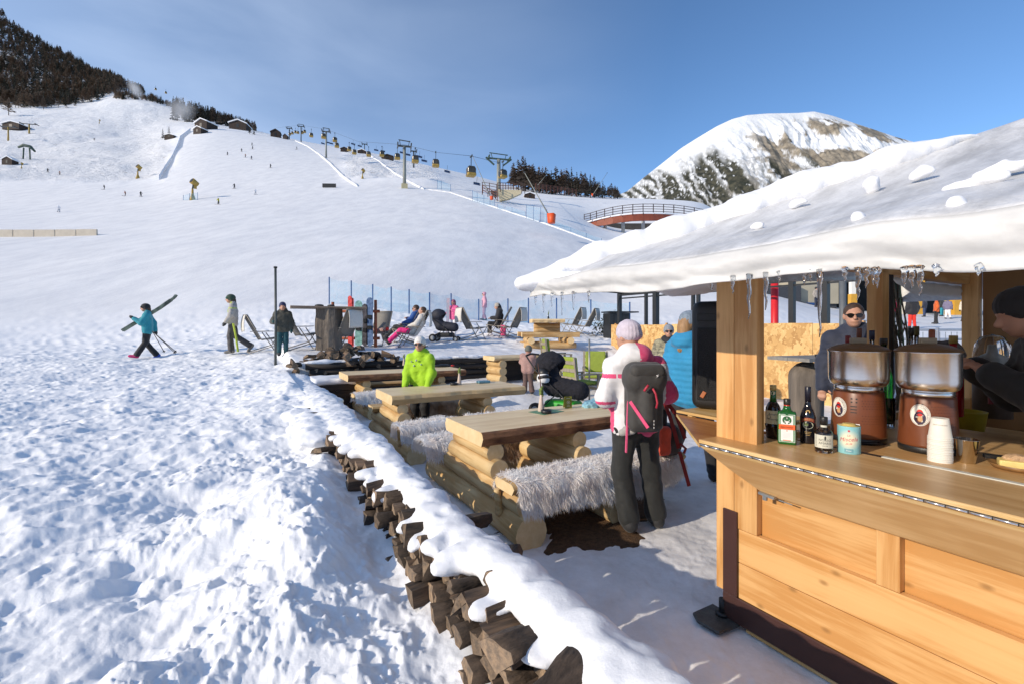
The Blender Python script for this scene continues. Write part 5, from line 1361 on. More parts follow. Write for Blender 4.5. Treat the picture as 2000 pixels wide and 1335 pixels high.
def sheepskin(label, b0, b1, ac, nb, tan=False, drop=(0.20, 0.20), z=0.0, hl=0.055, seed=0):
    bc = (b0 + b1) / 2; L = b1 - b0; q = np.random.RandomState(seed + 5)
    t = thing('sheepskin', label, 'sheepskin', S(bc, ac, z + 0.455), ROT, 'sheepskins on the log benches')
    def surf(x, s):
        """s in -1..1 across: front hem, over the seat, back hem"""
        hem = 1 + 0.28 * fbm(x * 3.1, x * 0 + seed, oc=3, seed=seed + 2) - 0.22 * smooth(0.7, 1.0, np.abs(x) / (L / 2))
        h = 0.155
        flat_ = 0.42
        a_ = np.abs(s); sg = np.sign(s)
        top = a_ < flat_
        dr = np.where(s < 0, drop[0], drop[1]) * hem
        u = np.clip((a_ - flat_) / (1 - flat_), 0, 1)
        rr = 0.04
        y = np.where(top, s / flat_ * h, sg * (h + 0.025 * np.sin(np.minimum(u * 5, 1) * np.pi / 2) + 0.035 * u))
        zz = np.where(top, 0.018 - 0.02 * (a_ / flat_) ** 4, -0.004 - u * dr)
        return np.stack([x, y, zz + 0.010 * fbm(x * 9, s * 3, oc=2, seed=seed + 4)], -1)
    nx, ns = 40, 24
    XX, SS = np.meshgrid(np.linspace(-L / 2, L / 2, nx), np.linspace(-1, 1, ns), indexing='ij')
    link('pelt', np_mesh('pelt', surf(XX, SS).reshape(-1, 3), np.stack(quad_idx(nx, ns), -1), [FURT if tan else FURM]), t)
    x = q.uniform(-L / 2, L / 2, nb); s = q.uniform(-1, 1, nb)
    p0 = surf(x, s); e = 0.01
    dx = surf(x + e, s) - p0; ds = surf(x, np.clip(s + e, -1, 1)) - surf(x, np.clip(s - e, -1, 1))
    nrm = np.cross(dx, ds); nrm /= np.maximum(np.linalg.norm(nrm, axis=1, keepdims=True), 1e-9); nrm *= np.where(nrm[:, 2:3] + 0.4 * nrm[:, 1:2] * np.sign(s)[:, None] < 0, -1, 1)
    clump = np.stack([fbm(x * 14, s * 5, oc=2, seed=seed + 6), fbm(x * 14 + 40, s * 5, oc=2, seed=seed + 7), np.zeros(nb)], -1)
    down = np.stack([np.zeros(nb), 0.5 * np.sign(s) * np.abs(s), np.full(nb, -0.9)], -1)
    wd = smooth(0.25, 0.6, np.abs(s))[:, None]
    d = nrm * (0.42 - 0.12 * wd) + down * (0.35 + 0.75 * wd) + clump * 0.75 + q.normal(0, 0.2, (nb, 3))
    d /= np.linalg.norm(d, axis=1, keepdims=True)
    ln = hl * q.uniform(0.6, 1.35, nb)[:, None]
    side = np.cross(d, q.normal(0, 1, (nb, 3))); side /= np.linalg.norm(side, axis=1, keepdims=True)
    w0 = 0.0024 * hl / 0.05
    mid = p0 + d * ln * 0.55; tip = mid + (d + np.array([0, 0, -0.45])) * ln * 0.5
    vs = np.stack([p0 - side * w0, p0 + side * w0, mid + side * w0 * 0.7, mid - side * w0 * 0.7, tip], 1).reshape(-1, 3)
    o5 = np.arange(nb)[:, None] * 5
    tri = np.concatenate([o5 + np.array([[0, 1, 2]]), o5 + np.array([[0, 2, 3]]), o5 + np.array([[3, 2, 4]])])
    fm = np_mesh('fleece', vs, tri, [FURT if tan else FURM])
    o = link('fleece', fm, t); o['kind'] = 'stuff'
    return t
sheepskin('shaggy white sheepskin hanging low over the front bench of the nearest table', 1.74, 2.72, 3.09, 24000, False, (0.21, 0.2), 0, 0.050, 1)
sheepskin('shaggy white sheepskin under the red rucksack on the nearest bench', 2.70, 3.46, 3.09, 17000, False, (0.20, 0.2), 0, 0.050, 2)
sheepskin('greyish sheepskin on the back bench of the nearest table, spilling over its end', 1.58, 2.30, 4.63, 6500, False, (0.18, 0.2), 0, 0.055, 3)
sheepskin('tan sheepskin seen beneath the top of the nearest table', 2.28, 3.3, 4.63, 6000, True, (0.24, 0.2), 0, 0.06, 4)
sheepskin('white sheepskin on the near bench of the middle table, at its left end', 1.58, 2.35, 5.48, 5000, False, (0.16, 0.2), 0, 0.05, 5)
sheepskin('white sheepskin on the near bench of the middle table, at its right end', 2.5, 3.4, 5.48, 5000, False, (0.2, 0.2), 0, 0.055, 6)
sheepskin('pinkish tan sheepskin showing beneath the middle table', 1.9, 3.2, 7.08, 5000, True, (0.2, 0.2), 0, 0.05, 7)
sheepskin('white sheepskin on the near bench of the farthest table', 1.7, 3.3, 8.45, 4500, False, (0.18, 0.2), 0, 0.05, 8)

# bare trodden ground under the nearest bench
_n = 40; vs = []; fs = []
for i in range(9):
    for j in range(_n):
        t = 2 * math.pi * j / _n; rr = i / 8 * (1 + 0.22 * math.sin(3 * t + 1) + 0.16 * math.sin(7 * t) + 0.10 * math.sin(13 * t + 2))
        p = S(2.55 + 0.78 * rr * math.cos(t), 3.10 + 0.47 * rr * math.sin(t))
        vs.append((p.x, p.y, gz(p.x, p.y) + 0.016 - 0.022 * (i / 8) ** 4))
for i in range(8):
    for j in range(_n): fs.append((i * _n + j, i * _n + (j + 1) % _n, (i + 1) * _n + (j + 1) % _n, (i + 1) * _n + j))
o = MB().add(vs, fs, 0, True).build('bare_ground', [mat('bare_earth', (0.055, 0.028, 0.012), 0.95, col2=(0.15, 0.08, 0.035), scale=30, bump=1.0, bscale=90, bdist=0.02)]); tag(o, 'brown bare earth under the nearest sheepskin bench', None, None, 'structure')

# things on the tables
def pot(label, loc, seed=0, tall=0.42):
    t = thing('twig_vase', label, 'vase', loc, 0.3 * seed, 'small vases on the log tables')
    MB().lathe([(0.034, 0), (0.036, 0.004), (0.022, 0.10), (0.014, 0.15), (0.013, 0.17)], n=16).build('vase_body', [mat('vase_clay', (0.62, 0.50, 0.42), 0.6, 0.08)], t)
    MB().tube([(0, 0, 0.15), (-0.01, 0.004, 0.15 + tall * 0.5), (-0.03 - 0.02 * seed, 0, 0.15 + tall)], [0.006, 0.005, 0.002], 6).build('twig', [mat('twig', (0.14, 0.055, 0.03), 0.7, 0.2)], t)
    mb = MB()
    for i in range(7): mb.sph((0.012 * math.cos(i * 2.2), 0.012 * math.sin(i * 2.2), 0.165 + 0.012 * i), (0.014, 0.014, 0.022), 6, 5)
    mb.build('moss', [mat('moss', (0.16, 0.22, 0.05), 0.8, 0.3, 40)], t)
TZ = 0.751
def on_table(px, py, z=TZ):
    Yd = (HC - z) * FPX / (py - 640); return Vector(((px - 1000) / FPX * Yd, Yd, z))
pot('small pale vase with a bare red twig on the nearest table', on_table(1057, 802), 0.2, 0.34)
pot('small pale vase with moss on the middle table', on_table(897, 750), 1, 0.06)
pot('small pale vase on the farthest table beside the person in lime green', on_table(789, 713), 2, 0.05)
t = thing('ashtray', 'black round ashtray beside the vase on the nearest table', 'ashtray', on_table(1067, 806), 0)
MB().lathe([(0.045, 0), (0.052, 0.006), (0.054, 0.034), (0.045, 0.036), (0.040, 0.012), (0, 0.01)], n=20, cap1=False).build('bowl', [BPLAST], t)
t = thing('ashtray', 'black ashtray beside the vase on the middle table', 'ashtray', on_table(886, 751), 0); MB().lathe([(0.05, 0), (0.055, 0.035), (0.045, 0.036), (0.040, 0.012), (0, 0.01)], n=16, cap1=False).build('bowl', [BPLAST], t)
t = thing('ashtray', 'black ashtray beside the vase on the farthest table', 'ashtray', on_table(781, 716), 0); MB().lathe([(0.06, 0), (0.07, 0.035), (0.055, 0.036), (0.05, 0.012), (0, 0.01)], n=16, cap1=False).build('bowl', [BPLAST], t)
o = MB().box((0, 0, 0.001), (0.30, 0.22, 0.002)).build('place_mat', [mat('mat_green', (0.10, 0.23, 0.13), 0.6, 0.1)], None, on_table(1067, 803), ROT + 0.2); tag(o, 'thin green place mat under the vase and ashtray', 'place mat')
t = thing('menu_card', 'upright olive green menu card with a round emblem on the nearest table', 'menu card', on_table(1110, 796), rad(12))
mb = MB(); M_ = Matrix.Rotation(-0.12, 3, 'X'); mb.box((0, 0, 0.062), (0.078, 0.003, 0.124), M_); mb.box((0, 0.04, 0.06), (0.078, 0.003, 0.124), Matrix.Rotation(0.35, 3, 'X')); mb.build('card', [mat('card_green', (0.20, 0.20, 0.025), 0.5, 0.05)], t)
mb = MB()
def tilt(vs): return [tuple(M_ @ Vector((v[0], -0.0022, v[2])) + Vector((0, 0, 0.062))) for v in vs]
vs, fs = disc(0.017, 0, 0.0, 20, 0.013); mb.add(tilt(vs), fs); vs, fs = disc(0.006, 0, 0.0, 12); mb.add(tilt(vs), fs)
vs, fs = patch(0.04, 0.004, 0.042, 1); mb.add(tilt(vs), fs); vs, fs = patch(0.03, 0.004, -0.034, 1); mb.add(tilt(vs), fs); vs, fs = patch(0.04, 0.003, -0.044, 1); mb.add(tilt(vs), fs)
mb.build('emblem', [mat('card_print', (0.62, 0.62, 0.5), 0.5, 0.03)], t)
c = on_table(1165, 792); 
prims = [('e', (0.0, 0, 0.022), (0.13, 0.09, 0.03), None), ('e', (0.09, 0.03, 0.03), (0.11, 0.08, 0.04), None), ('e', (-0.09, -0.01, 0.015), (0.08, 0.06, 0.02), None), ('e', (0.16, -0.02, 0.03), (0.07, 0.06, 0.035), None)]
vs, q = sdf(prims, 0.008, 0.02, lambda x, y, z: 0.022 * (1 - 2 * np.abs(fbm(x * 13, y * 22, z * 13, oc=3, seed=6))))
o = link('folded_jacket', np_mesh('folded_jacket', vs, q, [mat('pale_blue_cloth', (0.25, 0.47, 0.56), 0.7, 0.12, 10)]), None, c, ROT); tag(o, 'crumpled pale blue jacket lying on the nearest table', 'jacket')
t = thing('glass_tray', 'flat pale blue case lying on the middle table', 'tray', on_table(944, 747), ROT); MB().box((0, 0, 0.02), (0.2, 0.11, 0.04)).build('case', [mat('case_blue', (0.13, 0.27, 0.34), 0.25, 0.2, 12)], t, bev=0.012, seg=2)
t = thing('gloves', 'dark gloves left on the farthest table behind the lime jacket', 'gloves', on_table(862, 716), ROT)
vs, q = sdf([('e', (0, 0, 0.03), (0.16, 0.07, 0.035), None), ('e', (0.16, 0.03, 0.025), (0.1, 0.05, 0.03), None)], 0.012, 0.02, lambda x, y, z: 0.01 * fbm(x * 20, y * 20, z * 20, oc=2)); link('glove', np_mesh('glove', vs, q, [BPLAST]), t)
MB().sph((0.26, 0.0, 0.02), (0.05, 0.035, 0.02), 10, 6).build('pompom', [RED], t)

# ------------------------------------------------------------------ end of the terrace: black timber walls, wood heap, black box
CHAR = mat('charred_wood', (0.014, 0.011, 0.010), 0.75, col2=(0.05, 0.038, 0.03), scale=12, bump=0.6, bscale=30, stretch=(0.15, 1, 1), rnd=0.2)
t = thing('log_wall', 'low wall of stacked black logs behind the farthest table', 'wall', S(3.6, 10.80, 0.2), ROT)
for i in range(5): round_log(MB(), (-2.4 + 0.08 * (i % 2), 0, 0.04 + 0.135 * i), (2.48 - 0.1 * (i % 2), 0, 0.04 + 0.135 * i), 0.072, 0.066, 10, 40 + i).build('log', [CHAR, CHAR], t)
prims = [('e', (x, 0.02 + 0.03 * R.random(), 0.66 + 0.02 * R.random()), (0.25, 0.10, 0.045), None) for x in np.arange(-2.2, 2.5, 0.17) if R.random() < 0.75]
vs, q = sdf(prims, 0.025, 0.03, lambda x, y, z: 0.03 * fbm(x * 5, y * 5, z * 5, oc=3, seed=33)); link('snow_cover', np_mesh('snow_cover', vs, q, [SNOW]), t)
t = thing('timber_box', 'black timber box with snow on its lid at the end of the firewood stack', 'box', S(1.72, 10.0, 0.0), ROT)
for i in range(4): MB().box((0, -0.42, 0.065 + 0.13 * i), (1.0, 0.05, 0.124)).build('plank', [CHAR], t, bev=0.006); MB().box((0.48, 0, 0.065 + 0.13 * i), (0.05, 0.79, 0.124)).build('plank', [CHAR], t, bev=0.006)
vs, q = sdf([('b', (0, 0, 0.56), (0.52, 0.46, 0.065), None, 0.06)], 0.022, 0.02, lambda x, y, z: 0.03 * fbm(x * 4, y * 4, z * 4, oc=3, seed=37)); link('snow_cover', np_mesh('snow_cover', vs, q, [SNOW]), t)
HB = (2.1, 11.25)
heap = thing('firewood_heap', 'loose dark heap of round firewood below the stump table', 'firewood', S(HB[0], HB[1], 0.75), ROT)
for i in range(125):
    u_ = max(-0.75, min(1.0, R.gauss(0.1, 0.5))); lim = max(0.05, 0.42 * math.exp(-(u_ / 0.75) ** 2))
    put_log(HB[0] + u_ * 1.5, HB[1] + R.gauss(-0.1, 0.22), R.uniform(-0.25, lim), R.uniform(-3, 3), rad(90) + R.gauss(0, 0.5), R.gauss(0, 0.15), None, R.uniform(0.75, 1.1), heap, HB)
t = thing('log_bench', 'pale log counter the toddler leans on', 'bench', S(5.75, 9.75, 0.33), ROT)
mb = MB(); slab(mb, 1.5, 0.6, 0.52, 0.62, 8, False); mb.build('seat', [TOPW, TOPE, EDGE2], t)
for x in (-0.55, 0.5):
    for zz in (0.1, 0.28, 0.44): round_log(MB(), (x, -0.34, zz), (x, 0.34, zz), 0.095, 0.09, 12, int(x * 10 + zz * 50)).build('log', [LOGW, LOGE], t)
MB().box((0, 0.1, 0.26), (1.0, 0.06, 0.5)).build('dark_board', [CHAR], t)

# ------------------------------------------------------------------ deck chairs, stump table, ski rack on the upper terrace
GFR = mat('chair_frame', (0.27, 0.24, 0.20), 0.5, 0.15, 20)
GSL = mat('chair_sling', (0.20, 0.185, 0.16), 0.7, 0.15, 60, bump=0.2)
TOW = mat('towel', (0.66, 0.63, 0.57), 0.85, 0.05, 20, bump=0.2, bscale=120)
def chair_tree():
    t = link('deck_chair', None)
    def tb(name, pts, r=0.014): MB().tube(pts, r, 7).build(name, [GFR], t)
    for s in (-0.27, 0.27):
        tb('side_rail', [(s, 0.52, 0.44), (s, 0.0, 0.36), (s * 0.98, -0.40, 1.08)])
        tb('leg', [(s, 0.50, 0.42), (s, 0.36, 0.20), (s, -0.30, 0.0)]); tb('leg', [(s * 1.05, 0.10, 0.58), (s * 1.05, 0.28, 0.30), (s * 1.05, 0.46, 0.0)])
        MB().bar((s * 1.1, 0.30, 0.615), (s * 1.1, -0.22, 0.60), 0.045, 0.02).build('armrest', [GFR], t, bev=0.006)
    tb('crossbar', [(-0.27, -0.30, 0.012), (0.27, -0.30, 0.012)]); tb('crossbar', [(-0.28, 0.46, 0.012), (0.28, 0.46, 0.012)]); tb('top_bar', [(-0.265, -0.40, 1.08), (0.265, -0.40, 1.08)])
    n = 8
    def sheet(p0, p1, sag, name):
        vs, fs = [], []
        for i in range(n + 1):
            f = i / n; p = Vector(p0).lerp(Vector(p1), f); nn = sag * math.sin(math.pi * f)
            for x in (-0.255, 0.255): vs.append((x, p.y + nn * 0.6, p.z - nn))
        for i in range(n): fs.append((2 * i, 2 * i + 1, 2 * i + 3, 2 * i + 2))
        o = MB().add(vs, fs, 0, True).build(name, [GSL], t); m_ = o.modifiers.new('t', 'SOLIDIFY'); m_.thickness = 0.006
    sheet((0, 0.50, 0.44), (0, 0.0, 0.365), 0.03, 'seat'); sheet((0, 0.0, 0.37), (0, -0.395, 1.07), 0.03, 'backrest')
    return t
CH0 = chair_tree()
ch_used = [False]
def chair(px, py, rz, label, towel=None, sc_=1.0, loc=None):
    p = loc or hit(px, py)
    o = CH0 if not ch_used[0] else copy_tree(CH0); ch_used[0] = True
    o.location = p; o.rotation_euler = (0, 0, rz); o.scale = (sc_,) * 3
    tag(o, label, 'deck chair', 'deck chairs on the upper terrace')
    if towel:
        vs, fs = [], []; n = 14
        for i in range(n + 1):
            f = i / n
            if f < 0.45: k = f / 0.45; y, z = -0.375 + 0.24 * (1 - k), 1.10 - 0.44 * (1 - k)
            else: k = (f - 0.45) / 0.55; y, z = -0.40 - 0.035 * k - 0.03 * math.sin(k * 3), 1.10 - 0.50 * k
            for j in range(5): x = -0.235 + 0.47 * j / 4; vs.append((x, y + 0.012 * math.sin(x * 17 + i * 0.3) * (0.3 + abs(f - 0.45)), z + 0.008 * math.sin(x * 9)))
        for i in range(n):
            for j in range(4): a = i * 5 + j; fs.append((a, a + 1, a + 6, a + 5))
        tw = MB().add(vs, fs, 0, True).build('towel', [TOW], None, p, rz); tw.scale = (sc_,) * 3; m_ = tw.modifiers.new('t', 'SOLIDIFY'); m_.thickness = 0.012
        tag(tw, towel, 'towel', 'towels on the deck chairs')
    return p
chair(508, 688, rad(-52), 'deck chair at the far left end behind the boy with the pole', 'pale towel over the deck chair behind the boy with the pole')
chair(583, 690, rad(-50), 'deck chair between the boy and the stump table', 'pale towel over the deck chair between the boy and the stump table')
chair(672, 684, rad(62), 'deck chair half hidden behind the stump table', 'white towel over the deck chair behind the stump table')
chair(741, 676, rad(172), 'empty deck chair facing the camera with gear on its seat')
pA = chair(812, 678, rad(90), 'deck chair of the lounging person in pink trousers', 'pale towel behind the lounging person in pink trousers')
pB = chair(800, 668, rad(88), 'deck chair of the lounging man in blue')
chair(918, 664, rad(-58), 'deck chair with its back to the girl in pink', 'broad beige towel over the deck chair beside the girl in pink')
pC = chair(978, 657, rad(85), 'deck chair under the seated woman in black')
chair(1003, 660, rad(60), 'deck chair with towel just right of the seated woman in black', 'white towel over the deck chair right of the seated woman in black')
chair(1122, 652, rad(56), 'left one of the two deck chairs right of the upper log table', 'pale towel over the left chair beyond the upper log table')
chair(1147, 656, rad(60), 'right one of the two deck chairs right of the upper log table', 'pale towel over the right chair beyond the upper log table')

p = hit(642, 690); t = thing('stump_table', 'bar table made of a split grey tree trunk with a plank top', 'table', p, 0.1)
vs, fs = [], []; n = 14
for i in range(9):
    for j in range(n):
        a = 2 * math.pi * j / n; rr = (0.335 + 0.03 * math.sin(j * 2.3) + 0.02 * math.sin(i * 1.3 + j)) * (1.0 + 0.05 * (i / 8)); vs.append((rr * math.cos(a), rr * 0.9 * math.sin(a), -0.1 + 1.19 * i / 8))
for i in range(8):
    for j in range(n): fs.append((i * n + j, i * n + (j + 1) % n, (i + 1) * n + (j + 1) % n, (i + 1) * n + j))
MB().add(vs, fs, 0, False).build('trunk', [mat('grey_trunk', (0.06, 0.05, 0.042), 0.85, col2=(0.20, 0.165, 0.13), scale=8, bump=1.0, bscale=16, stretch=(1, 1, 0.12), bdist=0.03)], t)
slab(MB(), 1.85, 0.7, 1.09, 1.15, 12, False).build('plank_top', [mat('grey_plank', (0.16, 0.12, 0.09), 0.7, col2=(0.30, 0.23, 0.17), scale=10, stretch=(0.2, 1, 1)), TOPE, mat('plank_edge', (0.12, 0.085, 0.06), 0.8, 0.3)], t).rotation_euler = (0, 0, 0.35)
t2 = thing('gloves', 'dark gloves and glasses on the stump table', 'gloves', p + Vector((-0.1, 0, 1.15)), 0)
vs, q = sdf([('e', (-0.15, 0, 0.03), (0.12, 0.07, 0.035), None), ('e', (0.15, 0.03, 0.025), (0.1, 0.06, 0.035), None)], 0.014, 0.02); link('glove', np_mesh('glove', vs, q, [BPLAST]), t2)
rp = hit(652, 680) + Vector((0.25, 0.9, 0.06)); rk = thing('ski_rack', 'reddish wooden ski rack behind the stump table', 'ski rack', rp, 0)
RW = mat('red_wood', (0.30, 0.085, 0.035), 0.7, 0.3, 14, stretch=(1, 1, 0.3))
for x, h in ((-0.62, 1.28), (0.66, 1.34)): MB().cyl((x, 0, -0.25), (x, 0, h), 0.05, 0.045, 8).build('post', [RW], rk)
for z in (0.20, 1.0): MB().cyl((-0.78, -0.06, z), (0.8, -0.06, z), 0.045, n=8).build('rail', [RW], rk)
for i, (x, h, wd, col, lab, nm) in enumerate(((0.0 - 0.06, 1.52, 0.12, (0.55, 0.04, 0.03), 'pair of red skis standing in the rack', 'skis'), (0.20, 1.38, 0.22, (0.13, 0.27, 0.24), 'teal snowboard standing in the rack', 'snowboard'), (0.385, 1.28, 0.17, (0.03, 0.025, 0.03), 'short dark snowboard standing in the rack', 'snowboard'), (0.53, 1.47, 0.20, (0.06, 0.11, 0.21), 'blue and white snowboard standing in the rack', 'snowboard'))):
    t = thing(nm, lab, nm, rp + Vector((x, -0.14, -0.06)), 0)
    pts = [(-wd / 2, 0.1), (-wd / 2 * 0.88, h * 0.5), (-wd / 2, h - wd * 0.6)] + [(wd / 2 * math.cos(a), h - wd * 0.6 + wd * 0.6 * math.sin(a)) for a in np.linspace(math.pi, 0, 9)[1:-1]] + [(wd / 2, h - wd * 0.6), (wd / 2 * 0.88, h * 0.5), (wd / 2, 0.1), (0, 0.0)]
    m_ = mat('deck_%d' % i, col, 0.35, col2=tuple(min(1, c * 1.8 + 0.08) for c in col), scale=9, detail=1)
    MB().prism(pts, -0.006, 0.006, axis='y').build('deck' if nm == 'snowboard' else 'ski', [m_], t)
    if nm == 'skis': MB().prism([(p_[0] * 0.8 + 0.06, p_[1] - 0.06) for p_ in pts], 0.02, 0.032, axis='y').build('ski', [m_], t)
    for zz in (0.55, 0.85): MB().box((0, -0.03, zz * h / 1.4), (wd * 0.7, 0.05, 0.11)).build('binding', [BPLAST], t, bev=0.01)
o = MB().tube([(0, 0, -0.2), (0.008, 0, 1.0), (0.0, 0, 2.25)], [0.03, 0.028, 0.027], 9).build('pole', [mat('pole_grey', (0.06, 0.07, 0.065), 0.5, 0.2)], None); 
pp = hit(538, 712, 10.5); o.location = pp; tag(o, 'thin dark upright pole the boy holds on to', 'pole'); MB().cyl((0, 0, 2.24), (0, 0, 2.28), 0.04).build('cap', [BLACK], o)
# gear on the empty chair
p = hit(741, 676); q_ = [('e', (-0.08, 0, 0.05), (0.12, 0.12, 0.07), None), ('e', (0.1, 0.05, 0.06), (0.1, 0.11, 0.07), None), ('e', (0.2, -0.02, 0.07), (0.06, 0.07, 0.06), None)]
vs, q = sdf(q_, 0.015, 0.02, lambda x, y, z: 0.02 * fbm(x * 15, y * 15, z * 15, oc=2))
o = link('clothes', np_mesh('clothes', vs, q, [mat('mixed_cloth', (0.05, 0.04, 0.05), 0.7, col2=(0.55, 0.35, 0.30), scale=9, detail=1)]), None, p + Vector((0.02, -0.18, 0.43))); tag(o, 'bundle of gloves and scarves on the empty deck chair', 'clothes')
vs, q = sdf([('e', (0, 0, 0), (0.06, 0.05, 0.06), None)], 0.012, 0.01); o = link('hat', np_mesh('hat', vs, q, [RED]), None, p + Vector((0.30, -0.2, 0.52))); tag(o, 'red knitted hat on the edge of the empty deck chair', 'hat')

# upper log table
p = hit(1068, 676); t = thing('log_table', 'short log table with log benches on the upper terrace', 'table', p, rad(4), 'log tables inside the firewood stack'); del t['group']
slab(MB(), 1.02, 0.9, 0.74, 0.86, 21, False).build('tabletop', [TOPW, TOPE, EDGE2], t)
for i, (zz, L) in enumerate(((0.65, 0.42), (0.50, 0.42), (0.35, 0.42))): round_log(MB(), (-L, 0, zz), (L, 0, zz), 0.085, 0.082, 12, 60 + i).build('log', [LOGX, LOGE], t)
for y in (-0.75, 0.75):
    mb = MB(); slab(mb, 1.75, 0.32, 0.30, 0.45, 22, False); mb.v = [(v[0], v[1] + y, v[2]) for v in mb.v]; mb.build('bench_seat', [LOGX, TOPE, EDGE2], t)
for x in (-0.6, 0.6): round_log(MB(), (x, -0.95, 0.2), (x, 0.95, 0.2), 0.10, 0.09, 12, 66).build('log', [LOGW, LOGE], t)
for y in (-0.7, 0.7): round_log(MB(), (-0.8, y, 0.05), (0.8, y, 0.05), 0.09, 0.09, 12, 67).build('log', [LOGX, LOGE], t)
tv = thing('twig_vase', 'dark bottle vase with sprig on the upper log table', 'vase', p + Vector((0.05, 0, 0.86)), 0); MB().lathe([(0.03, 0), (0.035, 0.05), (0.012, 0.1), (0.012, 0.16)], n=12).build('vase_body', [BLG], tv); MB().tube([(0, 0, 0.15), (0.02, 0, 0.28)], [0.02, 0.004], 6).build('sprig', [MATS['moss']], tv)

# green cushioned chairs
GC = mat('green_cushion', (0.27, 0.34, 0.045), 0.75, 0.12, 12, bump=0.1)
def green_chair(px, Yd, rz, label):
    g = G(px, Yd); t = thing('garden_chair', label, 'garden chair', g, rz, 'wooden chairs with green cushions')
    W_ = mat('weathered_wood', (0.30, 0.26, 0.20), 0.7, 0.2, 16, stretch=(1, 1, 0.3))
    for s in (-0.27, 0.27):
        MB().bar((s, 0.27, 0), (s, 0.27, 0.62), 0.045, 0.045).build('leg', [W_], t); MB().bar((s, -0.24, 0), (s, -0.36, 1.0), 0.045, 0.04).build('leg', [W_], t)
        MB().bar((s, 0.30, 0.635), (s, -0.30, 0.635), 0.06, 0.025).build('armrest', [W_], t)
    MB().bar((-0.27, -0.26, 0.25), (0.27, -0.26, 0.25), 0.03, 0.05).build('crossbar', [W_], t); MB().bar((-0.27, 0.27, 0.32), (0.27, 0.27, 0.32), 0.03, 0.05).build('crossbar', [W_], t)
    for i in range(5): MB().bar((-0.27, -0.20 + i * 0.11, 0.40), (0.27, -0.20 + i * 0.11, 0.40), 0.08, 0.02).build('slat', [W_], t)
    for z in (0.55, 0.72, 0.88): MB().bar((-0.26, -0.295 - (z - 0.5) * 0.12, z), (0.26, -0.295 - (z - 0.5) * 0.12, z), 0.02, 0.07).build('slat', [W_], t)
    MB().box((0, 0.03, 0.45), (0.48, 0.52, 0.07)).build('cushion', [GC], t, bev=0.025, seg=2)
    MB().box((0, -0.27, 0.75), (0.48, 0.08, 0.50), Matrix.Rotation(0.12, 3, 'X')).build('cushion', [GC], t, bev=0.03, seg=2)
green_chair(1133, 10.0, rad(-60), 'green cushioned chair turned sideways between the pram and the woman')
green_chair(1163, 11.0, rad(170), 'green cushioned chair facing the camera just left of the woman in pink')
green_chair(1088, 11.5, rad(-80), 'green cushioned chair half hidden behind the black fur pram')
g = G(1151, 10.5); o = MB().cyl((0, 0, -0.1), (0, 0, 1.35), 0.02, n=8).build('parasol_pole', [mat('pole_metal', (0.35, 0.34, 0.31), 0.4, 0.1, metal=0.6)], None, g); tag(o, 'thin metal parasol pole between the green chairs', 'pole')

# prams
def wheel(t, x, y, r, w_=0.04, rim=None):
    wl_ = MB().tube([(x, y - w_ / 2, r), (x, y + w_ / 2, r)], r, 18, 0, True, True).build('wheel', [BPLAST], t)
    mb = MB(); mb.tube([(x, y - w_ / 2 - 0.004, r), (x, y + w_ / 2 + 0.004, r)], r * 0.55, 14); mb.build('hub', [rim or GALV], wl_)
def pram(label, loc, rz, fur, basket, sc_):
    t = thing('pram', label, 'pram', loc, rz); t.scale = (sc_,) * 3
    cl = mat('pram_fur', (0.012, 0.012, 0.018), 0.9, 0.5, 30, bump=1.0, bscale=120) if fur else mat('pram_cloth', (0.018, 0.02, 0.032), 0.7, 0.2, 10)
    dz = (lambda x, y, z: 0.02 * fbm(x * 30, y * 30, z * 30, oc=2, seed=3)) if fur else (lambda x, y, z: 0.008 * fbm(x * 12, y * 12, z * 12, oc=2, seed=3))
    sdf_obj('seat', [('c', (-0.10, 0, 0.52), (0.38, 0, 0.48), 0.17, 0.15), ('c', (-0.12, 0, 0.55), (-0.26, 0, 0.86), 0.17, 0.17)], 0.02, [cl], t, 0.05, dz)
    sdf_obj('hood', [('e', (-0.16, 0, 0.88), (0.26, 0.23, 0.22), None), ('-', ('e', (0.06, 0, 0.74), (0.24, 0.20, 0.20), None))], 0.02, [cl], t, 0.03, dz)
    for s in (-0.2, 0.2):
        MB().tube([(-0.30, s, 0.12), (0.10, s, 0.45), (-0.35, s, 0.80), (-0.52, s, 1.02)], 0.013, 7).build('frame', [BLACK], t); MB().tube([(0.45, s * 0.8, 0.10), (0.05, s, 0.5)], 0.013, 7).build('frame', [BLACK], t)
        wheel(t, -0.30, s * 1.25, 0.13); wheel(t, 0.46, s * 0.85, 0.09)
    MB().tube([(-0.52, -0.2, 1.02), (-0.55, 0, 1.04), (-0.52, 0.2, 1.02)], 0.017, 8).build('handle', [BLACK], t)
    sdf_obj('basket', [('b', (0.08, 0, 0.22), (0.28, 0.17, 0.08), None, 0.05)], 0.02, [basket], t)
    return t
pram('dark blue folding pram between the loungers and the girl in pink', hit(866, 667), rad(-8), False, BLACK, 0.98)
pp = pram('black fur covered pram with bright green basket behind the nearest table', G(1092, 8.4), rad(-35), True, mat('bright_green', (0.03, 0.36, 0.03), 0.5, 0.1), 1.08)
hl = thing('ski_helmet', 'black and white ski helmet hanging from the fur pram', 'helmet', G(1061, 8.3) + Vector((0, 0, 0.72)), 0.3)
vs, q = sdf([('e', (0, 0, 0), (0.11, 0.13, 0.12), None), ('-', ('e', (0, 0, -0.08), (0.085, 0.1, 0.1), None))], 0.01, 0.01)
link('shell', np_mesh('shell', vs, q, [WHITE]), hl); MB().tube([(-0.11, -0.05, 0.02), (0, -0.14, 0.05), (0.11, -0.05, 0.02)], 0.03, 8).build('goggles', [BPLAST], hl)
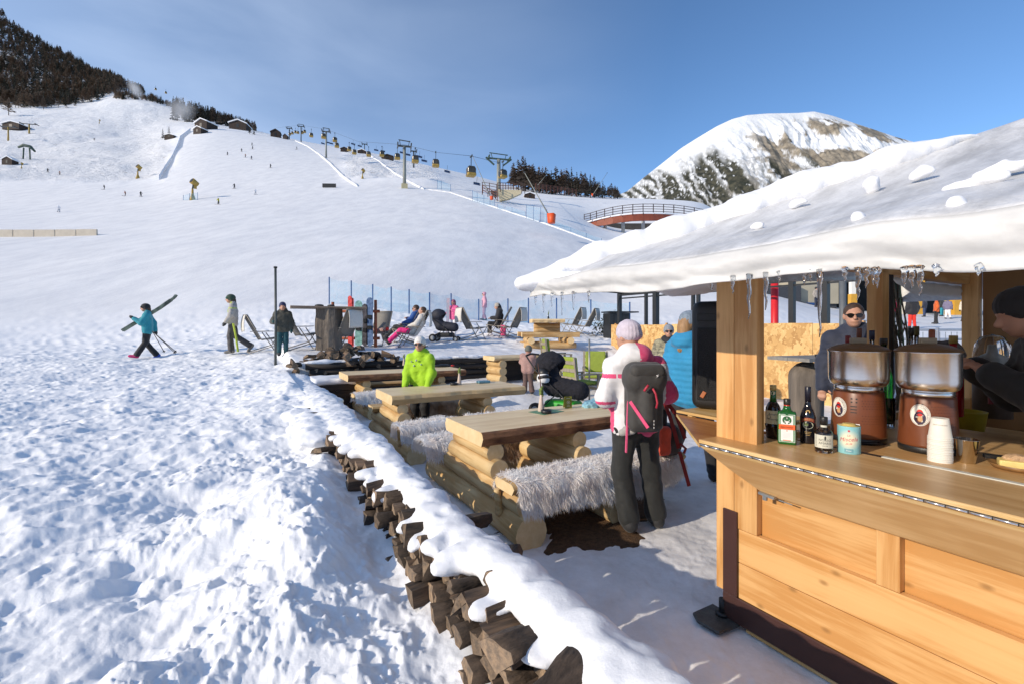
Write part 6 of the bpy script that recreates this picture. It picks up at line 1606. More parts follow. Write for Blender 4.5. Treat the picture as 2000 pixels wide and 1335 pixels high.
sdf_obj('lining', [('e', (0.01, 0.02, 0.09), (0.10, 0.11, 0.10), None)], 0.012, [BPLAST], hl)

# ------------------------------------------------------------------ chipboard screen and black steel frame
def osb_mat():
    m, n, l, p = node_mat('chipboard'); tc = n.new('ShaderNodeTexCoord')
    vo = n.new('ShaderNodeTexVoronoi'); vo.inputs['Scale'].default_value = 15; mp = n.new('ShaderNodeMapping'); mp.inputs['Scale'].default_value = (1, 1.0, 0.45); mp.inputs['Rotation'].default_value = (0.6, 0, 0)
    nz_ = n.new('ShaderNodeTexNoise'); nz_.inputs['Scale'].default_value = 9; mxv = n.new('ShaderNodeMixRGB'); mxv.inputs['Fac'].default_value = 0.25
    l.new(tc.outputs['Object'], nz_.inputs['Vector']); l.new(tc.outputs['Object'], mxv.inputs['Color1']); l.new(nz_.outputs['Color'], mxv.inputs['Color2']); l.new(mxv.outputs['Color'], mp.inputs['Vector']); l.new(mp.outputs['Vector'], vo.inputs['Vector'])
    sp_ = n.new('ShaderNodeSeparateColor'); l.new(vo.outputs['Color'], sp_.inputs['Color'])
    cr = n.new('ShaderNodeValToRGB'); e = cr.color_ramp.elements; e[0].color = (0.40, 0.21, 0.065, 1); e[1].color = (0.74, 0.50, 0.215, 1); e.new(0.5).color = (0.60, 0.36, 0.13, 1)
    l.new(sp_.outputs['Red'], cr.inputs['Fac']); l.new(cr.outputs['Color'], p.inputs['Base Color']); p.inputs['Roughness'].default_value = 0.65
    b = n.new('ShaderNodeBump'); b.inputs['Strength'].default_value = 0.3; b.inputs['Distance'].default_value = 0.004; l.new(sp_.outputs['Green'], b.inputs['Height']); l.new(b.outputs['Normal'], p.inputs['Normal'])
    return m
OSB = osb_mat()
OB = 10.5
ws = thing('chipboard_screen', 'tall windscreen of raw chipboard panels behind the terrace', 'screen', S(OB, 8.0, 0.0), ROT)
for i in range(6):
    a0 = 4.2 + i * 1.25; MB().b2((-0.01, a0 - 8 + 0.004, -0.1), (0.012, a0 - 8 + 1.246, 1.69 + 0.012 * (i % 2))).build('panel', [OSB], ws)
for a0 in (4.5, 6.9, 9.4, 11.5): MB().b2((0.014, a0 - 8, -0.1), (0.06, a0 - 8 + 0.06, 1.74)).build('batten', [PINE_Z], ws)
fr = thing('awning', 'black steel frame of an awning standing along the chipboard screen', 'frame', S(OB + 0.15, 8.0, 0.0), ROT)
FB = mat('frame_black', (0.016, 0.018, 0.020), 0.45, 0.2)
for px, wd in ((1210, 0.11), (1262, 0.08), (1281, 0.14), (1354, 0.08), (1364, 0.08), (1547, 0.11), (1612, 0.13)):
    k = (px - 1000) / FPX; b = OB + 0.15; Yd = b / (V.x * k + 0.5); a = -0.5 * k * Yd + U.y * Yd
    MB().b2((-wd / 2, a - 8 - wd / 2, -0.1), (wd / 2, a - 8 + wd / 2, 2.70)).build('post', [FB], fr)
MB().b2((-0.06, 4.0 - 8, 2.62), (0.06, 11.5 - 8, 2.76)).build('beam', [FB], fr); MB().b2((-0.03, 4.0 - 8, 2.52), (0.03, 11.5 - 8, 2.56)).build('beam', [FB], fr)
MB().tube([(0.02, 11.3 - 8, 2.7), (-0.6, 11.4 - 8, 2.74), (-1.4, 11.5 - 8, 2.72)], 0.03, 6).build('beam', [FB], fr)
def lone_post(name, label, px, Yd, z0, z1, r, m):
    x = (px - 1000) / FPX * Yd; zz = gz(x, Yd); o = MB().cyl((0, 0, z0 - zz if z0 else -0.2), (0, 0, z1 - zz), r, n=12).build(name, [m], None, (x, Yd, zz)); tag(o, label, 'post'); return o
lone_post('post', 'bright red post standing in front of the snow bank', 1513, 11.5, None, 2.75, 0.085, mat('post_red', (0.65, 0.02, 0.025), 0.4, 0.1))
lone_post('post', 'grey steel post behind the man in sunglasses', 1646, 8.6, None, 2.75, 0.055, mat('post_grey', (0.11, 0.12, 0.13), 0.5, 0.1))
p = hit(1204, 660); t = thing('black_cabinet', 'dark ribbed cabinet with flat roof at the edge of the upper terrace', 'cabinet', p, rad(15))
for i in range(5): MB().b2((-0.42 + i * 0.17, -0.3, -0.3), (-0.42 + i * 0.17 + 0.155, 0.3, 0.95)).build('panel', [FB], t)
MB().b2((-0.46, -0.4, 0.97), (0.75, 0.4, 1.02)).build('roof', [FB], t)
p = hit(1180, 655) + Vector((0, 0.2, 0)); t = thing('shrub', 'small dark evergreen shrub beside the black cabinet', 'shrub', p, 0)
mb = MB()
for i in range(220):
    c = Vector((R.gauss(0, 0.22), R.gauss(0, 0.2), abs(R.gauss(0.35, 0.22)))); d = Vector((R.gauss(0, 1), R.gauss(0, 1), R.gauss(0.4, 1))).normalized() * 0.13; s_ = d.cross(Vector((R.gauss(0, 1), R.gauss(0, 1), 1))).normalized() * 0.03
    mb.add([c - s_, c + s_, c + d], [(0, 1, 2)])
mb.build('foliage', [mat('shrub_green', (0.05, 0.055, 0.03), 0.8, 0.4, 6)], t)
# high table with the pale stone slab, seen through the bar
c = S(7.75, 4.05, 0.0); t = thing('high_table', 'high table with grey weathered plank top beyond the bar', 'table', c, rad(20))
for i in range(4): MB().b2((-0.5, -0.36 + i * 0.182, 1.10), (0.52, -0.36 + i * 0.182 + 0.176, 1.15)).build('plank', [mat('grey_board', (0.24, 0.225, 0.20), 0.7, 0.2, 9, stretch=(0.2, 1, 1))], t)
sdf_obj('trunk', [('c', (-0.12, 0, 0), (-0.1, 0, 0.84), 0.23, 0.25)], 0.04, [MATS['grey_trunk']], t, 0.02, lambda x, y, z: 0.03 * fbm(x * 8, y * 8, z * 1.5, oc=3))
o = MB().lathe([(0.07, 0), (0.08, 0.04), (0.06, 0.045), (0, 0.03)], n=14, cap1=False).build('ashtray', [BPLAST], None, c + Vector((0.08, -0.1, 1.15))); tag(o, 'dark ashtray on the high grey table', 'ashtray')
# wire fence beyond the bar
t = thing('wire_fence', 'galvanised wire mesh fence beyond the end of the bar', 'fence', P(1806, 760, 8.2) , rad(-8)); t.location.z = gz(t.location.x, t.location.y)
zb = t.location.z
def fz_(py): return HC + (640 - py) / FPX * 8.2 - zb
for z in (fz_(644), fz_(662)): MB().cyl((-0.95, 0, z), (1.35, 0, z), 0.02, n=8).build('rail', [mat('bright_zinc', (0.55, 0.57, 0.60), 0.35, 0.1, metal=0.7)], t)
for x in (-0.95, 0.2, 1.35): MB().cyl((x, 0, -0.2), (x, 0, fz_(640)), 0.025, n=8).build('post', [MATS['bright_zinc']], t)
for i in range(26): MB().cyl((-0.92 + i * 0.088, -0.02, -0.05), (-0.92 + i * 0.088, -0.02, fz_(648)), 0.005, n=4).build('wire', [GALV], t)
for i in range(11): MB().cyl((-0.95, -0.028, 0.1 + i * 0.11), (1.35, -0.028, 0.1 + i * 0.11), 0.005, n=4).build('wire', [GALV], t)
# dried vines wound on a pole
t = thing('vine_column', 'tall column of tangled dry vines with lights behind the bar', 'decoration', P(1748, 760, 5.2), 0); t.location.z = gz(t.location.x, t.location.y)
VM = mat('dry_vine', (0.14, 0.10, 0.06), 0.85, 0.5, 20); VG = mat('vine_wire', (0.10, 0.15, 0.08), 0.7, 0.3, 20)
def lean(z): return -0.06 + 0.13 * math.exp(-((z - 0.9) / 0.9) ** 2)
for k in range(26):
    ph, sp_, r0 = R.uniform(0, 6.3), R.uniform(-5, 5), R.uniform(0.02, 0.085)
    MB().tube([(lean(z) + (r0 + 0.02 * math.sin(z * 7 + k)) * math.cos(ph + sp_ * z), (r0) * math.sin(ph + sp_ * z), z) for z in np.linspace(0.0, 2.6, 26)], 0.006 + 0.003 * R.random(), 5).build('vine', [VG if k % 5 == 0 else VM], t)
# ------------------------------------------------------------------ people
def cloth(name, col, var=0.12, scale=9, bump=0.15, rough=0.75, col2=None, detail=4.0):
    return mat('cloth_' + name, col, rough, var, scale, bump, 40, col2=col2, sheen=0.15, detail=detail)
SKIN = mat('skin', (0.50, 0.27, 0.185), 0.55, 0.08, 12)
HAIRB = mat('hair_brown', (0.055, 0.03, 0.017), 0.6, 0.35, 30, stretch=(1, 1, 0.3))
HAIRL = mat('hair_blond', (0.30, 0.17, 0.075), 0.6, 0.3, 30, stretch=(1, 1, 0.3))
BASEJ = dict(pelv=(0, 0, .52), chest=(0, 0, .71), neck=(0, -.004, .835), head=(0, .012, .926),
             shL=(-.104, 0, .785), shR=(.104, 0, .785), elL=(-.145, -.015, .645), elR=(.145, -.015, .645), wrL=(-.15, .045, .505), wrR=(.15, .045, .505),
             hiL=(-.05, 0, .50), hiR=(.05, 0, .50), knL=(-.055, .015, .28), knR=(.055, .015, .28), anL=(-.06, 0, .05), anR=(.06, 0, .05))
def rotx(p, a, o): # lean about the x axis through o
    y, z = p[1] - o[1], p[2] - o[2]; return (p[0], o[1] + y * math.cos(a) - z * math.sin(a), o[2] + y * math.sin(a) + z * math.cos(a))
def person(label, loc, rz, H, J=None, jacket=None, trousers=None, boots=None, hat=None, hatm=None, hair=None, hairm=None, gloves=None, fat=1.0, puff=0.0, lean=0.0, yaw=0.0, nod=0.0, hs=1.0, vox=0.014, paint=None, jm=None, glasses=False, scarf=None, group=None, hood=False, flare=0.0, goggles=None, toes=None):
    K = dict(BASEJ); K.update(J or {})
    if lean:
        for k in ('chest', 'neck', 'head', 'shL', 'shR', 'elL', 'elR', 'wrL', 'wrR'):
            if not (J and k in J and k[:2] in ('wr', 'el')): K[k] = rotx(K[k], -lean, K['pelv'])
    K = {k: Vector(v) * H for k, v in K.items()}
    h = H
    top = None
    hd = K['head']; HM = Matrix.Rotation(yaw, 3, 'Z') @ Matrix.Rotation(-nod, 3, 'X')
    def hp(x, y, z): return tuple(hd + HM @ Vector((x * h * hs, y * h * hs, z * h * hs)))
    def he(c, r): return ('e', hp(*c), tuple(v * h * hs for v in r), [list(x) for x in HM])
    # skin: one continuous body under the clothes
    pr = [he((0, -.004, .008), (.046, .058, .060)), he((0, .014, -.028), (.036, .042, .040)), he((0, .030, -.050), (.020, .020, .016)),
          ('c', hp(0, .052, .004), hp(0, .066, -.016), .006 * h * hs, .0095 * h * hs), he((-.047, -.004, -.006), (.007, .013, .018)), he((.047, -.004, -.006), (.007, .013, .018)),
          he((0, .052, -.034), (.016, .008, .005)), he((0, .046, .016), (.030, .012, .007)),
          ('c', tuple(K['neck'] - Vector((0, 0, .03 * h))), hp(0, -.004, -.03), .034 * h, .031 * h),
          ('c', tuple(K['pelv']), tuple(K['chest']), .046 * h, .048 * h), ('c', tuple(K['chest']), tuple(K['neck']), .046 * h, .030 * h), ('c', tuple(K['shL']), tuple(K['shR']), .035 * h, .035 * h)]
    for s in 'LR':
        pr += [('c', tuple(K['sh' + s]), tuple(K['el' + s]), .030 * h, .024 * h), ('c', tuple(K['el' + s]), tuple(K['wr' + s]), .024 * h, .016 * h),
               ('c', tuple(K['hi' + s]), tuple(K['kn' + s]), .05 * h, .035 * h), ('c', tuple(K['kn' + s]), tuple(K['an' + s]), .034 * h, .022 * h)]
    for s, ex in (('L', -1), ('R', 1)):
        for e_ in ((-.018 * ex, .054, .002),): pr.append(('-', he((e_[0], e_[1] + .006, e_[2]), (.010, .008, .006))))
        wr, el = K['wr' + s], K['el' + s]; d = (wr - el).normalized()
        side = d.cross(Vector((0, 0, 1))); side = side.normalized() if side.length > 0.1 else Vector((1, 0, 0))
        nrm = side.cross(d)
        palm = wr + d * .028 * h
        pr.append(('c', tuple(wr), tuple(palm), .016 * h, .021 * h))
        if gloves is None and vox < 0.02:
            for i, ln in enumerate((.040, .047, .044, .034)):
                b0 = palm + side * (.0105 * h * (i - 1.5)) + d * .012 * h; m_ = b0 + d * ln * .55 * h; t_ = m_ + (d * .6 - nrm * .8).normalized() * ln * .5 * h
                pr += [('c', tuple(b0), tuple(m_), .0062 * h, .0056 * h), ('c', tuple(m_), tuple(t_), .0056 * h, .0048 * h)]
            tb = wr + side * .018 * h * -ex + d * .01 * h; pr.append(('c', tuple(tb), tuple(tb + (d * .7 + side * -ex * .7) * .036 * h), .0072 * h, .0058 * h))
    vs, q = sdf(pr, vox * 0.8, .010 * h, None, 0.02)
    body = link('person', np_mesh('person', vs, q, [SKIN]), None, loc, rz); tag(body, label, 'person', group)
    # jacket
    if jacket:
        f = fat; jp = []
        P0, C0, N0 = K['pelv'], K['chest'], K['neck']
        up = (C0 - P0).normalized()
        for s in (-1, 1):
            sx_ = Vector((s * .046 * h, 0, 0))
            jp += [('c', tuple(P0 + sx_ - up * .018 * h), tuple(C0 + sx_ * 1.05), .072 * h * f, .074 * h * f)]
        jp += [('c', tuple(K['shL']), tuple(K['shR']), .044 * h * f, .044 * h * f), ('c', tuple(C0), tuple(N0), .072 * h * f, .040 * h)]
        for s in 'LR':
            jp += [('c', tuple(K['sh' + s]), tuple(K['el' + s]), .046 * h * f, .041 * h * f), ('c', tuple(K['el' + s]), tuple(K['wr' + s] ), .041 * h * f, .031 * h * f)]
        jp.append(('c', tuple(N0 - up * .01 * h), tuple(N0 + up * .022 * h), .044 * h, .041 * h))
        if hood: jp += [('e', tuple(N0 + Vector((0, -.045 * h, -.005 * h))), (.075 * h, .05 * h, .045 * h), None), ('c', tuple(N0 + Vector((-.04 * h, -.015 * h, .005 * h))), tuple(N0 + Vector((.04 * h, -.015 * h, .005 * h))), .038 * h, .038 * h)]
        if puff:
            dj = lambda x, y, z: 0.009 * np.abs(np.sin(z * math.pi / puff)) ** 0.6 + 0.004 * fbm(x * 20, y * 20, z * 20, oc=2)
        else:
            dj = lambda x, y, z: 0.018 * (0.4 - np.abs(fbm(x * 7 + z * 2, y * 7, z * 12, oc=3, seed=int(H * 50)))) + 0.008 * (0.4 - np.abs(fbm(x * 15 + z * 9, y * 15, z * 17, oc=2, seed=9))) 
        sdf_obj('jacket', jp, vox, jm or [jacket], body, .03 * h, dj, (lambda c: paint(c / h)) if paint else None)
    if trousers:
        tp = [('c', tuple(K['hiL']), tuple(K['hiR']), .060 * h, .060 * h)]
        for s in 'LR':
            tp += [('c', tuple(K['hi' + s]), tuple(K['kn' + s]), .060 * h, .044 * h), ('c', tuple(K['kn' + s]), tuple(K['an' + s] + (K['kn' + s] - K['an' + s]).normalized() * .02 * h), .043 * h, (.038 + flare) * h)]
        sdf_obj('trousers', tp, vox, [trousers], body, .022 * h, lambda x, y, z: 0.018 * (0.4 - np.abs(fbm(x * 9 + z * 4, y * 9, z * 8, oc=3, seed=3))))
    if boots:
        for i, s in enumerate('LR'):
            an = K['an' + s]; kn = K['kn' + s]; sh = (kn - an).normalized()
            fw = Vector((0, 1, 0)) - sh * sh.y; fw = fw.normalized() if fw.length > 0.1 else Vector((0, 1, 0))
            if toes and toes[i]: fw = Vector(toes[i]).normalized()
            bp = [('c', tuple(an - fw * .02 * h - sh * .015 * h), tuple(an + fw * .085 * h - sh * .022 * h), .033 * h, .026 * h), ('c', tuple(an), tuple(an + sh * .06 * h), .035 * h, .036 * h)]
            bm = boots[i] if isinstance(boots, (list, tuple)) else boots
            sdf_obj('boot', bp, vox, [bm], body, .02 * h)
    if gloves:
        for s in 'LR':
            wr, el = K['wr' + s], K['el' + s]; d = (wr - el).normalized()
            sdf_obj('glove', [('c', tuple(wr - d * .01 * h), tuple(wr + d * .045 * h), .026 * h, .027 * h), ('c', tuple(wr + d * .04 * h), tuple(wr + d * .075 * h), .024 * h, .018 * h), ('c', tuple(wr + d * .015 * h), tuple(wr + d * .04 * h + Vector((0, .025 * h, 0))), .012 * h, .010 * h)], vox, [gloves], body, .012 * h)
    if hat == 'beanie':
        sdf_obj('beanie', [he((0, -.006, .026), (.054, .065, .056)), he((0, -.008, .006), (.056, .067, .030)), ('-', he((0, .062, -.024), (.06, .045, .040)))], vox * 0.8, [hatm], body, .012 * h, lambda x, y, z: 0.0025 * np.sin(np.arctan2(y - hd.y, x - hd.x) * 26) + 0.004 * fbm(x * 14, y * 14, z * 14, oc=2))
    elif hat == 'helmet':
        sdf_obj('helmet', [he((0, -.010, .020), (.062, .074, .064)), ('c', hp(-.05, -.02, -.02), hp(-.05, -.01, .0), .014 * h * hs, .014 * h * hs), ('c', hp(.05, -.02, -.02), hp(.05, -.01, .0), .014 * h * hs, .014 * h * hs), ('-', he((0, .070, -.030), (.055, .05, .05)))], vox * 0.8, [hatm], body, .012 * h)
        sdf_obj('goggles', [('c', hp(-.034, .050, .014), hp(.034, .050, .014), .018 * h * hs, .018 * h * hs)], vox * 0.8, [goggles or BPLAST], body, .01 * h)
    if hair == 'short':
        sdf_obj('hair', [he((0, -.012, .020), (.051, .060, .056)), ('-', he((0, .060, -.012), (.055, .048, .045)))], vox * 0.7, [hairm or HAIRB], body, .01 * h, lambda x, y, z: 0.004 * fbm(x * 40, y * 40, z * 20, oc=2))
    elif hair == 'long':
        sdf_obj('hair', [he((0, -.016, .012), (.053, .058, .060)), ('c', hp(0, -.045, -.02), hp(0, -.06, -.14), .042 * h, .032 * h), ('-', he((0, .060, -.02), (.050, .05, .06)))], vox * 0.8, [hairm or HAIRB], body, .015 * h, lambda x, y, z: 0.006 * fbm(x * 30, y * 30, z * 8, oc=2))
    if glasses:
        mb = MB()
        for s in (-1, 1):
            c_ = Vector(hp(s * .020, .056, .002)); M = HM @ Matrix.Rotation(-s * 0.25, 3, 'Z')
            pts = [Vector((.0175 * h * hs * math.cos(t), 0, .0125 * h * hs * math.sin(t) * (1.15 if math.sin(t) < 0 else 0.85))) for t in np.linspace(0, 2 * math.pi, 14)[:-1]]
            mb.add([c_ + M @ p for p in pts] + [c_ + M @ (p + Vector((0, .004 * h, 0))) for p in pts], [tuple(range(13))[::-1], tuple(range(13, 26))] + [(i, (i + 1) % 13, (i + 1) % 13 + 13, i + 13) for i in range(13)])
            mb.bar(hp(s * .037, .05, .006), hp(s * .048, -.01, .004), .003 * h, .004 * h)
        mb.bar(hp(-.006, .060, .006), hp(.006, .060, .006), .003 * h, .003 * h)
        mb.build('sunglasses', [mat('lens_black', (0.008, 0.006, 0.005), 0.08, 0.1, spec=0.8)], body)
    if scarf: sdf_obj('scarf', [('c', tuple(K['neck'] + Vector((-.03 * h, .01 * h, 0))), tuple(K['neck'] + Vector((.03 * h, .01 * h, 0))), .052 * h, .052 * h), ('c', tuple(K['neck'] + Vector((0, .05 * h, -.02 * h))), tuple(K['neck'] + Vector((0.0, .075 * h, -.12 * h))), .04 * h, .03 * h)], vox, [scarf], body, .02 * h, lambda x, y, z: 0.012 * fbm(x * 18, y * 18, z * 12, oc=2))
    return body

C_BLACK = cloth('black', (0.014, 0.014, 0.017)); C_CHAR = cloth('charcoal', (0.030, 0.031, 0.032)); C_WHITE = cloth('white', (0.78, 0.77, 0.78)); C_PINK = cloth('pink', (0.72, 0.05, 0.17), col2=(0.80, 0.12, 0.25), scale=22)
C_NAVY = cloth('navy', (0.020, 0.026, 0.05)); C_BLUE = cloth('sky_blue', (0.02, 0.24, 0.46)); C_LIME = cloth('lime', (0.36, 0.62, 0.012), 0.08); C_TEAL = cloth('teal', (0.02, 0.27, 0.33)); B_DK = cloth('boot_dark', (0.02, 0.02, 0.022))

# 1 the woman in white and pink, seen from behind
wl_loc = Vector((0.975, 3.74, 0.0)); wl_loc.z = gz(wl_loc.x, wl_loc.y)
def paint_pink(c):
    x, y, z = c[:, 0], c[:, 1], c[:, 2]
    m = np.zeros(len(c), int)
    m[(z < .53) & (x > -.06)] = 1                                    # hem
    m[(z > .80) & (x > -.004) & (y < .02)] = 1                       # right half of the hood
    ax = np.abs(x) > .11
    m[ax & (x < 0) & (z > .735) & (z < .752)] = 1; m[ax & (x < 0) & (z < .628) & (z > .612)] = 1; m[ax & (x < 0) & (z < .595)] = 1
    m[(x > .125) & (z < .72)] = 1; m[(x > -.10) & (x < -.03) & (z > .735) & (z < .752) & (y < -.02)] = 1
    return m
woman = person('woman in white and pink ski jacket standing with her back to the camera', wl_loc, rad(4), 1.65,
    dict(elL=(-.155, -.03, .640), wrL=(-.07, .095, .60), elR=(.150, -.03, .655), wrR=(.07, .095, .62), knL=(-.060, .015, .28), anL=(-.035, -.02, .05), hiL=(-.045, 0, .5), hiR=(.05, 0, .5), knR=(.085, .02, .28), anR=(.115, .03, .05), head=(-.028, .018, .928), neck=(-.01, 0, .838)),
    jacket=C_WHITE, jm=[C_WHITE, C_PINK], paint=paint_pink, trousers=cloth('trouser_grey', (0.017, 0.018, 0.017)), boots=B_DK, hat='beanie', hatm=cloth('lilac', (0.56, 0.50, 0.58), scale=30), hood=True, fat=0.94, yaw=0.55, vox=0.011, gloves=None, flare=0.012)
def at_person(o, x, y, z): return o.matrix_basis @ Vector((x, y, z))
bp = thing('backpack', 'dark grey hiking backpack with pink straps on the back of the woman in pink', 'backpack', at_person(woman, 0.005, -0.185, 0.83), rad(4))
bp.scale = (0.88, 0.9, 0.95)
BG = cloth('pack_grey', (0.050, 0.048, 0.045), 0.15, 14); 
vs, q = sdf([('b', (0, 0, 0.26), (0.15, 0.095, 0.265), None, 0.06), ('c', (-0.07, -0.02, 0.42), (0.07, -0.02, 0.42), 0.12, 0.12), ('c', (0, -0.075, 0.12), (0, -0.075, 0.30), 0.075, 0.07)], 0.011, 0.03, lambda x, y, z: 0.010 * (0.5 - np.abs(fbm(x * 9, y * 9, z * 7, oc=3, seed=8))))
link('pack_body', np_mesh('pack_body', vs, q, [BG]), bp)
vs, q = sdf([('b', (0, -0.03, 0.475), (0.15, 0.115, 0.055), None, 0.05)], 0.011, 0.02, lambda x, y, z: 0.008 * fbm(x * 12, y * 12, z * 12, oc=2)); link('lid', np_mesh('lid', vs, q, [BG]), bp)
mb = MB(); mb.bar((-0.148, -0.04, 0.24), (-0.16, -0.02, -0.17), 0.012, 0.022); mb.bar((-0.142, -0.075, 0.24), (-0.02, -0.16, 0.05), 0.008, 0.026); mb.build('side_strap', [C_PINK], bp)
mb = MB(); mb.tube([(-0.055, -0.165, 0.33), (-0.035, -0.17, 0.36), (-0.02, -0.168, 0.375)], 0.011, 6); mb.tube([(0.02, -0.16, 0.35), (0.04, -0.172, 0.31), (0.055, -0.172, 0.24), (0.045, -0.17, 0.20)], 0.009, 6); mb.build('pull_cord', [mat('cord_red', (0.45, 0.03, 0.06), 0.5, 0.1)], bp)
vs, q = sdf([('c', (-0.15, 0.02, 0.0), (0.15, 0.02, 0.03), 0.03, 0.03), ('c', (-0.17, 0.06, -0.03), (-0.10, -0.02, 0.0), 0.03, 0.028)], 0.012, 0.02); link('hip_belt', np_mesh('hip_belt', vs, q, [cloth('belt_grey', (0.36, 0.35, 0.33))]), bp)
mb = MB(); 
for pts in ([(0.045, 0.425), (0.075, 0.445), (0.062, 0.445), (0.078, 0.455), (0.05, 0.45), (0.06, 0.437)],): vs, fs = poly2(pts); mb.add([(v[0], -0.152, v[2]) for v in vs], fs)
for zz in (0.05, 0.075, 0.10): vs, fs = patch(0.007, 0.014, zz, 1); mb.add([(v[0] + 0.03, -0.158, v[2]) for v in vs], fs)
mb.build('logo', [WHITE], bp)
for s in (-1, 1): MB().tube([(s * 0.09, 0.05, 0.50), (s * 0.10, 0.12, 0.545), (s * 0.11, 0.22, 0.50)], 0.014, 6).build('shoulder_strap', [C_BLACK], bp)
# red rucksack resting on the bench
rl = S(3.32, 3.0, 0.47); rs = thing('rucksack', 'dark and red rucksack with long red straps on the end of the bench', 'backpack', rl, ROT - 0.1)
vs, q = sdf([('b', (0, 0, 0.13), (0.12, 0.10, 0.14), None, 0.06), ('e', (0.06, 0, 0.12), (0.14, 0.1, 0.1), None)], 0.011, 0.03, lambda x, y, z: 0.012 * fbm(x * 11, y * 11, z * 11, oc=3)); link('pack_body', np_mesh('pack_body', vs, q, [cloth('pack_brown', (0.035, 0.022, 0.022), 0.3)]), rs)
vs, q = sdf([('b', (-0.085, -0.08, 0.14), (0.065, 0.05, 0.13), None, 0.04)], 0.011, 0.02, lambda x, y, z: 0.010 * fbm(x * 16, y * 16, z * 9, oc=2)); link('pocket', np_mesh('pocket', vs, q, [cloth('orange_red', (0.62, 0.07, 0.03), 0.25)]), rs)
STR = mat('strap_red', (0.22, 0.012, 0.014), 0.6, 0.15)
mb = MB()
for pts in ([(-0.06, -0.05, 0.52), (-0.03, -0.10, 0.36), (0.0, -0.13, 0.22), (0.02, -0.16, 0.08)], [(-0.02, -0.02, 0.50), (0.08, -0.06, 0.36), (0.13, -0.09, 0.2), (0.15, -0.1, 0.14)]):
    for i in range(3): mb.bar(pts[i], pts[i + 1], 0.036, 0.007, up=(0, 1, 0.2))
mb.bar((0.0, -0.19, 0.06), (0.035, -0.265, -0.22), 0.034, 0.007, up=(0, 1, 0.2)); mb.build('strap', [STR], rs)
vs, q = sdf([('c', (-0.05, -0.02, 0.28), (-0.04, -0.03, 0.50), 0.05, 0.035)], 0.012, 0.02); link('back_panel', np_mesh('back_panel', vs, q, [C_BLACK]), rs)
MB().tube([(0.03, -0.17, 0.12), (0.07, -0.19, 0.08), (0.05, -0.19, 0.04)], 0.012, 6).build('buckle', [STR], rs)

# 2 the person in the blue down jacket behind the loudspeaker
p = Vector((1.825, 4.86, 0)); p.z = gz(p.x, p.y)
blue = person('person in bright blue down jacket half hidden behind the loudspeaker', p, rad(-62), 1.76, dict(elL=(-.15, -.03, .64), wrL=(-.165, .03, .49), anL=(-.06, -.13, .05), knL=(-.06, -.03, .28), anR=(.05, .17, .05), knR=(.055, .11, .28)),
    jacket=C_BLUE, trousers=C_BLACK, boots=cloth('boot_black', (0.012, 0.012, 0.013)), hat='beanie', hatm=cloth('beanie_blue', (0.19, 0.24, 0.30), 0.3, 40), hair='long', hairm=HAIRL, puff=0.058, fat=1.05, vox=0.012, hood=True, flare=0.008)
# 3 the man in sunglasses beyond the bar
p = Vector(((1668 - 1000) / FPX * 5.15, 5.15, 0)); p.z = gz(p.x, p.y)
person('man with short brown hair and dark sunglasses facing the camera beyond the bar', p, rad(141), 1.86, dict(head=(0.0, .02, .926)), jacket=C_NAVY, trousers=C_BLACK, boots=B_DK, hair='short', glasses=True, fat=1.1, vox=0.011, yaw=0.15, hood=True)
# 4 the man in the patterned jacket by the chipboard screen
p = G(1306, 8.7)
camo = cloth('camouflage', (0.42, 0.38, 0.24), scale=18, col2=(0.12, 0.11, 0.08), detail=1.0)
person('man in beige camouflage jacket with grey beanie before the chipboard screen', p, rad(165), 1.66, dict(elR=(.16, .04, .64), wrR=(.05, .14, .66), elL=(-.16, .03, .64), wrL=(-.08, .13, .62)), jacket=camo, trousers=C_BLACK, boots=B_DK, hat='beanie', hatm=cloth('beanie_grey', (0.24, 0.26, 0.29), 0.2, 40), glasses=True, scarf=C_BLACK, fat=1.1, vox=0.013)
t = thing('beer_glass', 'amber drink held by the man in camouflage', 'glass', p + Vector((-0.06, -0.29, 1.02)), 0); MB().lathe([(0.03, 0), (0.037, 0.13), (0.034, 0.13), (0.028, 0.01)], n=14).build('glass_body', [CLR], t); MB().lathe([(0.027, 0.01), (0.033, 0.11)], n=14).build('drink', [mat('amber', (0.42, 0.15, 0.02), 0.2, 0.1)], t)
# 5 the barman
person('barman in dark jacket and black beanie bending over behind the counter', Vector((3.06, 2.42, 0.08)), rad(58), 1.80, dict(elL=(-.15, .14, .62), wrL=(-.05, .245, .70), elR=(.15, .15, .63), wrR=(.06, .26, .71)), jacket=cloth('jacket_grey', (0.022, 0.023, 0.026)), trousers=C_BLACK, boots=B_DK, hat='beanie', hatm=C_BLACK, fat=1.22, lean=0.40, nod=0.35, vox=0.013, hood=True, hair='short')
# 6 the child in lime
p = S(2.36, 6.86, 0.0)
lime = person('person in lime green jacket and white hat standing behind the middle table', p, rad(172), 1.46, dict(elL=(-.135, .03, .63), wrL=(-.12, .13, .515), elR=(.135, .03, .63), wrR=(.11, .14, .515)), jacket=C_LIME, trousers=C_BLACK, boots=B_DK, hat='beanie', hatm=cloth('white_hat', (0.72, 0.70, 0.66), 0.15, 40), hair='long', hairm=HAIRB, glasses=True, fat=0.92, vox=0.011, hs=1.06, hood=True)
mb = MB()
for x, z, r_ in ((-0.05, 1.06, 0.012), (0.06, 1.04, 0.014), (0.10, 1.10, 0.012), (0.02, 1.12, 0.016)): mb.sph((x, 0.125 - 0.2 * abs(x), z), (r_, 0.012, r_), 8, 5)
mb.build('badge', [cloth('badge_grey', (0.35, 0.4, 0.35), 0.5, 60)], lime)
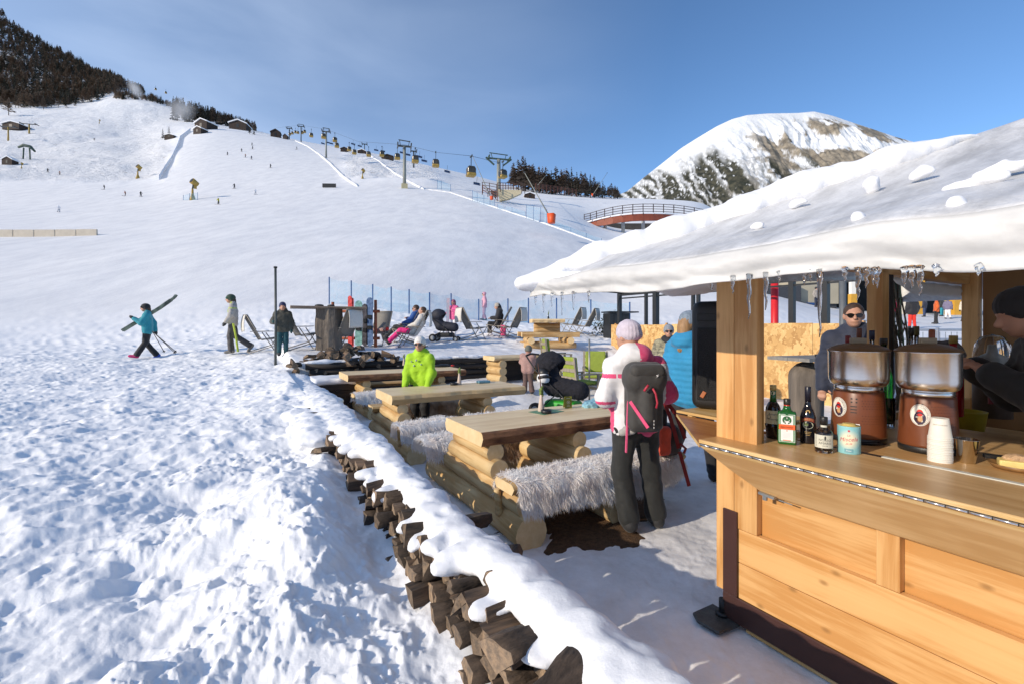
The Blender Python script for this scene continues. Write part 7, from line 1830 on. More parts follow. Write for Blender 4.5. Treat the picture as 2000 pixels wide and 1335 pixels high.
# 7 the toddler
tp_ = G(1031, 10.35)
person('toddler in pink top and brown snow trousers leaning on the log counter', tp_, rad(-12), 1.06, dict(elL=(-.14, .05, .66), wrL=(-.08, .18, .68), elR=(.14, .06, .66), wrR=(.08, .19, .68), anL=(-.075, 0, .05), anR=(.085, .01, .05), neck=(0, 0, .80), head=(0.01, .02, .90)), jacket=cloth('dusty_pink', (0.40, 0.24, 0.21)), trousers=cloth('brown_trousers', (0.125, 0.075, 0.065)), boots=B_DK, hat='beanie', hatm=cloth('beanie_green', (0.13, 0.135, 0.11), 0.2, 40), fat=1.22, hs=1.35, vox=0.012, flare=0.016)
# 8 the child carrying skis
kp = hit(288, 700, 13.0); kz = rad(120)
person('child in teal jacket and black helmet walking left with skis on the shoulder', kp, kz, 1.62, dict(chest=(0, .01, .71), head=(0, .035, .92), knL=(-.05, .03, .28), anL=(-.05, .155, .06), knR=(.05, .03, .285), anR=(.05, -.135, .05), elL=(-.13, .07, .64), wrL=(-.09, .18, .72), elR=(.14, -.07, .65), wrR=(.13, -.10, .51)), jacket=C_TEAL, trousers=C_BLACK, boots=[cloth('boot_pink', (0.5, 0.03, 0.14), 0.5, 6), cloth('boot_blue', (0.03, 0.08, 0.42))], hat='helmet', hatm=C_BLACK, gloves=C_BLACK, fat=1.1, vox=0.016, flare=0.01, toes=[(0, 1, .15), None], hair='long')
t = thing('skis', 'pair of dark skis over the shoulder of the child in teal', 'skis', kp + Vector((0.0, 0.06, 1.30)), 0)
for dy in (0, 0.05):
    pts = [(-0.40, dy - 0.5, -0.48), (-0.15, dy - 0.2, -0.18), (0.15, dy + 0.2, 0.20), (0.32, dy + 0.45, 0.46), (0.37, dy + 0.52, 0.54), (0.41, dy + 0.55, 0.62)]
    mb = MB()
    for i in range(5): mb.bar(pts[i], pts[i + 1], 0.02, 0.085 if i < 3 else 0.06, up=(0, 0, 1))
    mb.build('ski', [mat('ski_dark', (0.05, 0.055, 0.04), 0.4, col2=(0.30, 0.32, 0.22), scale=5, detail=1)], t)
t = thing('ski_poles', 'ski poles trailing behind the child in teal', 'ski poles', kp + Vector((0.22, -0.1, 0.80)), 0)
for d in ((0.72, 0.0, -0.62), (0.66, 0.05, -0.66), (0.40, -0.05, -0.62)): MB().tube([(0, 0, 0), Vector(d)], 0.010, 6).cyl(Vector(d) * 0.94, Vector(d) * 0.95, 0.04, n=8).build('pole', [BLACK], t)
# 9 the walker in beige and lime
wp_ = hit(455, 690, 13.0)
def paint_walk(c):
    x, y, z = c[:, 0], c[:, 1], c[:, 2]; m = np.zeros(len(c), int); m[(y > .015) & (z > .66) & (np.abs(x) < .1)] = 1; m[(np.abs(z - .76) < .012)] = 1; return m
person('person in beige and lime jacket with green helmet walking left', wp_, rad(116), 1.72, dict(head=(0, .04, .918), knL=(-.05, .04, .28), anL=(-.05, .02, .05), knR=(.05, -.03, .29), anR=(.05, -.26, .12), elR=(.14, -.02, .645), wrR=(.13, .02, .52), elL=(-.14, .02, .64), wrL=(-.12, .09, .53)), jacket=cloth('beige', (0.40, 0.37, 0.33)), jm=[cloth('beige', (0.40, 0.37, 0.33)), cloth('lime_panel', (0.35, 0.44, 0.10), 0.4, 20)], paint=paint_walk, trousers=cloth('slate', (0.075, 0.07, 0.072)), boots=cloth('boot_stone', (0.22, 0.20, 0.18)), hat='helmet', hatm=cloth('helmet_green', (0.03, 0.06, 0.035)), goggles=cloth('goggle_green', (0.05, 0.16, 0.10)), gloves=C_CHAR, vox=0.016, flare=0.012, hair='long')
t = thing('sled_strap', 'lime green strap and board carried by the walker in beige', 'board', wp_ + Vector((0.16, -0.26, 0.28)), 0); MB().bar((0, 0, 0.58), (0.08, 0.0, 0.2), 0.02, 0.07).bar((0.08, 0, 0.2), (0.14, 0, -0.22), 0.02, 0.08).build('strap', [cloth('strap_lime', (0.48, 0.60, 0.06))], t); MB().tube([(-0.1, 0, 0.3), (-0.05, 0, -0.25)], 0.012, 6).build('pole', [BLACK], t)
# 10 the boy at the pole
bl = hit(552, 716, 12.0)
person('boy in olive jacket, teal trousers and blue hat beside the upright pole', bl, rad(205), 1.34, dict(elR=(.165, .05, .64), wrR=(.155, .16, .64), elL=(-.15, .0, .64)), jacket=cloth('olive', (0.062, 0.060, 0.045), 0.25), trousers=cloth('teal_dark', (0.008, 0.065, 0.08)), boots=B_DK, hat='beanie', hatm=cloth('hat_navy', (0.015, 0.022, 0.085), 0.2, 40), fat=1.15, hs=1.12, vox=0.013, gloves=cloth('glove_teal', (0.012, 0.06, 0.06)), hood=True)
# 11-12 the two people lounging
REC = dict(pelv=(0, .03, .27), chest=(0, -.085, .435), neck=(0, -.135, .545), head=(0, -.115, .635), shL=(-.108, -.12, .52), shR=(.108, -.12, .52), elL=(-.15, -.04, .40), elR=(.15, -.04, .40), wrL=(-.10, .09, .36), wrR=(.10, .09, .36),
           hiL=(-.05, .03, .27), hiR=(.05, .03, .27), knL=(-.05, .26, .285), knR=(.06, .27, .29), anL=(-.05, .46, .10), anR=(.06, .47, .11))
person('lounging person in white jacket and bright pink trousers with dark boots', pA, rad(90), 1.70, dict(REC), jacket=cloth('off_white', (0.62, 0.58, 0.52)), trousers=cloth('hot_pink', (0.74, 0.02, 0.20)), boots=B_DK, hair='long', hairm=HAIRB, vox=0.015, fat=1.05, toes=[(0, .5, .9)] * 2, nod=-0.1)
R2 = dict(REC); R2.update(elR=(.14, .0, .42), wrR=(.04, .05, .45))
person('lounging bearded man in blue jacket and sunglasses', pB, rad(88), 1.76, R2, jacket=cloth('royal_blue', (0.02, 0.085, 0.30)), trousers=C_CHAR, boots=B_DK, hair='short', glasses=True, vox=0.015, fat=1.1, toes=[(0, .5, .9)] * 2)
# 13-14 girls in pink
gp = hit(886, 656); person('girl in pink jacket and white trousers standing with skis by the net', gp, rad(150), 1.36, dict(elL=(-.14, .06, .66), wrL=(-.05, .12, .70), elR=(.16, .03, .66), wrR=(.17, .10, .62), anL=(-.05, .02, .05), anR=(.07, .0, .05)), jacket=cloth('pink_light', (0.66, 0.10, 0.26), 0.3), trousers=C_WHITE, boots=C_WHITE, hat='beanie', hatm=cloth('pink_hat', (0.35, 0.10, 0.16)), fat=1.12, hs=1.1, vox=0.016, hair='long')
t = thing('skis', 'pale skis held upright by the girl in pink', 'skis', gp + Vector((-0.25, -0.12, 0)), 0)
for dx in (0, 0.06): MB().bar((dx, 0, 0.0), (dx + 0.03, 0, 1.42), 0.06, 0.015, up=(0, 1, 0)).build('ski', [mat('ski_pale', (0.62, 0.45, 0.5), 0.4, col2=(0.2, 0.35, 0.45), scale=5)], t)
person('small figure all in pink far behind the blue net', hit(946, 626, 24), rad(100), 1.5, dict(anL=(-.06, .06, .05), anR=(.06, -.06, .05)), jacket=cloth('pale_pink', (0.62, 0.32, 0.40)), trousers=cloth('pale_pink', (0.62, 0.32, 0.40)), boots=B_DK, hat='helmet', hatm=cloth('pale_pink', (0.62, 0.32, 0.40)), fat=1.15, vox=0.03)
# 15 the seated woman in black
SIT = dict(pelv=(0, .05, .27), chest=(0, .03, .45), neck=(0, .05, .565), head=(0, .075, .655), shL=(-.105, .03, .54), shR=(.105, .03, .54), elL=(-.15, .06, .41), elR=(.15, .06, .41), wrL=(-.07, .20, .40), wrR=(.07, .20, .40),
           hiL=(-.05, .05, .27), hiR=(.05, .05, .27), knL=(-.06, .24, .28), knR=(.06, .24, .28), anL=(-.06, .23, .06), anR=(.06, .26, .06))
person('woman in black with pale beanie sitting on a deck chair facing left', pC, rad(92), 1.70, SIT, jacket=C_BLACK, trousers=C_BLACK, boots=C_WHITE, hat='beanie', hatm=cloth('pale_beanie', (0.42, 0.38, 0.32), 0.2, 40), hair='long', hairm=mat('hair_black', (0.012, 0.010, 0.009), 0.6, 0.3), vox=0.015, fat=1.15, hood=True, nod=0.2)
sdf_b = sdf([('b', (0, 0, 0.2), (0.10, 0.10, 0.2), None, 0.05)], 0.02, 0.02)
o = link('shopping_bag', np_mesh('shopping_bag', *sdf_b, [C_PINK]), None, pC + Vector((0.10, -0.32, 0.02))); tag(o, 'pink bag standing beside the woman in black', 'bag')
# skiers on the flat area beyond the bar
def far_person(label, px, py, rz, H, jc, tc_, hc, J=None, hat='helmet', vox=0.03, group='skiers on the flat area beyond the bar', y0=12.5, fat=1.1, loc=None):
    return person(label, loc or hit(px, py, y0), rz, H, J or dict(anL=(-.08, .0, .05), anR=(.09, .03, .05)), jacket=jc, trousers=tc_, boots=B_DK, hat=hat, hatm=hc, gloves=B_DK, vox=vox, fat=fat, group=group)
far_person('large skier in black jacket and bright red trousers, seen from behind', 1782, 641, rad(-10), 1.80, C_BLACK, cloth('bright_red', (0.75, 0.03, 0.015)), C_BLACK, fat=1.35)
far_person('skier in orange jacket and black trousers gliding left', 1829, 633, rad(55), 1.76, cloth('orange', (0.62, 0.11, 0.015), 0.35, 14), C_BLACK, C_NAVY)
far_person('skier in dark blue standing by the first yellow column', 1806, 619, rad(30), 1.7, C_NAVY, cloth('denim', (0.03, 0.05, 0.12)), C_BLACK)
far_person('skier in lavender jacket and white trousers bending beside the second yellow column', 1851, 623, rad(-60), 1.7, cloth('lavender', (0.17, 0.15, 0.23)), C_WHITE, C_CHAR)
far_person('skier in dark jacket just left of the lavender jacket', 1840, 618, rad(20), 1.65, C_CHAR, C_TEAL, C_BLACK)
far_person('skier in white jacket and blue trousers at the edge of the hut post', 1885, 628, rad(120), 1.75, cloth('cream_jacket', (0.66, 0.58, 0.45), 0.2), cloth('denim_dark', (0.03, 0.05, 0.09)), C_CHAR)
far_person('skier in crimson jacket behind the vine column', 1748, 612, rad(180), 1.7, cloth('crimson', (0.5, 0.01, 0.07)), C_BLACK, C_BLACK, loc=G(1748, 31))
far_person('person in pale jacket with dark hat by the blue board of the station', 1594, 603, rad(200), 1.72, cloth('stone_jacket', (0.35, 0.31, 0.27), 0.4, 14), C_NAVY, C_BLACK, loc=G(1594, 40) )
# ------------------------------------------------------------------ far things: trees
TRK = mat('trunk_bark', (0.05, 0.035, 0.025), 0.9, 0.3, 3)
LARCH = mat('larch_twigs', (0.095, 0.072, 0.055), 0.9, 0.4, 0.25, rnd=0.3, col2=(0.23, 0.165, 0.115), detail=2)
SPRUCE = mat('spruce_needles', (0.024, 0.028, 0.021), 0.9, 0.4, 0.3, rnd=0.3, col2=(0.045, 0.045, 0.030), detail=2)
def crown_tris(h, wd, nb, seed, droop=0.15, low=0.12, p=1.0):
    q = np.random.RandomState(seed)
    t = q.uniform(low, 1.0, nb) ** 0.85; z = h * t
    r = wd * np.clip((1 - t) ** p * 1.15 + 0.03, 0, 1) * q.uniform(0.55, 1.15, nb); a = q.uniform(0, 6.283, nb)
    r = r * (1 + 0.25 * np.sin(a * 2 + seed)) 
    d = np.stack([np.cos(a), np.sin(a), np.zeros(nb)], -1); s = np.stack([-np.sin(a), np.cos(a), np.zeros(nb)], -1)
    w_ = (0.10 + 0.22 * q.uniform(0, 1, nb)) * wd * (0.5 + 0.8 * (1 - t))
    up = np.array([0, 0, 1.0])
    r0 = r * q.uniform(0.0, 0.45, nb)
    p0 = d * r0[:, None] + up * z[:, None]
    tip = d * r[:, None] + up * (z - droop * r + q.uniform(-0.02, 0.05, nb) * h)[:, None]
    m_ = (p0 + tip) / 2
    vs = np.stack([p0 + up * (0.016 * h), m_ + s * w_[:, None] - up * 0.01 * h, tip, m_ - s * w_[:, None] - up * 0.01 * h], 1).reshape(-1, 3)
    o = np.arange(nb)[:, None] * 4
    return vs, np.concatenate([o + np.array([[0, 1, 2]]), o + np.array([[0, 2, 3]])])
def tree_protos(kind, n, nb, h=1.0):
    out = []
    for i in range(n):
        wd = (0.25 + 0.06 * R.random()) if kind == 'larch' else (0.19 + 0.04 * R.random())
        out.append(crown_tris(1.0, wd, nb, 300 + i + (50 if kind != 'larch' else 0), 0.05 if kind == 'larch' else 0.35, 0.16 if kind == 'larch' else 0.06, 0.75 if kind == 'larch' else 0.95))
    return out
PL, PS = tree_protos('larch', 6, 110), tree_protos('spruce', 5, 100)
ME_L = [np_mesh('crown', v, f, [LARCH], False) for v, f in PL]; ME_S = [np_mesh('crown', v, f, [SPRUCE], False) for v, f in PS]
ME_T = MB().tube([(0, 0, -0.12), (0.004, 0, 0.4), (0, 0, 0.93)], [0.020, 0.013, 0.004], 6).mesh('trunk', [TRK])
def tree(loc, h, kind, label, group):
    t = thing('larch_tree' if kind == 'larch' else 'spruce_tree', label, 'tree', loc, R.uniform(0, 6.28), group)
    t.scale = (h * R.uniform(0.9, 1.15), h * R.uniform(0.9, 1.15), h)
    link('trunk', ME_T, t); link('crown', R.choice(ME_L if kind == 'larch' else ME_S), t)
def wood_mass(pts, hs, name, label, lf=0.6):
    V_, F_, MI, off = [], [], [], 0
    for (x, y, z), h in zip(pts, hs):
        lar = R.random() < lf
        v, f = R.choice(PL if lar else PS); c, s = math.cos(R.uniform(0, 6.28)), math.sin(R.uniform(0, 6.28)); n_ = math.hypot(c, s); c, s = c / n_, s / n_
        k = R.uniform(0.85, 1.25)
        vv = np.stack([(v[:, 0] * c - v[:, 1] * s) * h * k + x, (v[:, 0] * s + v[:, 1] * c) * h * k + y, v[:, 2] * h + z], -1)
        V_.append(vv); F_.append(f + off); MI.append(np.full(len(f), 0 if lar else 1)); off += len(vv)
    me = np_mesh(name, np.concatenate(V_), np.concatenate(F_), [LARCH, SPRUCE], False, np.concatenate(MI))
    tag(link(name, me), label, None, None, 'stuff')
base_px = [-150, 0, 60, 120, 165, 200, 235, 260, 300, 335]; base_py = [214, 207, 212, 208, 202, 190, 178, 182, 190, 197]
pts, hs = [], []
while len(pts) < 3300:
    px = R.uniform(-150, 330); Yd = 420 + 640 * R.random() ** 1.2
    g = G(px, Yd); py = 640 - (g.z - HC) / Yd * FPX
    if py < np.interp(px, base_px, base_py) - 1 and not (238 < px < 262 and R.random() < 0.8): pts.append(g); hs.append(R.uniform(11, 19))
for i in range(150): px = R.uniform(225, 338); pts.append(G(px, R.uniform(585, 640))); hs.append(R.uniform(6, 10) * (1.2 if px < 260 else 1.0) * (0.7 if px > 315 else 1))
wood_mass(pts, hs, 'forest', 'dark mountain forest covering the steep slope on the left', 0.5)
pts, hs = [], []
while len(pts) < 260:
    px = R.uniform(338, 500); Yd = R.uniform(440, 620); pts.append(G(px, Yd)); hs.append(R.uniform(8.5, 13.5) * (0.75 + 0.25 * smooth(505, 440, px)) * (1.25 if px < 420 else 1.0))
wood_mass(pts, hs, 'forest', 'narrow wood along the ridge above the steep piste', 0.35)
pts, hs = [], []
while len(pts) < 170:
    px = R.uniform(1000, 1212); pts.append(G(px, R.uniform(270, 330))); hs.append(float(np.interp(px, [1000, 1030, 1060, 1110, 1160, 1212], [13, 17, 13, 13.5, 10, 5.5])) * R.uniform(0.75, 1.0))
wood_mass(pts, hs, 'forest', 'background of the larch wood behind the railing on the hilltop', 0.75)
for i in range(26):
    px = 1003 + 205 * i / 25 + R.uniform(-3, 3); h = float(np.interp(px, [1000, 1030, 1060, 1110, 1160, 1212], [15, 19.5, 14, 16, 11, 6])) * R.uniform(0.8, 1.1)
    kind = 'larch' if R.random() < 0.72 else 'spruce'
    tree(G(px, R.uniform(248, 266)), h, kind, ('brown leafless larch' if kind == 'larch' else 'dark green spruce') + ' in the wood behind the hilltop railing', 'larches behind the hilltop railing' if kind == 'larch' else 'spruces behind the hilltop railing')
tree(hit(17, 226, 200), 17, 'larch', 'lone brown larch standing apart below the forest at the far left', None)
for i, px in enumerate(np.linspace(4, 236, 22)):
    py = float(np.interp(px, base_px, base_py)); kind = 'larch' if R.random() < 0.6 else 'spruce'
    tree(hit(px + R.uniform(-4, 4), py + R.uniform(-1, 4), 200), R.uniform(10, 15), kind, ('bare brown larch' if kind == 'larch' else 'dark slim spruce') + ' at the lower edge of the mountain forest', 'larches at the forest edge' if kind == 'larch' else 'spruces at the forest edge')
for px, h in ((488, 6), (496, 5), (330, 8), (318, 7)): tree(G(px, 330), h, 'spruce', 'small dark spruce at the end of the ridge wood', 'spruces at the end of the ridge wood')

# ------------------------------------------------------------------ huts and station buildings on the slope
HW = mat('hut_wood', (0.035, 0.021, 0.015), 0.8, 0.3, 2); HSN = SNOW
def mtn_hut(label, px, py, wpx, hpx, rz=0.0, y0=100, depth=0.7, Yd=None, name='mountain_hut', snow=True):
    g = hit(px, py, y0) if Yd is None else G(px, Yd); k = g.y / FPX; W = wpx * k; Hh = hpx * k
    t = thing(name, label, 'hut', g, rz)
    hw = Hh * 0.55; D = W * depth
    MB().b2((-W / 2 * 0.9, -D / 2, -2), (W / 2 * 0.9, D / 2, hw)).prism([(-W / 2 * 0.9, hw), (W / 2 * 0.9, hw), (0, Hh * 0.92)], -D / 2, D / 2, axis='y').build('wall', [HW], t)
    mb = MB(); e = 0.1 * Hh + 0.15
    mb.add([(-W / 2, -D / 2 * 1.15, hw * 0.9), (0, -D / 2 * 1.15, Hh * 0.95), (W / 2, -D / 2 * 1.15, hw * 0.9), (W / 2, -D / 2 * 1.15, hw * 0.9 + e), (0, -D / 2 * 1.15, Hh * 0.95 + e), (-W / 2, -D / 2 * 1.15, hw * 0.9 + e)] + [(-W / 2, D / 2 * 1.15, hw * 0.9), (0, D / 2 * 1.15, Hh * 0.95), (W / 2, D / 2 * 1.15, hw * 0.9), (W / 2, D / 2 * 1.15, hw * 0.9 + e), (0, D / 2 * 1.15, Hh * 0.95 + e), (-W / 2, D / 2 * 1.15, hw * 0.9 + e)],
           [(0, 1, 4, 5), (1, 2, 3, 4), (11, 10, 7, 6), (10, 9, 8, 7), (5, 4, 10, 11), (4, 3, 9, 10), (0, 6, 7, 1), (1, 7, 8, 2), (0, 5, 11, 6), (2, 8, 9, 3)])
    mb.build('roof', [HSN if snow else HW], t)
    MB().b2((-W * 0.08, -D / 2 - 0.08, 0), (W * 0.08, -D / 2 + 0.02, hw * 0.8)).build('door', [BLACK], t)
mtn_hut('dark gabled wooden hut at the top edge of the steep piste', 469, 254, 34, 15, 0.15)
mtn_hut('small dark rounded hut on the skyline beside the smallest lift pylon', 539, 265, 19, 13, 0.3, snow=False, Yd=345)
mtn_hut('tiny dark cabin just right of the rounded skyline hut', 558, 268, 9, 9, 0, snow=False, Yd=340)
mtn_hut('low dark hut on the ridge behind the tall gondola pylon', 673, 290, 15, 7, 0.2, snow=False, Yd=300)
mtn_hut('snow roofed hut on the ridge under the small chairlift pylon', 707, 297, 17, 7, 0.2, Yd=300)
mtn_hut('long reddish hut on the ridge between the gondola cabins', 757, 308, 24, 7, 0.2, snow=False, Yd=262)
mtn_hut('large snow roofed house below the ridge wood', 403, 243, 34, 16, -0.3, Yd=345)
mtn_hut('second snow roofed house below and in front of the large one', 392, 251, 22, 11, -0.3, Yd=318)
mtn_hut('low dark hut with snow in front of the snow making cloud', 335, 243, 20, 6, 0.0, Yd=320)
mtn_hut('long brown lift hut at the far left by the drag lift pylons', 34, 254, 36, 11, 0.0)
mtn_hut('small dark shed with pale panel low on the far left slope', 20, 322, 20, 14, 0.1)
mtn_hut('dark shelter with snowy roof at the end of the wooden hilltop terrace', 1034, 374, 22, 9, 0.1, snow=True, Yd=185)

# ------------------------------------------------------------------ gondola, chairlift, drag lift
PYG = mat('pylon_grey', (0.24, 0.25, 0.22), 0.5, 0.1, 1.0); PYD = mat('pylon_dark', (0.045, 0.055, 0.06), 0.5, 0.2, 1.0); PYN = mat('pylon_green', (0.05, 0.085, 0.065), 0.5, 0.2, 1.0); YEL = mat('lift_yellow', (0.38, 0.25, 0.05), 0.5, 0.15, 2.0)
def pylon(label, g, h, arm, rz, col, r=0.45, gantry=True, foot=None, armm=None):
    t = thing('lift_pylon', label, 'pylon', g, rz); am = armm or PYD
    MB().cyl((0, 0, -2), (0, 0, h * 0.86), r, r * 0.75, 12).build('column', [col], t)
    MB().box((0, 0, h * 0.87), (arm, 0.6, 0.45)).build('crossarm', [am], t)
    for s in (-1, 1):
        mb = MB(); mb.bar((s * arm * 0.47, -2.2, h * 0.85), (s * arm * 0.47, 2.2, h * 0.88), 0.30, 0.35)
        for i in range(6): mb.cyl((s * arm * 0.47 - 0.2, -2.0 + i * 0.8, h * 0.89), (s * arm * 0.47 + 0.2, -2.0 + i * 0.8, h * 0.89), 0.26, n=8)
        mb.build('sheave_train', [am], t)
    if gantry:
        MB().bar((-arm * 0.42, 0, h * 0.995), (arm * 0.42, 0, h * 0.975), 0.3, 0.25).build('gantry_beam', [am], t)
        for s in (-1, 1): MB().bar((s * arm * 0.28, 0, h * 0.87), (s * arm * 0.35, 0, h * 0.99), 0.2, 0.2, up=(0, 1, 0)).build('gantry_strut', [am], t)
    if foot: MB().box((0, 0, 0.3), (2.0, 2.0, 2.0)).build('foot', [foot], t)
    return t
def pyl(label, px, py_base, py_top, armpx, col, Yd=None, **kw):
    g = hit(px, py_base, 90) if Yd is None else G(px, Yd); b = 640 - (g.z - HC) / g.y * FPX
    return pylon(label, g, (b - py_top) * g.y / FPX, armpx * g.y / FPX, kw.pop('rz', 0.25), col, **kw), g
L1, g1 = pyl('tallest grey gondola pylon standing in the gully', 790, 368, 274, 27, PYG, r=0.62, foot=mat('pylon_foot', (0.45, 0.40, 0.24), 0.7, 0.1))
pyl('grey gondola pylon beside the rounded edge of the steep piste', 637, 309, 250, 15, PYG, r=0.5)
pyl('small gondola pylon on the skyline left of the cabins', 588, 273, 243, 12, PYD, Yd=345, r=0.4)
pyl('smallest gondola pylon farthest up the line', 565, 271, 248, 10, PYD, Yd=352, r=0.4)
pyl('small chairlift pylon on the ridge behind the snow roofed hut', 712, 297, 279, 10, PYD, Yd=300, r=0.3, gantry=False)
pyl('chairlift pylon just right of the tallest gondola pylon', 808, 320, 291, 12, PYD, Yd=230, r=0.4, gantry=False)
stn, gs = pyl('green framed gondola pylon at the hilltop terrace', 974, 385, 300, 44, PYG, Yd=165, r=0.85, armm=PYN)
for s in (-1, 1): MB().bar((s * 1.6, 0, 11.0), (s * 4.6, 0, 13.4), 0.5, 0.5).build('brace', [PYN], stn)
pyl('yellow footed drag lift pylon at the far left edge', 16, 276, 244, 26, YEL, r=0.5, gantry=False)
pyl('second drag lift pylon by the long brown hut', 57, 262, 240, 26, YEL, r=0.6, gantry=False)
t = thing('lift_terminal', 'small curved green drag lift terminal on the far left slope', 'lift', hit(52, 312, 90), 0.2); k = t.location.y / FPX
for x in (-6, 6): MB().cyl((x * k, 0, -1), (x * k * 0.8, 0, 22 * k), 0.35, n=8).build('post', [PYN], t)
mb = MB(); mb.tube([(-14 * k, 0, 22 * k), (-5 * k, 0, 27 * k), (6 * k, 0, 25 * k), (14 * k, 0, 16 * k)], [0.5, 0.8, 0.8, 0.5], 6); mb.build('canopy', [PYN], t)
cab = link('gondola_cabin', None)
vs, q = sdf([('b', (0, 0, -3.0), (0.95, 0.95, 0.85), None, 0.45)], 0.12, 0.1); link('body', np_mesh('body', vs, q, [mat('cabin_dark', (0.055, 0.048, 0.035), 0.2, 0.3, 1.5, spec=0.6)]), cab)
vs, q = sdf([('b', (0, 0, -3.75), (0.99, 0.99, 0.35), None, 0.3)], 0.12, 0.1); link('lower_shell', np_mesh('lower_shell', vs, q, [YEL]), cab)
MB().box((0, 0, -2.1), (1.3, 1.3, 0.12)).build('roof', [PYD], cab); MB().bar((0, 0, -2.1), (0.05, 0, 0.1), 0.14, 0.14).box((0, 0, 0.1), (0.3, 0.9, 0.25)).build('hanger', [PYD], cab)
for s in (-1, 1): MB().box((s * 0.985, 0, -3.35), (0.03, 0.7, 1.2)).build('door', [mat('cabin_glass', (0.03, 0.035, 0.04), 0.1, 0.1, spec=0.7)], cab)
cl = [(920, 335, 18, 'nearest gondola cabin, with yellow base, left of the hilltop terrace'), (982, 340, 15, 'gondola cabin just behind the green framed pylon'), (851, 319, 13.5, 'gondola cabin midway between the tallest pylon and the nearest cabin'), (811, 311, 13, 'gondola cabin right beside the tallest pylon'), (776, 306, 10.5, 'gondola cabin just left of the tallest pylon'),
      (746, 301, 9, 'gondola cabin in front of the long reddish hut'), (720, 301, 8.5, None), (692, 297, 8, None), (682, 291, 7.5, None), (658, 284, 8, None), (654, 273, 8, None), (632, 266, 8.5, 'gondola cabin just left of the grey pylon at the edge of the steep piste'), (608, 264, 7, None), (595, 257, 5, None), (590, 259, 5, None), (582, 259, 4.5, None), (577, 258, 4.5, None), (571, 260, 4.5, None), (566, 262, 4.5, None), (304, 174, 3.5, None), (324, 181, 3.5, None)]
for i, (px, py, wpx, lab) in enumerate(cl):
    Yd = 1.95 * FPX / wpx; o = cab if i == 0 else copy_tree(cab)
    o.location = P(px, py, Yd) + Vector((0, 0, 3.0)); o.rotation_euler = (0, 0, R.uniform(0.2, 0.6)); tag(o, lab or 'small gondola cabin far up the line over the ridge', 'gondola cabin', 'gondola cabins')
c0 = P(974, 318, 165)
mb = MB(); mb.tube([c0, P(920, 305, 100) * 1.0, P(851, 298, 135), P(790, 283, g1.y), P(700, 277, 215), P(637, 253, 240), P(588, 245, 345), P(540, 250, 420)], 0.045, 5); tag(mb.build('haul_cable', [PYD]), 'thin gondola haul cable strung between the pylons', 'cable')
chl = link('chairlift_chair', None)
MB().box((0, 0, -2.9), (2.6, 0.7, 0.15)).build('seat', [mat('chair_blue', (0.03, 0.06, 0.14), 0.5, 0.1)], chl); MB().box((0, 0.4, -2.45), (2.6, 0.12, 0.9)).build('backrest', [MATS['chair_blue']], chl)
MB().bar((0, 0.35, -2.2), (0, 0, 0), 0.09, 0.09, up=(1, 0, 0)).build('hanger', [PYD], chl)
for s in (-1, 1): MB().bar((s * 1.25, 0.4, -2.4), (s * 1.25, -0.5, -2.3), 0.07, 0.07).build('safety_bar', [PYD], chl)
hl_ = [(703, 286, 300), (735, 294, 290), (748, 296, 285), (786, 299, 250), (797, 303, 240), (820, 307, 220), (829, 315, 215), (640, 279, 330), (647, 281, 330), (631, 281, 330), (874, 336, 200), (932, 360, 170), (690, 282, 300)]
for i, (px, py, Yd) in enumerate(hl_):
    o = chl if i == 0 else copy_tree(chl); o.location = P(px, py, Yd) + Vector((0, 0, 2.7)); o.rotation_euler = (0, 0, R.uniform(0.5, 0.9)); tag(o, 'small blue chairlift chair hanging over the skyline behind the gondola' if i < 10 else ['blue chairlift chair low over the slope between two gondola cabins', 'blue chairlift chair nearest the hilltop terrace', 'blue chairlift chair above the snow roofed ridge hut'][i - 10], 'lift chair', 'chairlift chairs')

# ------------------------------------------------------------------ snow guns, lances, nets, barriers
def fan_gun(label, px, py, hpx, rz=0.5):
    g = hit(px, py, 60); h = hpx * g.y / FPX; t = thing('snow_gun', label, 'snow gun', g, rz); s = h / 4.2
    MB().lathe([(0.55 * s, -0.5), (0.5 * s, 0.3 * s), (0.22 * s, 1.2 * s), (0.16 * s, 2.2 * s)], n=10).build('tower', [YEL], t)
    MB().bar((0, 0, 2.1 * s), (0.15 * s, 0, 3.2 * s), 0.25 * s, 0.25 * s).build('arm', [PYD], t)
    f = Vector((-0.75, -0.55, 0.5)).normalized(); c = Vector((0.35 * s, 0, 3.45 * s))
    MB().cyl(c - f * 0.6 * s, c + f * 0.65 * s, 0.52 * s, 0.62 * s, 14).build('barrel', [YEL], t); MB().cyl(c + f * 0.652 * s, c + f * 0.70 * s, 0.5 * s, 0.5 * s, 14).build('fan_mouth', [BLACK], t)
    MB().box((0.45 * s, 0.1, 2.6 * s), (0.5 * s, 0.4 * s, 0.6 * s)).build('control_box', [YEL], t)
    return t, g
fan_gun('yellow fan snow gun with blue padding in the middle of the near piste', 376, 391, 41); _, gg = fan_gun('yellow fan snow gun below the rough slope, left of the steep piste', 269, 349, 27); fan_gun('small yellow snow gun beside the dark shed on the far left', 42, 330, 12); fan_gun('slender snow gun in the gully left of the tallest pylon', 708, 350, 20); fan_gun('tiny orange snow gun high on the left slope', 194, 242, 8)
NETM = None
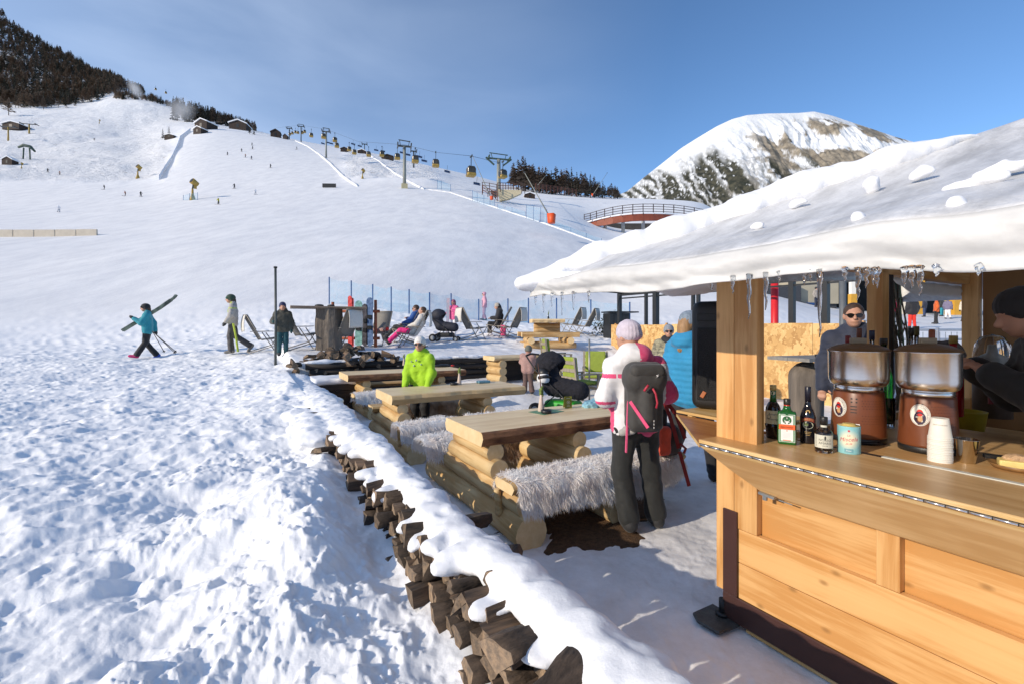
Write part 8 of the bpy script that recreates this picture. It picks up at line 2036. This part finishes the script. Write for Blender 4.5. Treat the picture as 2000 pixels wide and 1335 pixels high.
def net_mat():
    m, n, l, p = node_mat('blue_net'); tc = n.new('ShaderNodeTexCoord'); nt = n.new('ShaderNodeTexNoise'); nt.inputs['Scale'].default_value = 3; nt.inputs['Detail'].default_value = 5
    l.new(tc.outputs['Object'], nt.inputs['Vector']); mr_ = n.new('ShaderNodeMapRange'); mr_.inputs['From Min'].default_value = 0.3; mr_.inputs['From Max'].default_value = 0.7; mr_.inputs['To Min'].default_value = 0.10; mr_.inputs['To Max'].default_value = 0.32
    l.new(nt.outputs['Fac'], mr_.inputs['Value']); l.new(mr_.outputs['Result'], p.inputs['Alpha']); p.inputs['Base Color'].default_value = (0.16, 0.42, 0.62, 1); p.inputs['Roughness'].default_value = 0.8
    return m
NETM = net_mat(); POSTB = mat('post_blue', (0.02, 0.085, 0.25), 0.5, 0.1)
def net_fence(label, posts, r=0.025, grp=None, pm=None, nm=None):
    """posts: (foot point, height)"""
    b = posts[0][0]; t = thing('net_fence', label, 'net fence', b, 0, grp)
    for g, h in posts: MB().cyl(g - b - Vector((0, 0, 0.5)), g - b + Vector((0, 0, h)), r, n=6).build('post', [pm or POSTB], t)
    for (g0, h0), (g1_, h1) in zip(posts[:-1], posts[1:]):
        vs, fs = [], []; n = 6
        for i in range(n + 1):
            f = i / n; p = (g0 - b).lerp(g1_ - b, f); h = (h0 * (1 - f) + h1 * f) * 0.97 - 0.10 * math.sin(math.pi * f); zl = gz(p.x + b.x, p.y + b.y) - b.z
            vs += [(p.x, p.y, zl + 0.02), (p.x, p.y + 0.03 * math.sin(f * 9), p.z + h)]
        for i in range(n): fs.append((2 * i, 2 * i + 2, 2 * i + 3, 2 * i + 1))
        MB().add(vs, fs).build('net', [nm or NETM], t)
def posts_from(lst, y0=16):
    out = []
    for px, pb, pt in lst: g = hit(px, pb, y0); b = 640 - (g.z - HC) / g.y * FPX; out.append((g, (b - pt) * g.y / FPX))
    return out
net_fence('long pale blue net fence on dark blue poles behind the deck chairs', posts_from([(643, 594, 541), (686, 597, 548), (728, 601, 555), (764, 608, 560), (799, 613, 565), (839, 619, 571), (881, 622, 573), (935, 626, 584), (992, 630, 583), (1032, 632, 582), (1087, 634, 582), (1154, 637, 585), (1230, 640, 590)]), 0.035)
LBP = POSTB
net_fence('pale blue net coloured as the shaded snow wall down the left edge of the steep piste', posts_from([(372, 257, 250), (352, 272, 265), (346, 290, 282), (336, 310, 303), (322, 332, 323), (311, 352, 341)], 60), 0.05, nm=mat('shade_band_net', (0.30, 0.47, 0.66), 0.8, 0.15, 0.6, alpha=0.75))  # denser blue net paints the shaded band of the snow wall
net_fence('blue net fence running down from the hilltop terrace', posts_from([(923, 393, 372), (932, 396, 376), (945, 400, 381), (957, 403, 386), (966, 405, 389)], 40), 0.05)
net_fence('low pale net fence sagging between the two taller net fences', posts_from([(972, 409, 398), (1000, 416, 405), (1026, 425, 413)], 40), 0.04)
net_fence('blue net fence beside the orange padded snow lance', posts_from([(1028, 427, 400), (1042, 431, 403), (1056, 435, 405), (1068, 439, 408)], 40), 0.05)
net_fence('pale net fence trailing down the slope right of the orange lance', posts_from([(1080, 442, 430), (1115, 455, 444), (1145, 466, 455), (1175, 476, 466)], 40), 0.04)
net_fence('small blue net panel near the foot of the groomed edge', posts_from([(854, 370, 352), (862, 371, 353), (880, 374, 360)], 60), 0.06)
net_fence('blue padding net round the middle snow gun', posts_from([(358, 392, 381), (370, 392, 378), (386, 391, 376)], 60), 0.05)
def lance(label, px0, py0, px1, py1, Yd, box=None):
    b = P(px0, py0, Yd); t_ = P(px1, py1, Yd + 3); t = thing('snow_lance', label, 'snow lance', b, 0)
    MB().tube([Vector((0, 0, -0.5)), t_ - b], [0.13, 0.06], 7).build('pole', [PYG], t); MB().cyl((t_ - b) * 0.985, (t_ - b) * 1.01, 0.14, n=6).build('nozzle', [PYD], t)
    if box: MB().lathe([(0.75 * box, -1.2 * box), (0.8 * box, -1.1 * box), (0.95 * box, 0.55 * box), (0.85 * box, 0.6 * box)], n=4).build('padding', [mat('orange_pad', (0.72, 0.09, 0.015), 0.5, 0.1)], t, None, 0.4)
lance('snow lance with bright orange padding above the blue nets', 1077, 424, 1024, 337, 84, 0.95); lance('snow lance leaning over the hilltop terrace with a small red box', 960, 386, 922, 303, 120, 0.5); lance('short snow lance against the larch wood', 1050, 360, 1072, 336, 200); lance('thin snow lance on the hill crest near the end of the wood', 1157, 380, 1186, 338, 200, 0.5)
t = thing('padded_barrier', 'long low beige padded barrier across the piste at the far left', 'barrier', hit(75, 463, 30), 0.0); k = t.location.y / FPX
for i in range(7):
    x0 = (-130 + i * 41) * k
    if x0 / k + 75 > 150: break
    zz = gz(t.location.x + x0, t.location.y) - t.location.z
    MB().box((x0 + 20 * k, 0, 0.55 + zz * 0.5), (40.2 * k, 0.25, 1.25)).build('pad', [mat('beige_pad', (0.50, 0.45, 0.37), 0.8, 0.08, 1.0)], t, bev=0.08, seg=2)
MB().bar((80 * k, 0.0, 0.15), (106 * k, 1, 0.3), 0.1, 1.0).build('net', [mat('pale_net', (0.62, 0.60, 0.56), 0.8, 0.1)], t)
g = hit(643, 367, 90); k = g.y / FPX; t = thing('banner_board', 'small dark board standing at the foot of the steep piste', 'board', g, 0.05); MB().box((0, 0, 4.2 * k), (26 * k, 0.2, 7.5 * k)).build('board', [BLACK], t)
for s in (-1, 1): MB().cyl((s * 11 * k, 0.1, -0.5), (s * 11 * k, 0.1, 4 * k), 0.08, n=6).build('post', [PYD], t)
# packed snow berms along the piste edges
def berm(pts, r, y0, lab):
    P3 = []
    dense = [(np.interp(t, range(len(pts)), [p[0] for p in pts]), np.interp(t, range(len(pts)), [p[1] for p in pts])) for t in np.linspace(0, len(pts) - 1, len(pts) * 7)]
    for px, py in dense: P3.append(hit(px, py, y0))
    rs = [r * (0.75 + 0.25 * R.random()) for _ in P3]; rs[0] = rs[-1] = 0.1
    o = MB().tube([p + Vector((0, 0, -r * 0.2)) for p in P3], rs, 8).build('snow_berm', [snow_mat('berm_snow', (0.78, 0.79, 0.81), 0.4, (6, 1.2))]); tag(o, lab, None, None, 'structure')
berm([(575, 275), (602, 287), (625, 303), (645, 320), (670, 345), (700, 366)], 0.85, 100, 'rounded snow edge of the steep piste'); berm([(712, 297), (738, 314), (770, 338), (800, 356), (829, 371)], 0.75, 100, 'snow edge between gully and right slope'); berm([(835, 371), (880, 377), (930, 394), (1000, 417), (1060, 436), (1120, 458), (1180, 480)], 0.42, 30, 'snow edge along the right side of the near piste')

# ------------------------------------------------------------------ hilltop terrace railings and the curved bridge
RDW = mat('rail_red', (0.125, 0.042, 0.026), 0.7, 0.25, 1.2); RDK = mat('rail_dark', (0.040, 0.020, 0.016), 0.7, 0.25, 1.2)
def railing(label, pts, h, rails, m, every=1, name='railing', wd=0.16):
    b = pts[0]; t = thing(name, label, 'railing', b, 0)
    for p in pts[::every]: MB().box(p - b + Vector((0, 0, h / 2 - 0.3)), (wd * 1.3, wd * 1.3, h + 0.6)).build('post', [m], t)
    for p0, p1 in zip(pts[:-1], pts[1:]):
        for j in range(rails): z = h * (0.22 + 0.75 * j / max(1, rails - 1)); MB().bar(p0 - b + Vector((0, 0, z)), p1 - b + Vector((0, 0, z)), wd * 0.5, wd).build('rail', [m], t)
    return t
railing('dark wooden railing round the near corner of the hilltop terrace', [P(942, 377, 148), P(956, 379, 146), P(970, 382, 144)], 3.4, 4, RDK)
railing('reddish boarded railing along the top of the pale retaining wall', [P(972 + i * 5.2, 371 - 0.05 * i, 146 + i) for i in range(8)], 2.2, 3, RDW)
railing('railing with snowy bars stepping down right of the retaining wall', [P(1013, 374, 152), P(1019, 375, 152), P(1025, 377, 152)], 3.0, 4, RDK)
railing('sloping wooden railing down the left side of the hilltop terrace', [P(943, 374, 147), P(953, 381, 142), P(963, 386, 139), P(972, 389, 137)], 2.0, 3, RDW)
railing('long reddish wooden fence along the hilltop in front of the larch wood', [P(1046 + i * 7.2, 370.5 + i * 0.95, 196 + i * 2) for i in range(12)], 2.6, 4, RDW)
b = P(972, 386, 147); t = thing('retaining_wall', 'pale cream retaining wall under the hilltop terrace', 'wall', b, 0); k = 147 / FPX
mb = MB(); mb.prism([(0, 2), (4 * k, -1), (22 * k, -3 * k), (46 * k, 8 * k), (46 * k, 14 * k), (0, 16 * k)], 0, 1.5, axis='y'); mb.build('wall_face', [mat('cream_wall', (0.52, 0.45, 0.30), 0.8, 0.08, 0.5)], t)
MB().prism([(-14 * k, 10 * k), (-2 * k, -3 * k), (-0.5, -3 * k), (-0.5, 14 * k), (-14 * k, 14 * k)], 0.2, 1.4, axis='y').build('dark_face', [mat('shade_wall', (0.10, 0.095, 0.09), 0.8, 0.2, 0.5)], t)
BY = 150.0
bx = [1141, 1153, 1165, 1181, 1197, 1216, 1236, 1256, 1276, 1296, 1316, 1336, 1356, 1380]
bdeck = [437, 434.5, 431, 427, 423.5, 420.5, 418.5, 417.5, 417.5, 418, 419, 421, 424, 428]
bp_ = [P(x, y, BY - 9 * math.sin(math.pi * i / 13)) for i, (x, y) in enumerate(zip(bx, bdeck))]
rb_ = railing('brown railing of the curved bridge to the right of the hill', bp_, 2.95, 4, RDK)
b = bp_[0]; t = thing('curved_bridge', 'curved footbridge with red beam on pale columns over a dark underpass', 'bridge', b, 0)
dk = MB(); bm = MB()
for p0, p1 in zip(bp_[:-1], bp_[1:]): dk.bar(p0 - b + Vector((0, 1.6, 0.1)), p1 - b + Vector((0, 1.6, 0.1)), 3.4, 0.35)
dk.build('deck', [SNOW], t)
vs, fs = [], []
for i, p in enumerate(bp_):
    h = 0.4 + 1.7 * smooth(0, 3, i) * (1 if i < 9 else 0.9); q_ = p - b; vs += [(q_.x, q_.y - 0.1, q_.z - 0.05), (q_.x, q_.y - 0.1, q_.z - h), (q_.x, q_.y + 0.5, q_.z - h), (q_.x, q_.y + 0.5, q_.z - 0.05)]
for i in range(len(bp_) - 1):
    for j in range(4): fs.append((i * 4 + j, i * 4 + (j + 1) % 4, i * 4 + 4 + (j + 1) % 4, i * 4 + 4 + j))
MB().add(vs, fs).build('beam', [mat('beam_red', (0.24, 0.055, 0.025), 0.6, 0.2, 0.7)], t)
for px in (1182, 1217, 1256, 1300): 
    q_ = P(px, 424, BY - 3); MB().cyl(q_ - b + Vector((0, 0, -7)), q_ - b + Vector((0, 0, -0.6)), 0.55, n=12).build('column', [mat('column_pale', (0.50, 0.50, 0.47), 0.7, 0.08)], t)
MB().b2((2.0, 6.0, -6), (44, 7.0, 1.4)).build('underpass_shade', [mat('underpass_dark', (0.05, 0.047, 0.045), 0.9, 0.3, 0.6)], t)  # near-black wall paints the shade in the opening under the deck

# ------------------------------------------------------------------ valley station building beyond the bar
BYD = 47.0; kb = BYD / FPX
def bxp(px): return (px - 1000) * kb
t = thing('station_building', 'valley station with pale concrete wall, dark hall and yellow columns', 'building', Vector((bxp(1700), BYD, 2.6)), 0)
def BB(name, px0, px1, y0, y1, z0, z1, m, bev=0):
    o = MB().b2((bxp(px0) - bxp(1700), y0, z0), (bxp(px1) - bxp(1700), y1, z1)).build(name, [m], t, bev=bev); return o
CON = mat('pale_concrete', (0.40, 0.36, 0.27), 0.85, 0.1, 0.8); DKH = mat('hall_dark', (0.010, 0.010, 0.012), 0.7, 0.3, 0.5); YCOL = mat('yellow_column', (0.62, 0.33, 0.035), 0.6, 0.1, 2)  # near-black hall surfaces carry the shade of the deep interior in their colour
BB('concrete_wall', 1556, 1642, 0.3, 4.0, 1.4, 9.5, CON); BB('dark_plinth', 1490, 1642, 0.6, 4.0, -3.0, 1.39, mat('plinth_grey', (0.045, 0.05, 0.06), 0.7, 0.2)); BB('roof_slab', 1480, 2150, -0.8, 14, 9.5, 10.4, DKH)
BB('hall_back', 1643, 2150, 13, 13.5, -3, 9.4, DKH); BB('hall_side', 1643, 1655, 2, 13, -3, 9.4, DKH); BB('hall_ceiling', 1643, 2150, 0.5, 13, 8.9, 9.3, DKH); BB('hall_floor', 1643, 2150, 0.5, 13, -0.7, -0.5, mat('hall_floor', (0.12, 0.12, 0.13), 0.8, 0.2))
MB().prism([(bxp(1486) - bxp(1700), 3.2), (bxp(1560) - bxp(1700), 3.2), (bxp(1560) - bxp(1700), 1.6), (bxp(1640) - bxp(1700), 0.4), (bxp(1640) - bxp(1700), -2), (bxp(1486) - bxp(1700), -2)], -0.4, 0.25, axis='y').build('ramp_parapet', [MATS['plinth_grey']], t)
BB('blue_board', 1570, 1600, 0.1, 0.28, -1.0, 1.5, mat('board_blue', (0.01, 0.06, 0.22), 0.5, 0.1))
for px0, px1 in ((1788, 1800), (1857, 1870), (1930, 1943), (2005, 2018)): BB('column', px0, px1, -0.4, 0.4, -1.5, 9.4, YCOL)
o = MB().cyl((bxp(1825) - bxp(1700), 3.5, -0.5), (bxp(1825) - bxp(1700), 3.5, 8.8), 0.45, n=16).build('column', [mat('white_column', (0.7, 0.7, 0.66), 0.6, 0.05)], t)
BB('pale_pier', 1876, 1896, 0.5, 2, -0.5, 9.4, CON)
for i, z in enumerate((0.3, 0.9, 1.5)): BB('wall_vent', 1560, 1566, 0.2, 0.31, z, z + 0.3, WHITE)
t2 = thing('gate_post', 'white and yellow post in front of the station hall', 'post', G(1665, 30), 0); kz = 30 / FPX
MB().b2((-0.19, -0.15, -0.3), (0.19, 0.15, (620 - 570) * kz)).build('lower_post', [YCOL], t2); MB().b2((-0.15, -0.12, (620 - 570) * kz), (0.15, 0.12, (620 - 530) * kz)).build('upper_post', [CREAM], t2)

# ------------------------------------------------------------------ skiers scattered over the slopes (a few pixels each)
def mini_mesh(jc, tc_, hc, kind):
    prs = {'a': [('c', (0, 0, 0.9), (0.05, 0.1, 1.4), 0.17, 0.19), ('c', (-0.25, 0.1, 1.35), (-0.35, 0.3, 0.95), 0.09, 0.07), ('c', (0.25, 0.1, 1.35), (0.38, 0.3, 1.0), 0.09, 0.07)],
           'l': [('c', (-0.12, 0, 0.9), (-0.2, 0.1, 0.1), 0.12, 0.09), ('c', (0.12, 0, 0.9), (0.22, 0.1, 0.1), 0.12, 0.09)], 'h': [('e', (0.05, 0.15, 1.62), (0.13, 0.14, 0.15), None)]}
    V_, F_, M_, off = [], [], [], 0
    for i, kk in enumerate('alh'):
        vs, q = sdf(prs[kk], 0.07, 0.05); V_.append(vs); F_.append(q + off); M_.append(np.full(len(q), i)); off += len(vs)
    return np_mesh('person', np.concatenate(V_), np.concatenate(F_), [jc, tc_, hc], True, np.concatenate(M_))
SKM = MB()
for x in (-0.18, 0.2): SKM.box((x, 0.15, 0.02), (0.09, 1.7, 0.03))
SKM = SKM.mesh('skis', [C_BLACK])
mm = {'k': mini_mesh(C_BLACK, C_BLACK, C_BLACK, 0), 'y': mini_mesh(cloth('signal_yellow', (0.55, 0.5, 0.02)), C_CHAR, C_BLACK, 0), 'w': mini_mesh(C_WHITE, cloth('pale_grey', (0.45, 0.46, 0.5)), C_WHITE, 0), 'b': mini_mesh(C_NAVY, C_BLACK, C_BLACK, 0), 'o': mini_mesh(cloth('rust', (0.3, 0.09, 0.03)), C_BLACK, C_BLACK, 0)}
for px, py, c, lab in ((492, 285, 'k', 'tiny dark skier highest on the steep piste'), (472, 297, 'k', 'tiny dark skier alone left of the group on the steep piste'), (493, 292, 'b', 'tiny skier just below the highest one on the steep piste'), (444, 304, 'k', 'tiny dark skier nearest the left edge of the steep piste'), (479, 308, 'o', 'tiny crouching skier in the middle of the steep piste'), (491, 312, 'b', 'tiny dark skier right of the crouching one on the steep piste'), (528, 329, 'k', 'tiny dark skier low on the right half of the steep piste'), (580, 293, 'b', 'tiny skier near the rounded right edge of the steep piste'),
    (458, 369, 'k', 'dark skier at the foot of the steep piste'), (499, 381, 'w', 'pale skier right of the skier in yellow'), (427, 400, 'y', 'skier in yellow on the near piste right of the blue padded snow gun'), (93, 338, 'k', 'left one of two dark skiers below the shed'), (117, 343, 'o', 'right one of two dark skiers below the shed'), (204, 371, 'k', 'dark skier on the smooth slope left of the two below the fan gun'), (245, 384, 'o', 'dark skier between two others below the left fan gun'), (275, 385, 'k', 'dark skier below and right of the left fan gun'), (115, 415, 'w', 'pale skier low on the near slope above the barrier'), (184, 275, 'k', 'dark skier on the rough ground under the forest'), (512, 258, 'o', 'tiny figure on the skyline right of the gabled hut')):
    g = hit(px, py, 40); o = link('person', mm[c], None, g, R.uniform(1, 5)); tag(o, lab, 'person', 'skiers on the distant slopes'); link('skis', SKM, o)

# ------------------------------------------------------------------ clouds of machine made snow
def mist(label, px, py, Yd, r, dens):
    m = bpy.data.materials.new('snow_mist'); m.use_nodes = True; n, l = m.node_tree.nodes, m.node_tree.links; n.clear()
    out = n.new('ShaderNodeOutputMaterial'); pv = n.new('ShaderNodeVolumePrincipled'); pv.inputs['Color'].default_value = (0.99, 0.99, 1.0, 1); pv.inputs['Anisotropy'].default_value = -0.25
    tc = n.new('ShaderNodeTexCoord'); ln = n.new('ShaderNodeVectorMath'); ln.operation = 'LENGTH'; l.new(tc.outputs['Object'], ln.inputs[0])
    mr_ = n.new('ShaderNodeMapRange'); mr_.inputs['From Min'].default_value = 1.0; mr_.inputs['From Max'].default_value = 0.2; mr_.inputs['To Max'].default_value = dens; l.new(ln.outputs['Value'], mr_.inputs['Value'])
    nt = n.new('ShaderNodeTexNoise'); nt.inputs['Scale'].default_value = 2.2; nt.inputs['Detail'].default_value = 3; l.new(tc.outputs['Object'], nt.inputs['Vector'])
    mu_ = n.new('ShaderNodeMath'); mu_.operation = 'MULTIPLY'; l.new(mr_.outputs['Result'], mu_.inputs[0]); l.new(nt.outputs['Fac'], mu_.inputs[1]); l.new(mu_.outputs[0], pv.inputs['Density']); l.new(pv.outputs['Volume'], out.inputs['Volume'])
    o = MB().sph((0, 0, 0), 1.0, 16, 10).build('snow_mist', [m], None, P(px, py, Yd)); o.scale = r; o.rotation_euler = (0, -0.5, 0); tag(o, label, None, None, 'stuff')
mist('white cloud of machine made snow against the forest', 264, 174, 560, (7, 9, 13), 0.16)
mist('drifting cloud of machine made snow above the ridge huts', 352, 215, 330, (12, 10, 9), 0.10)
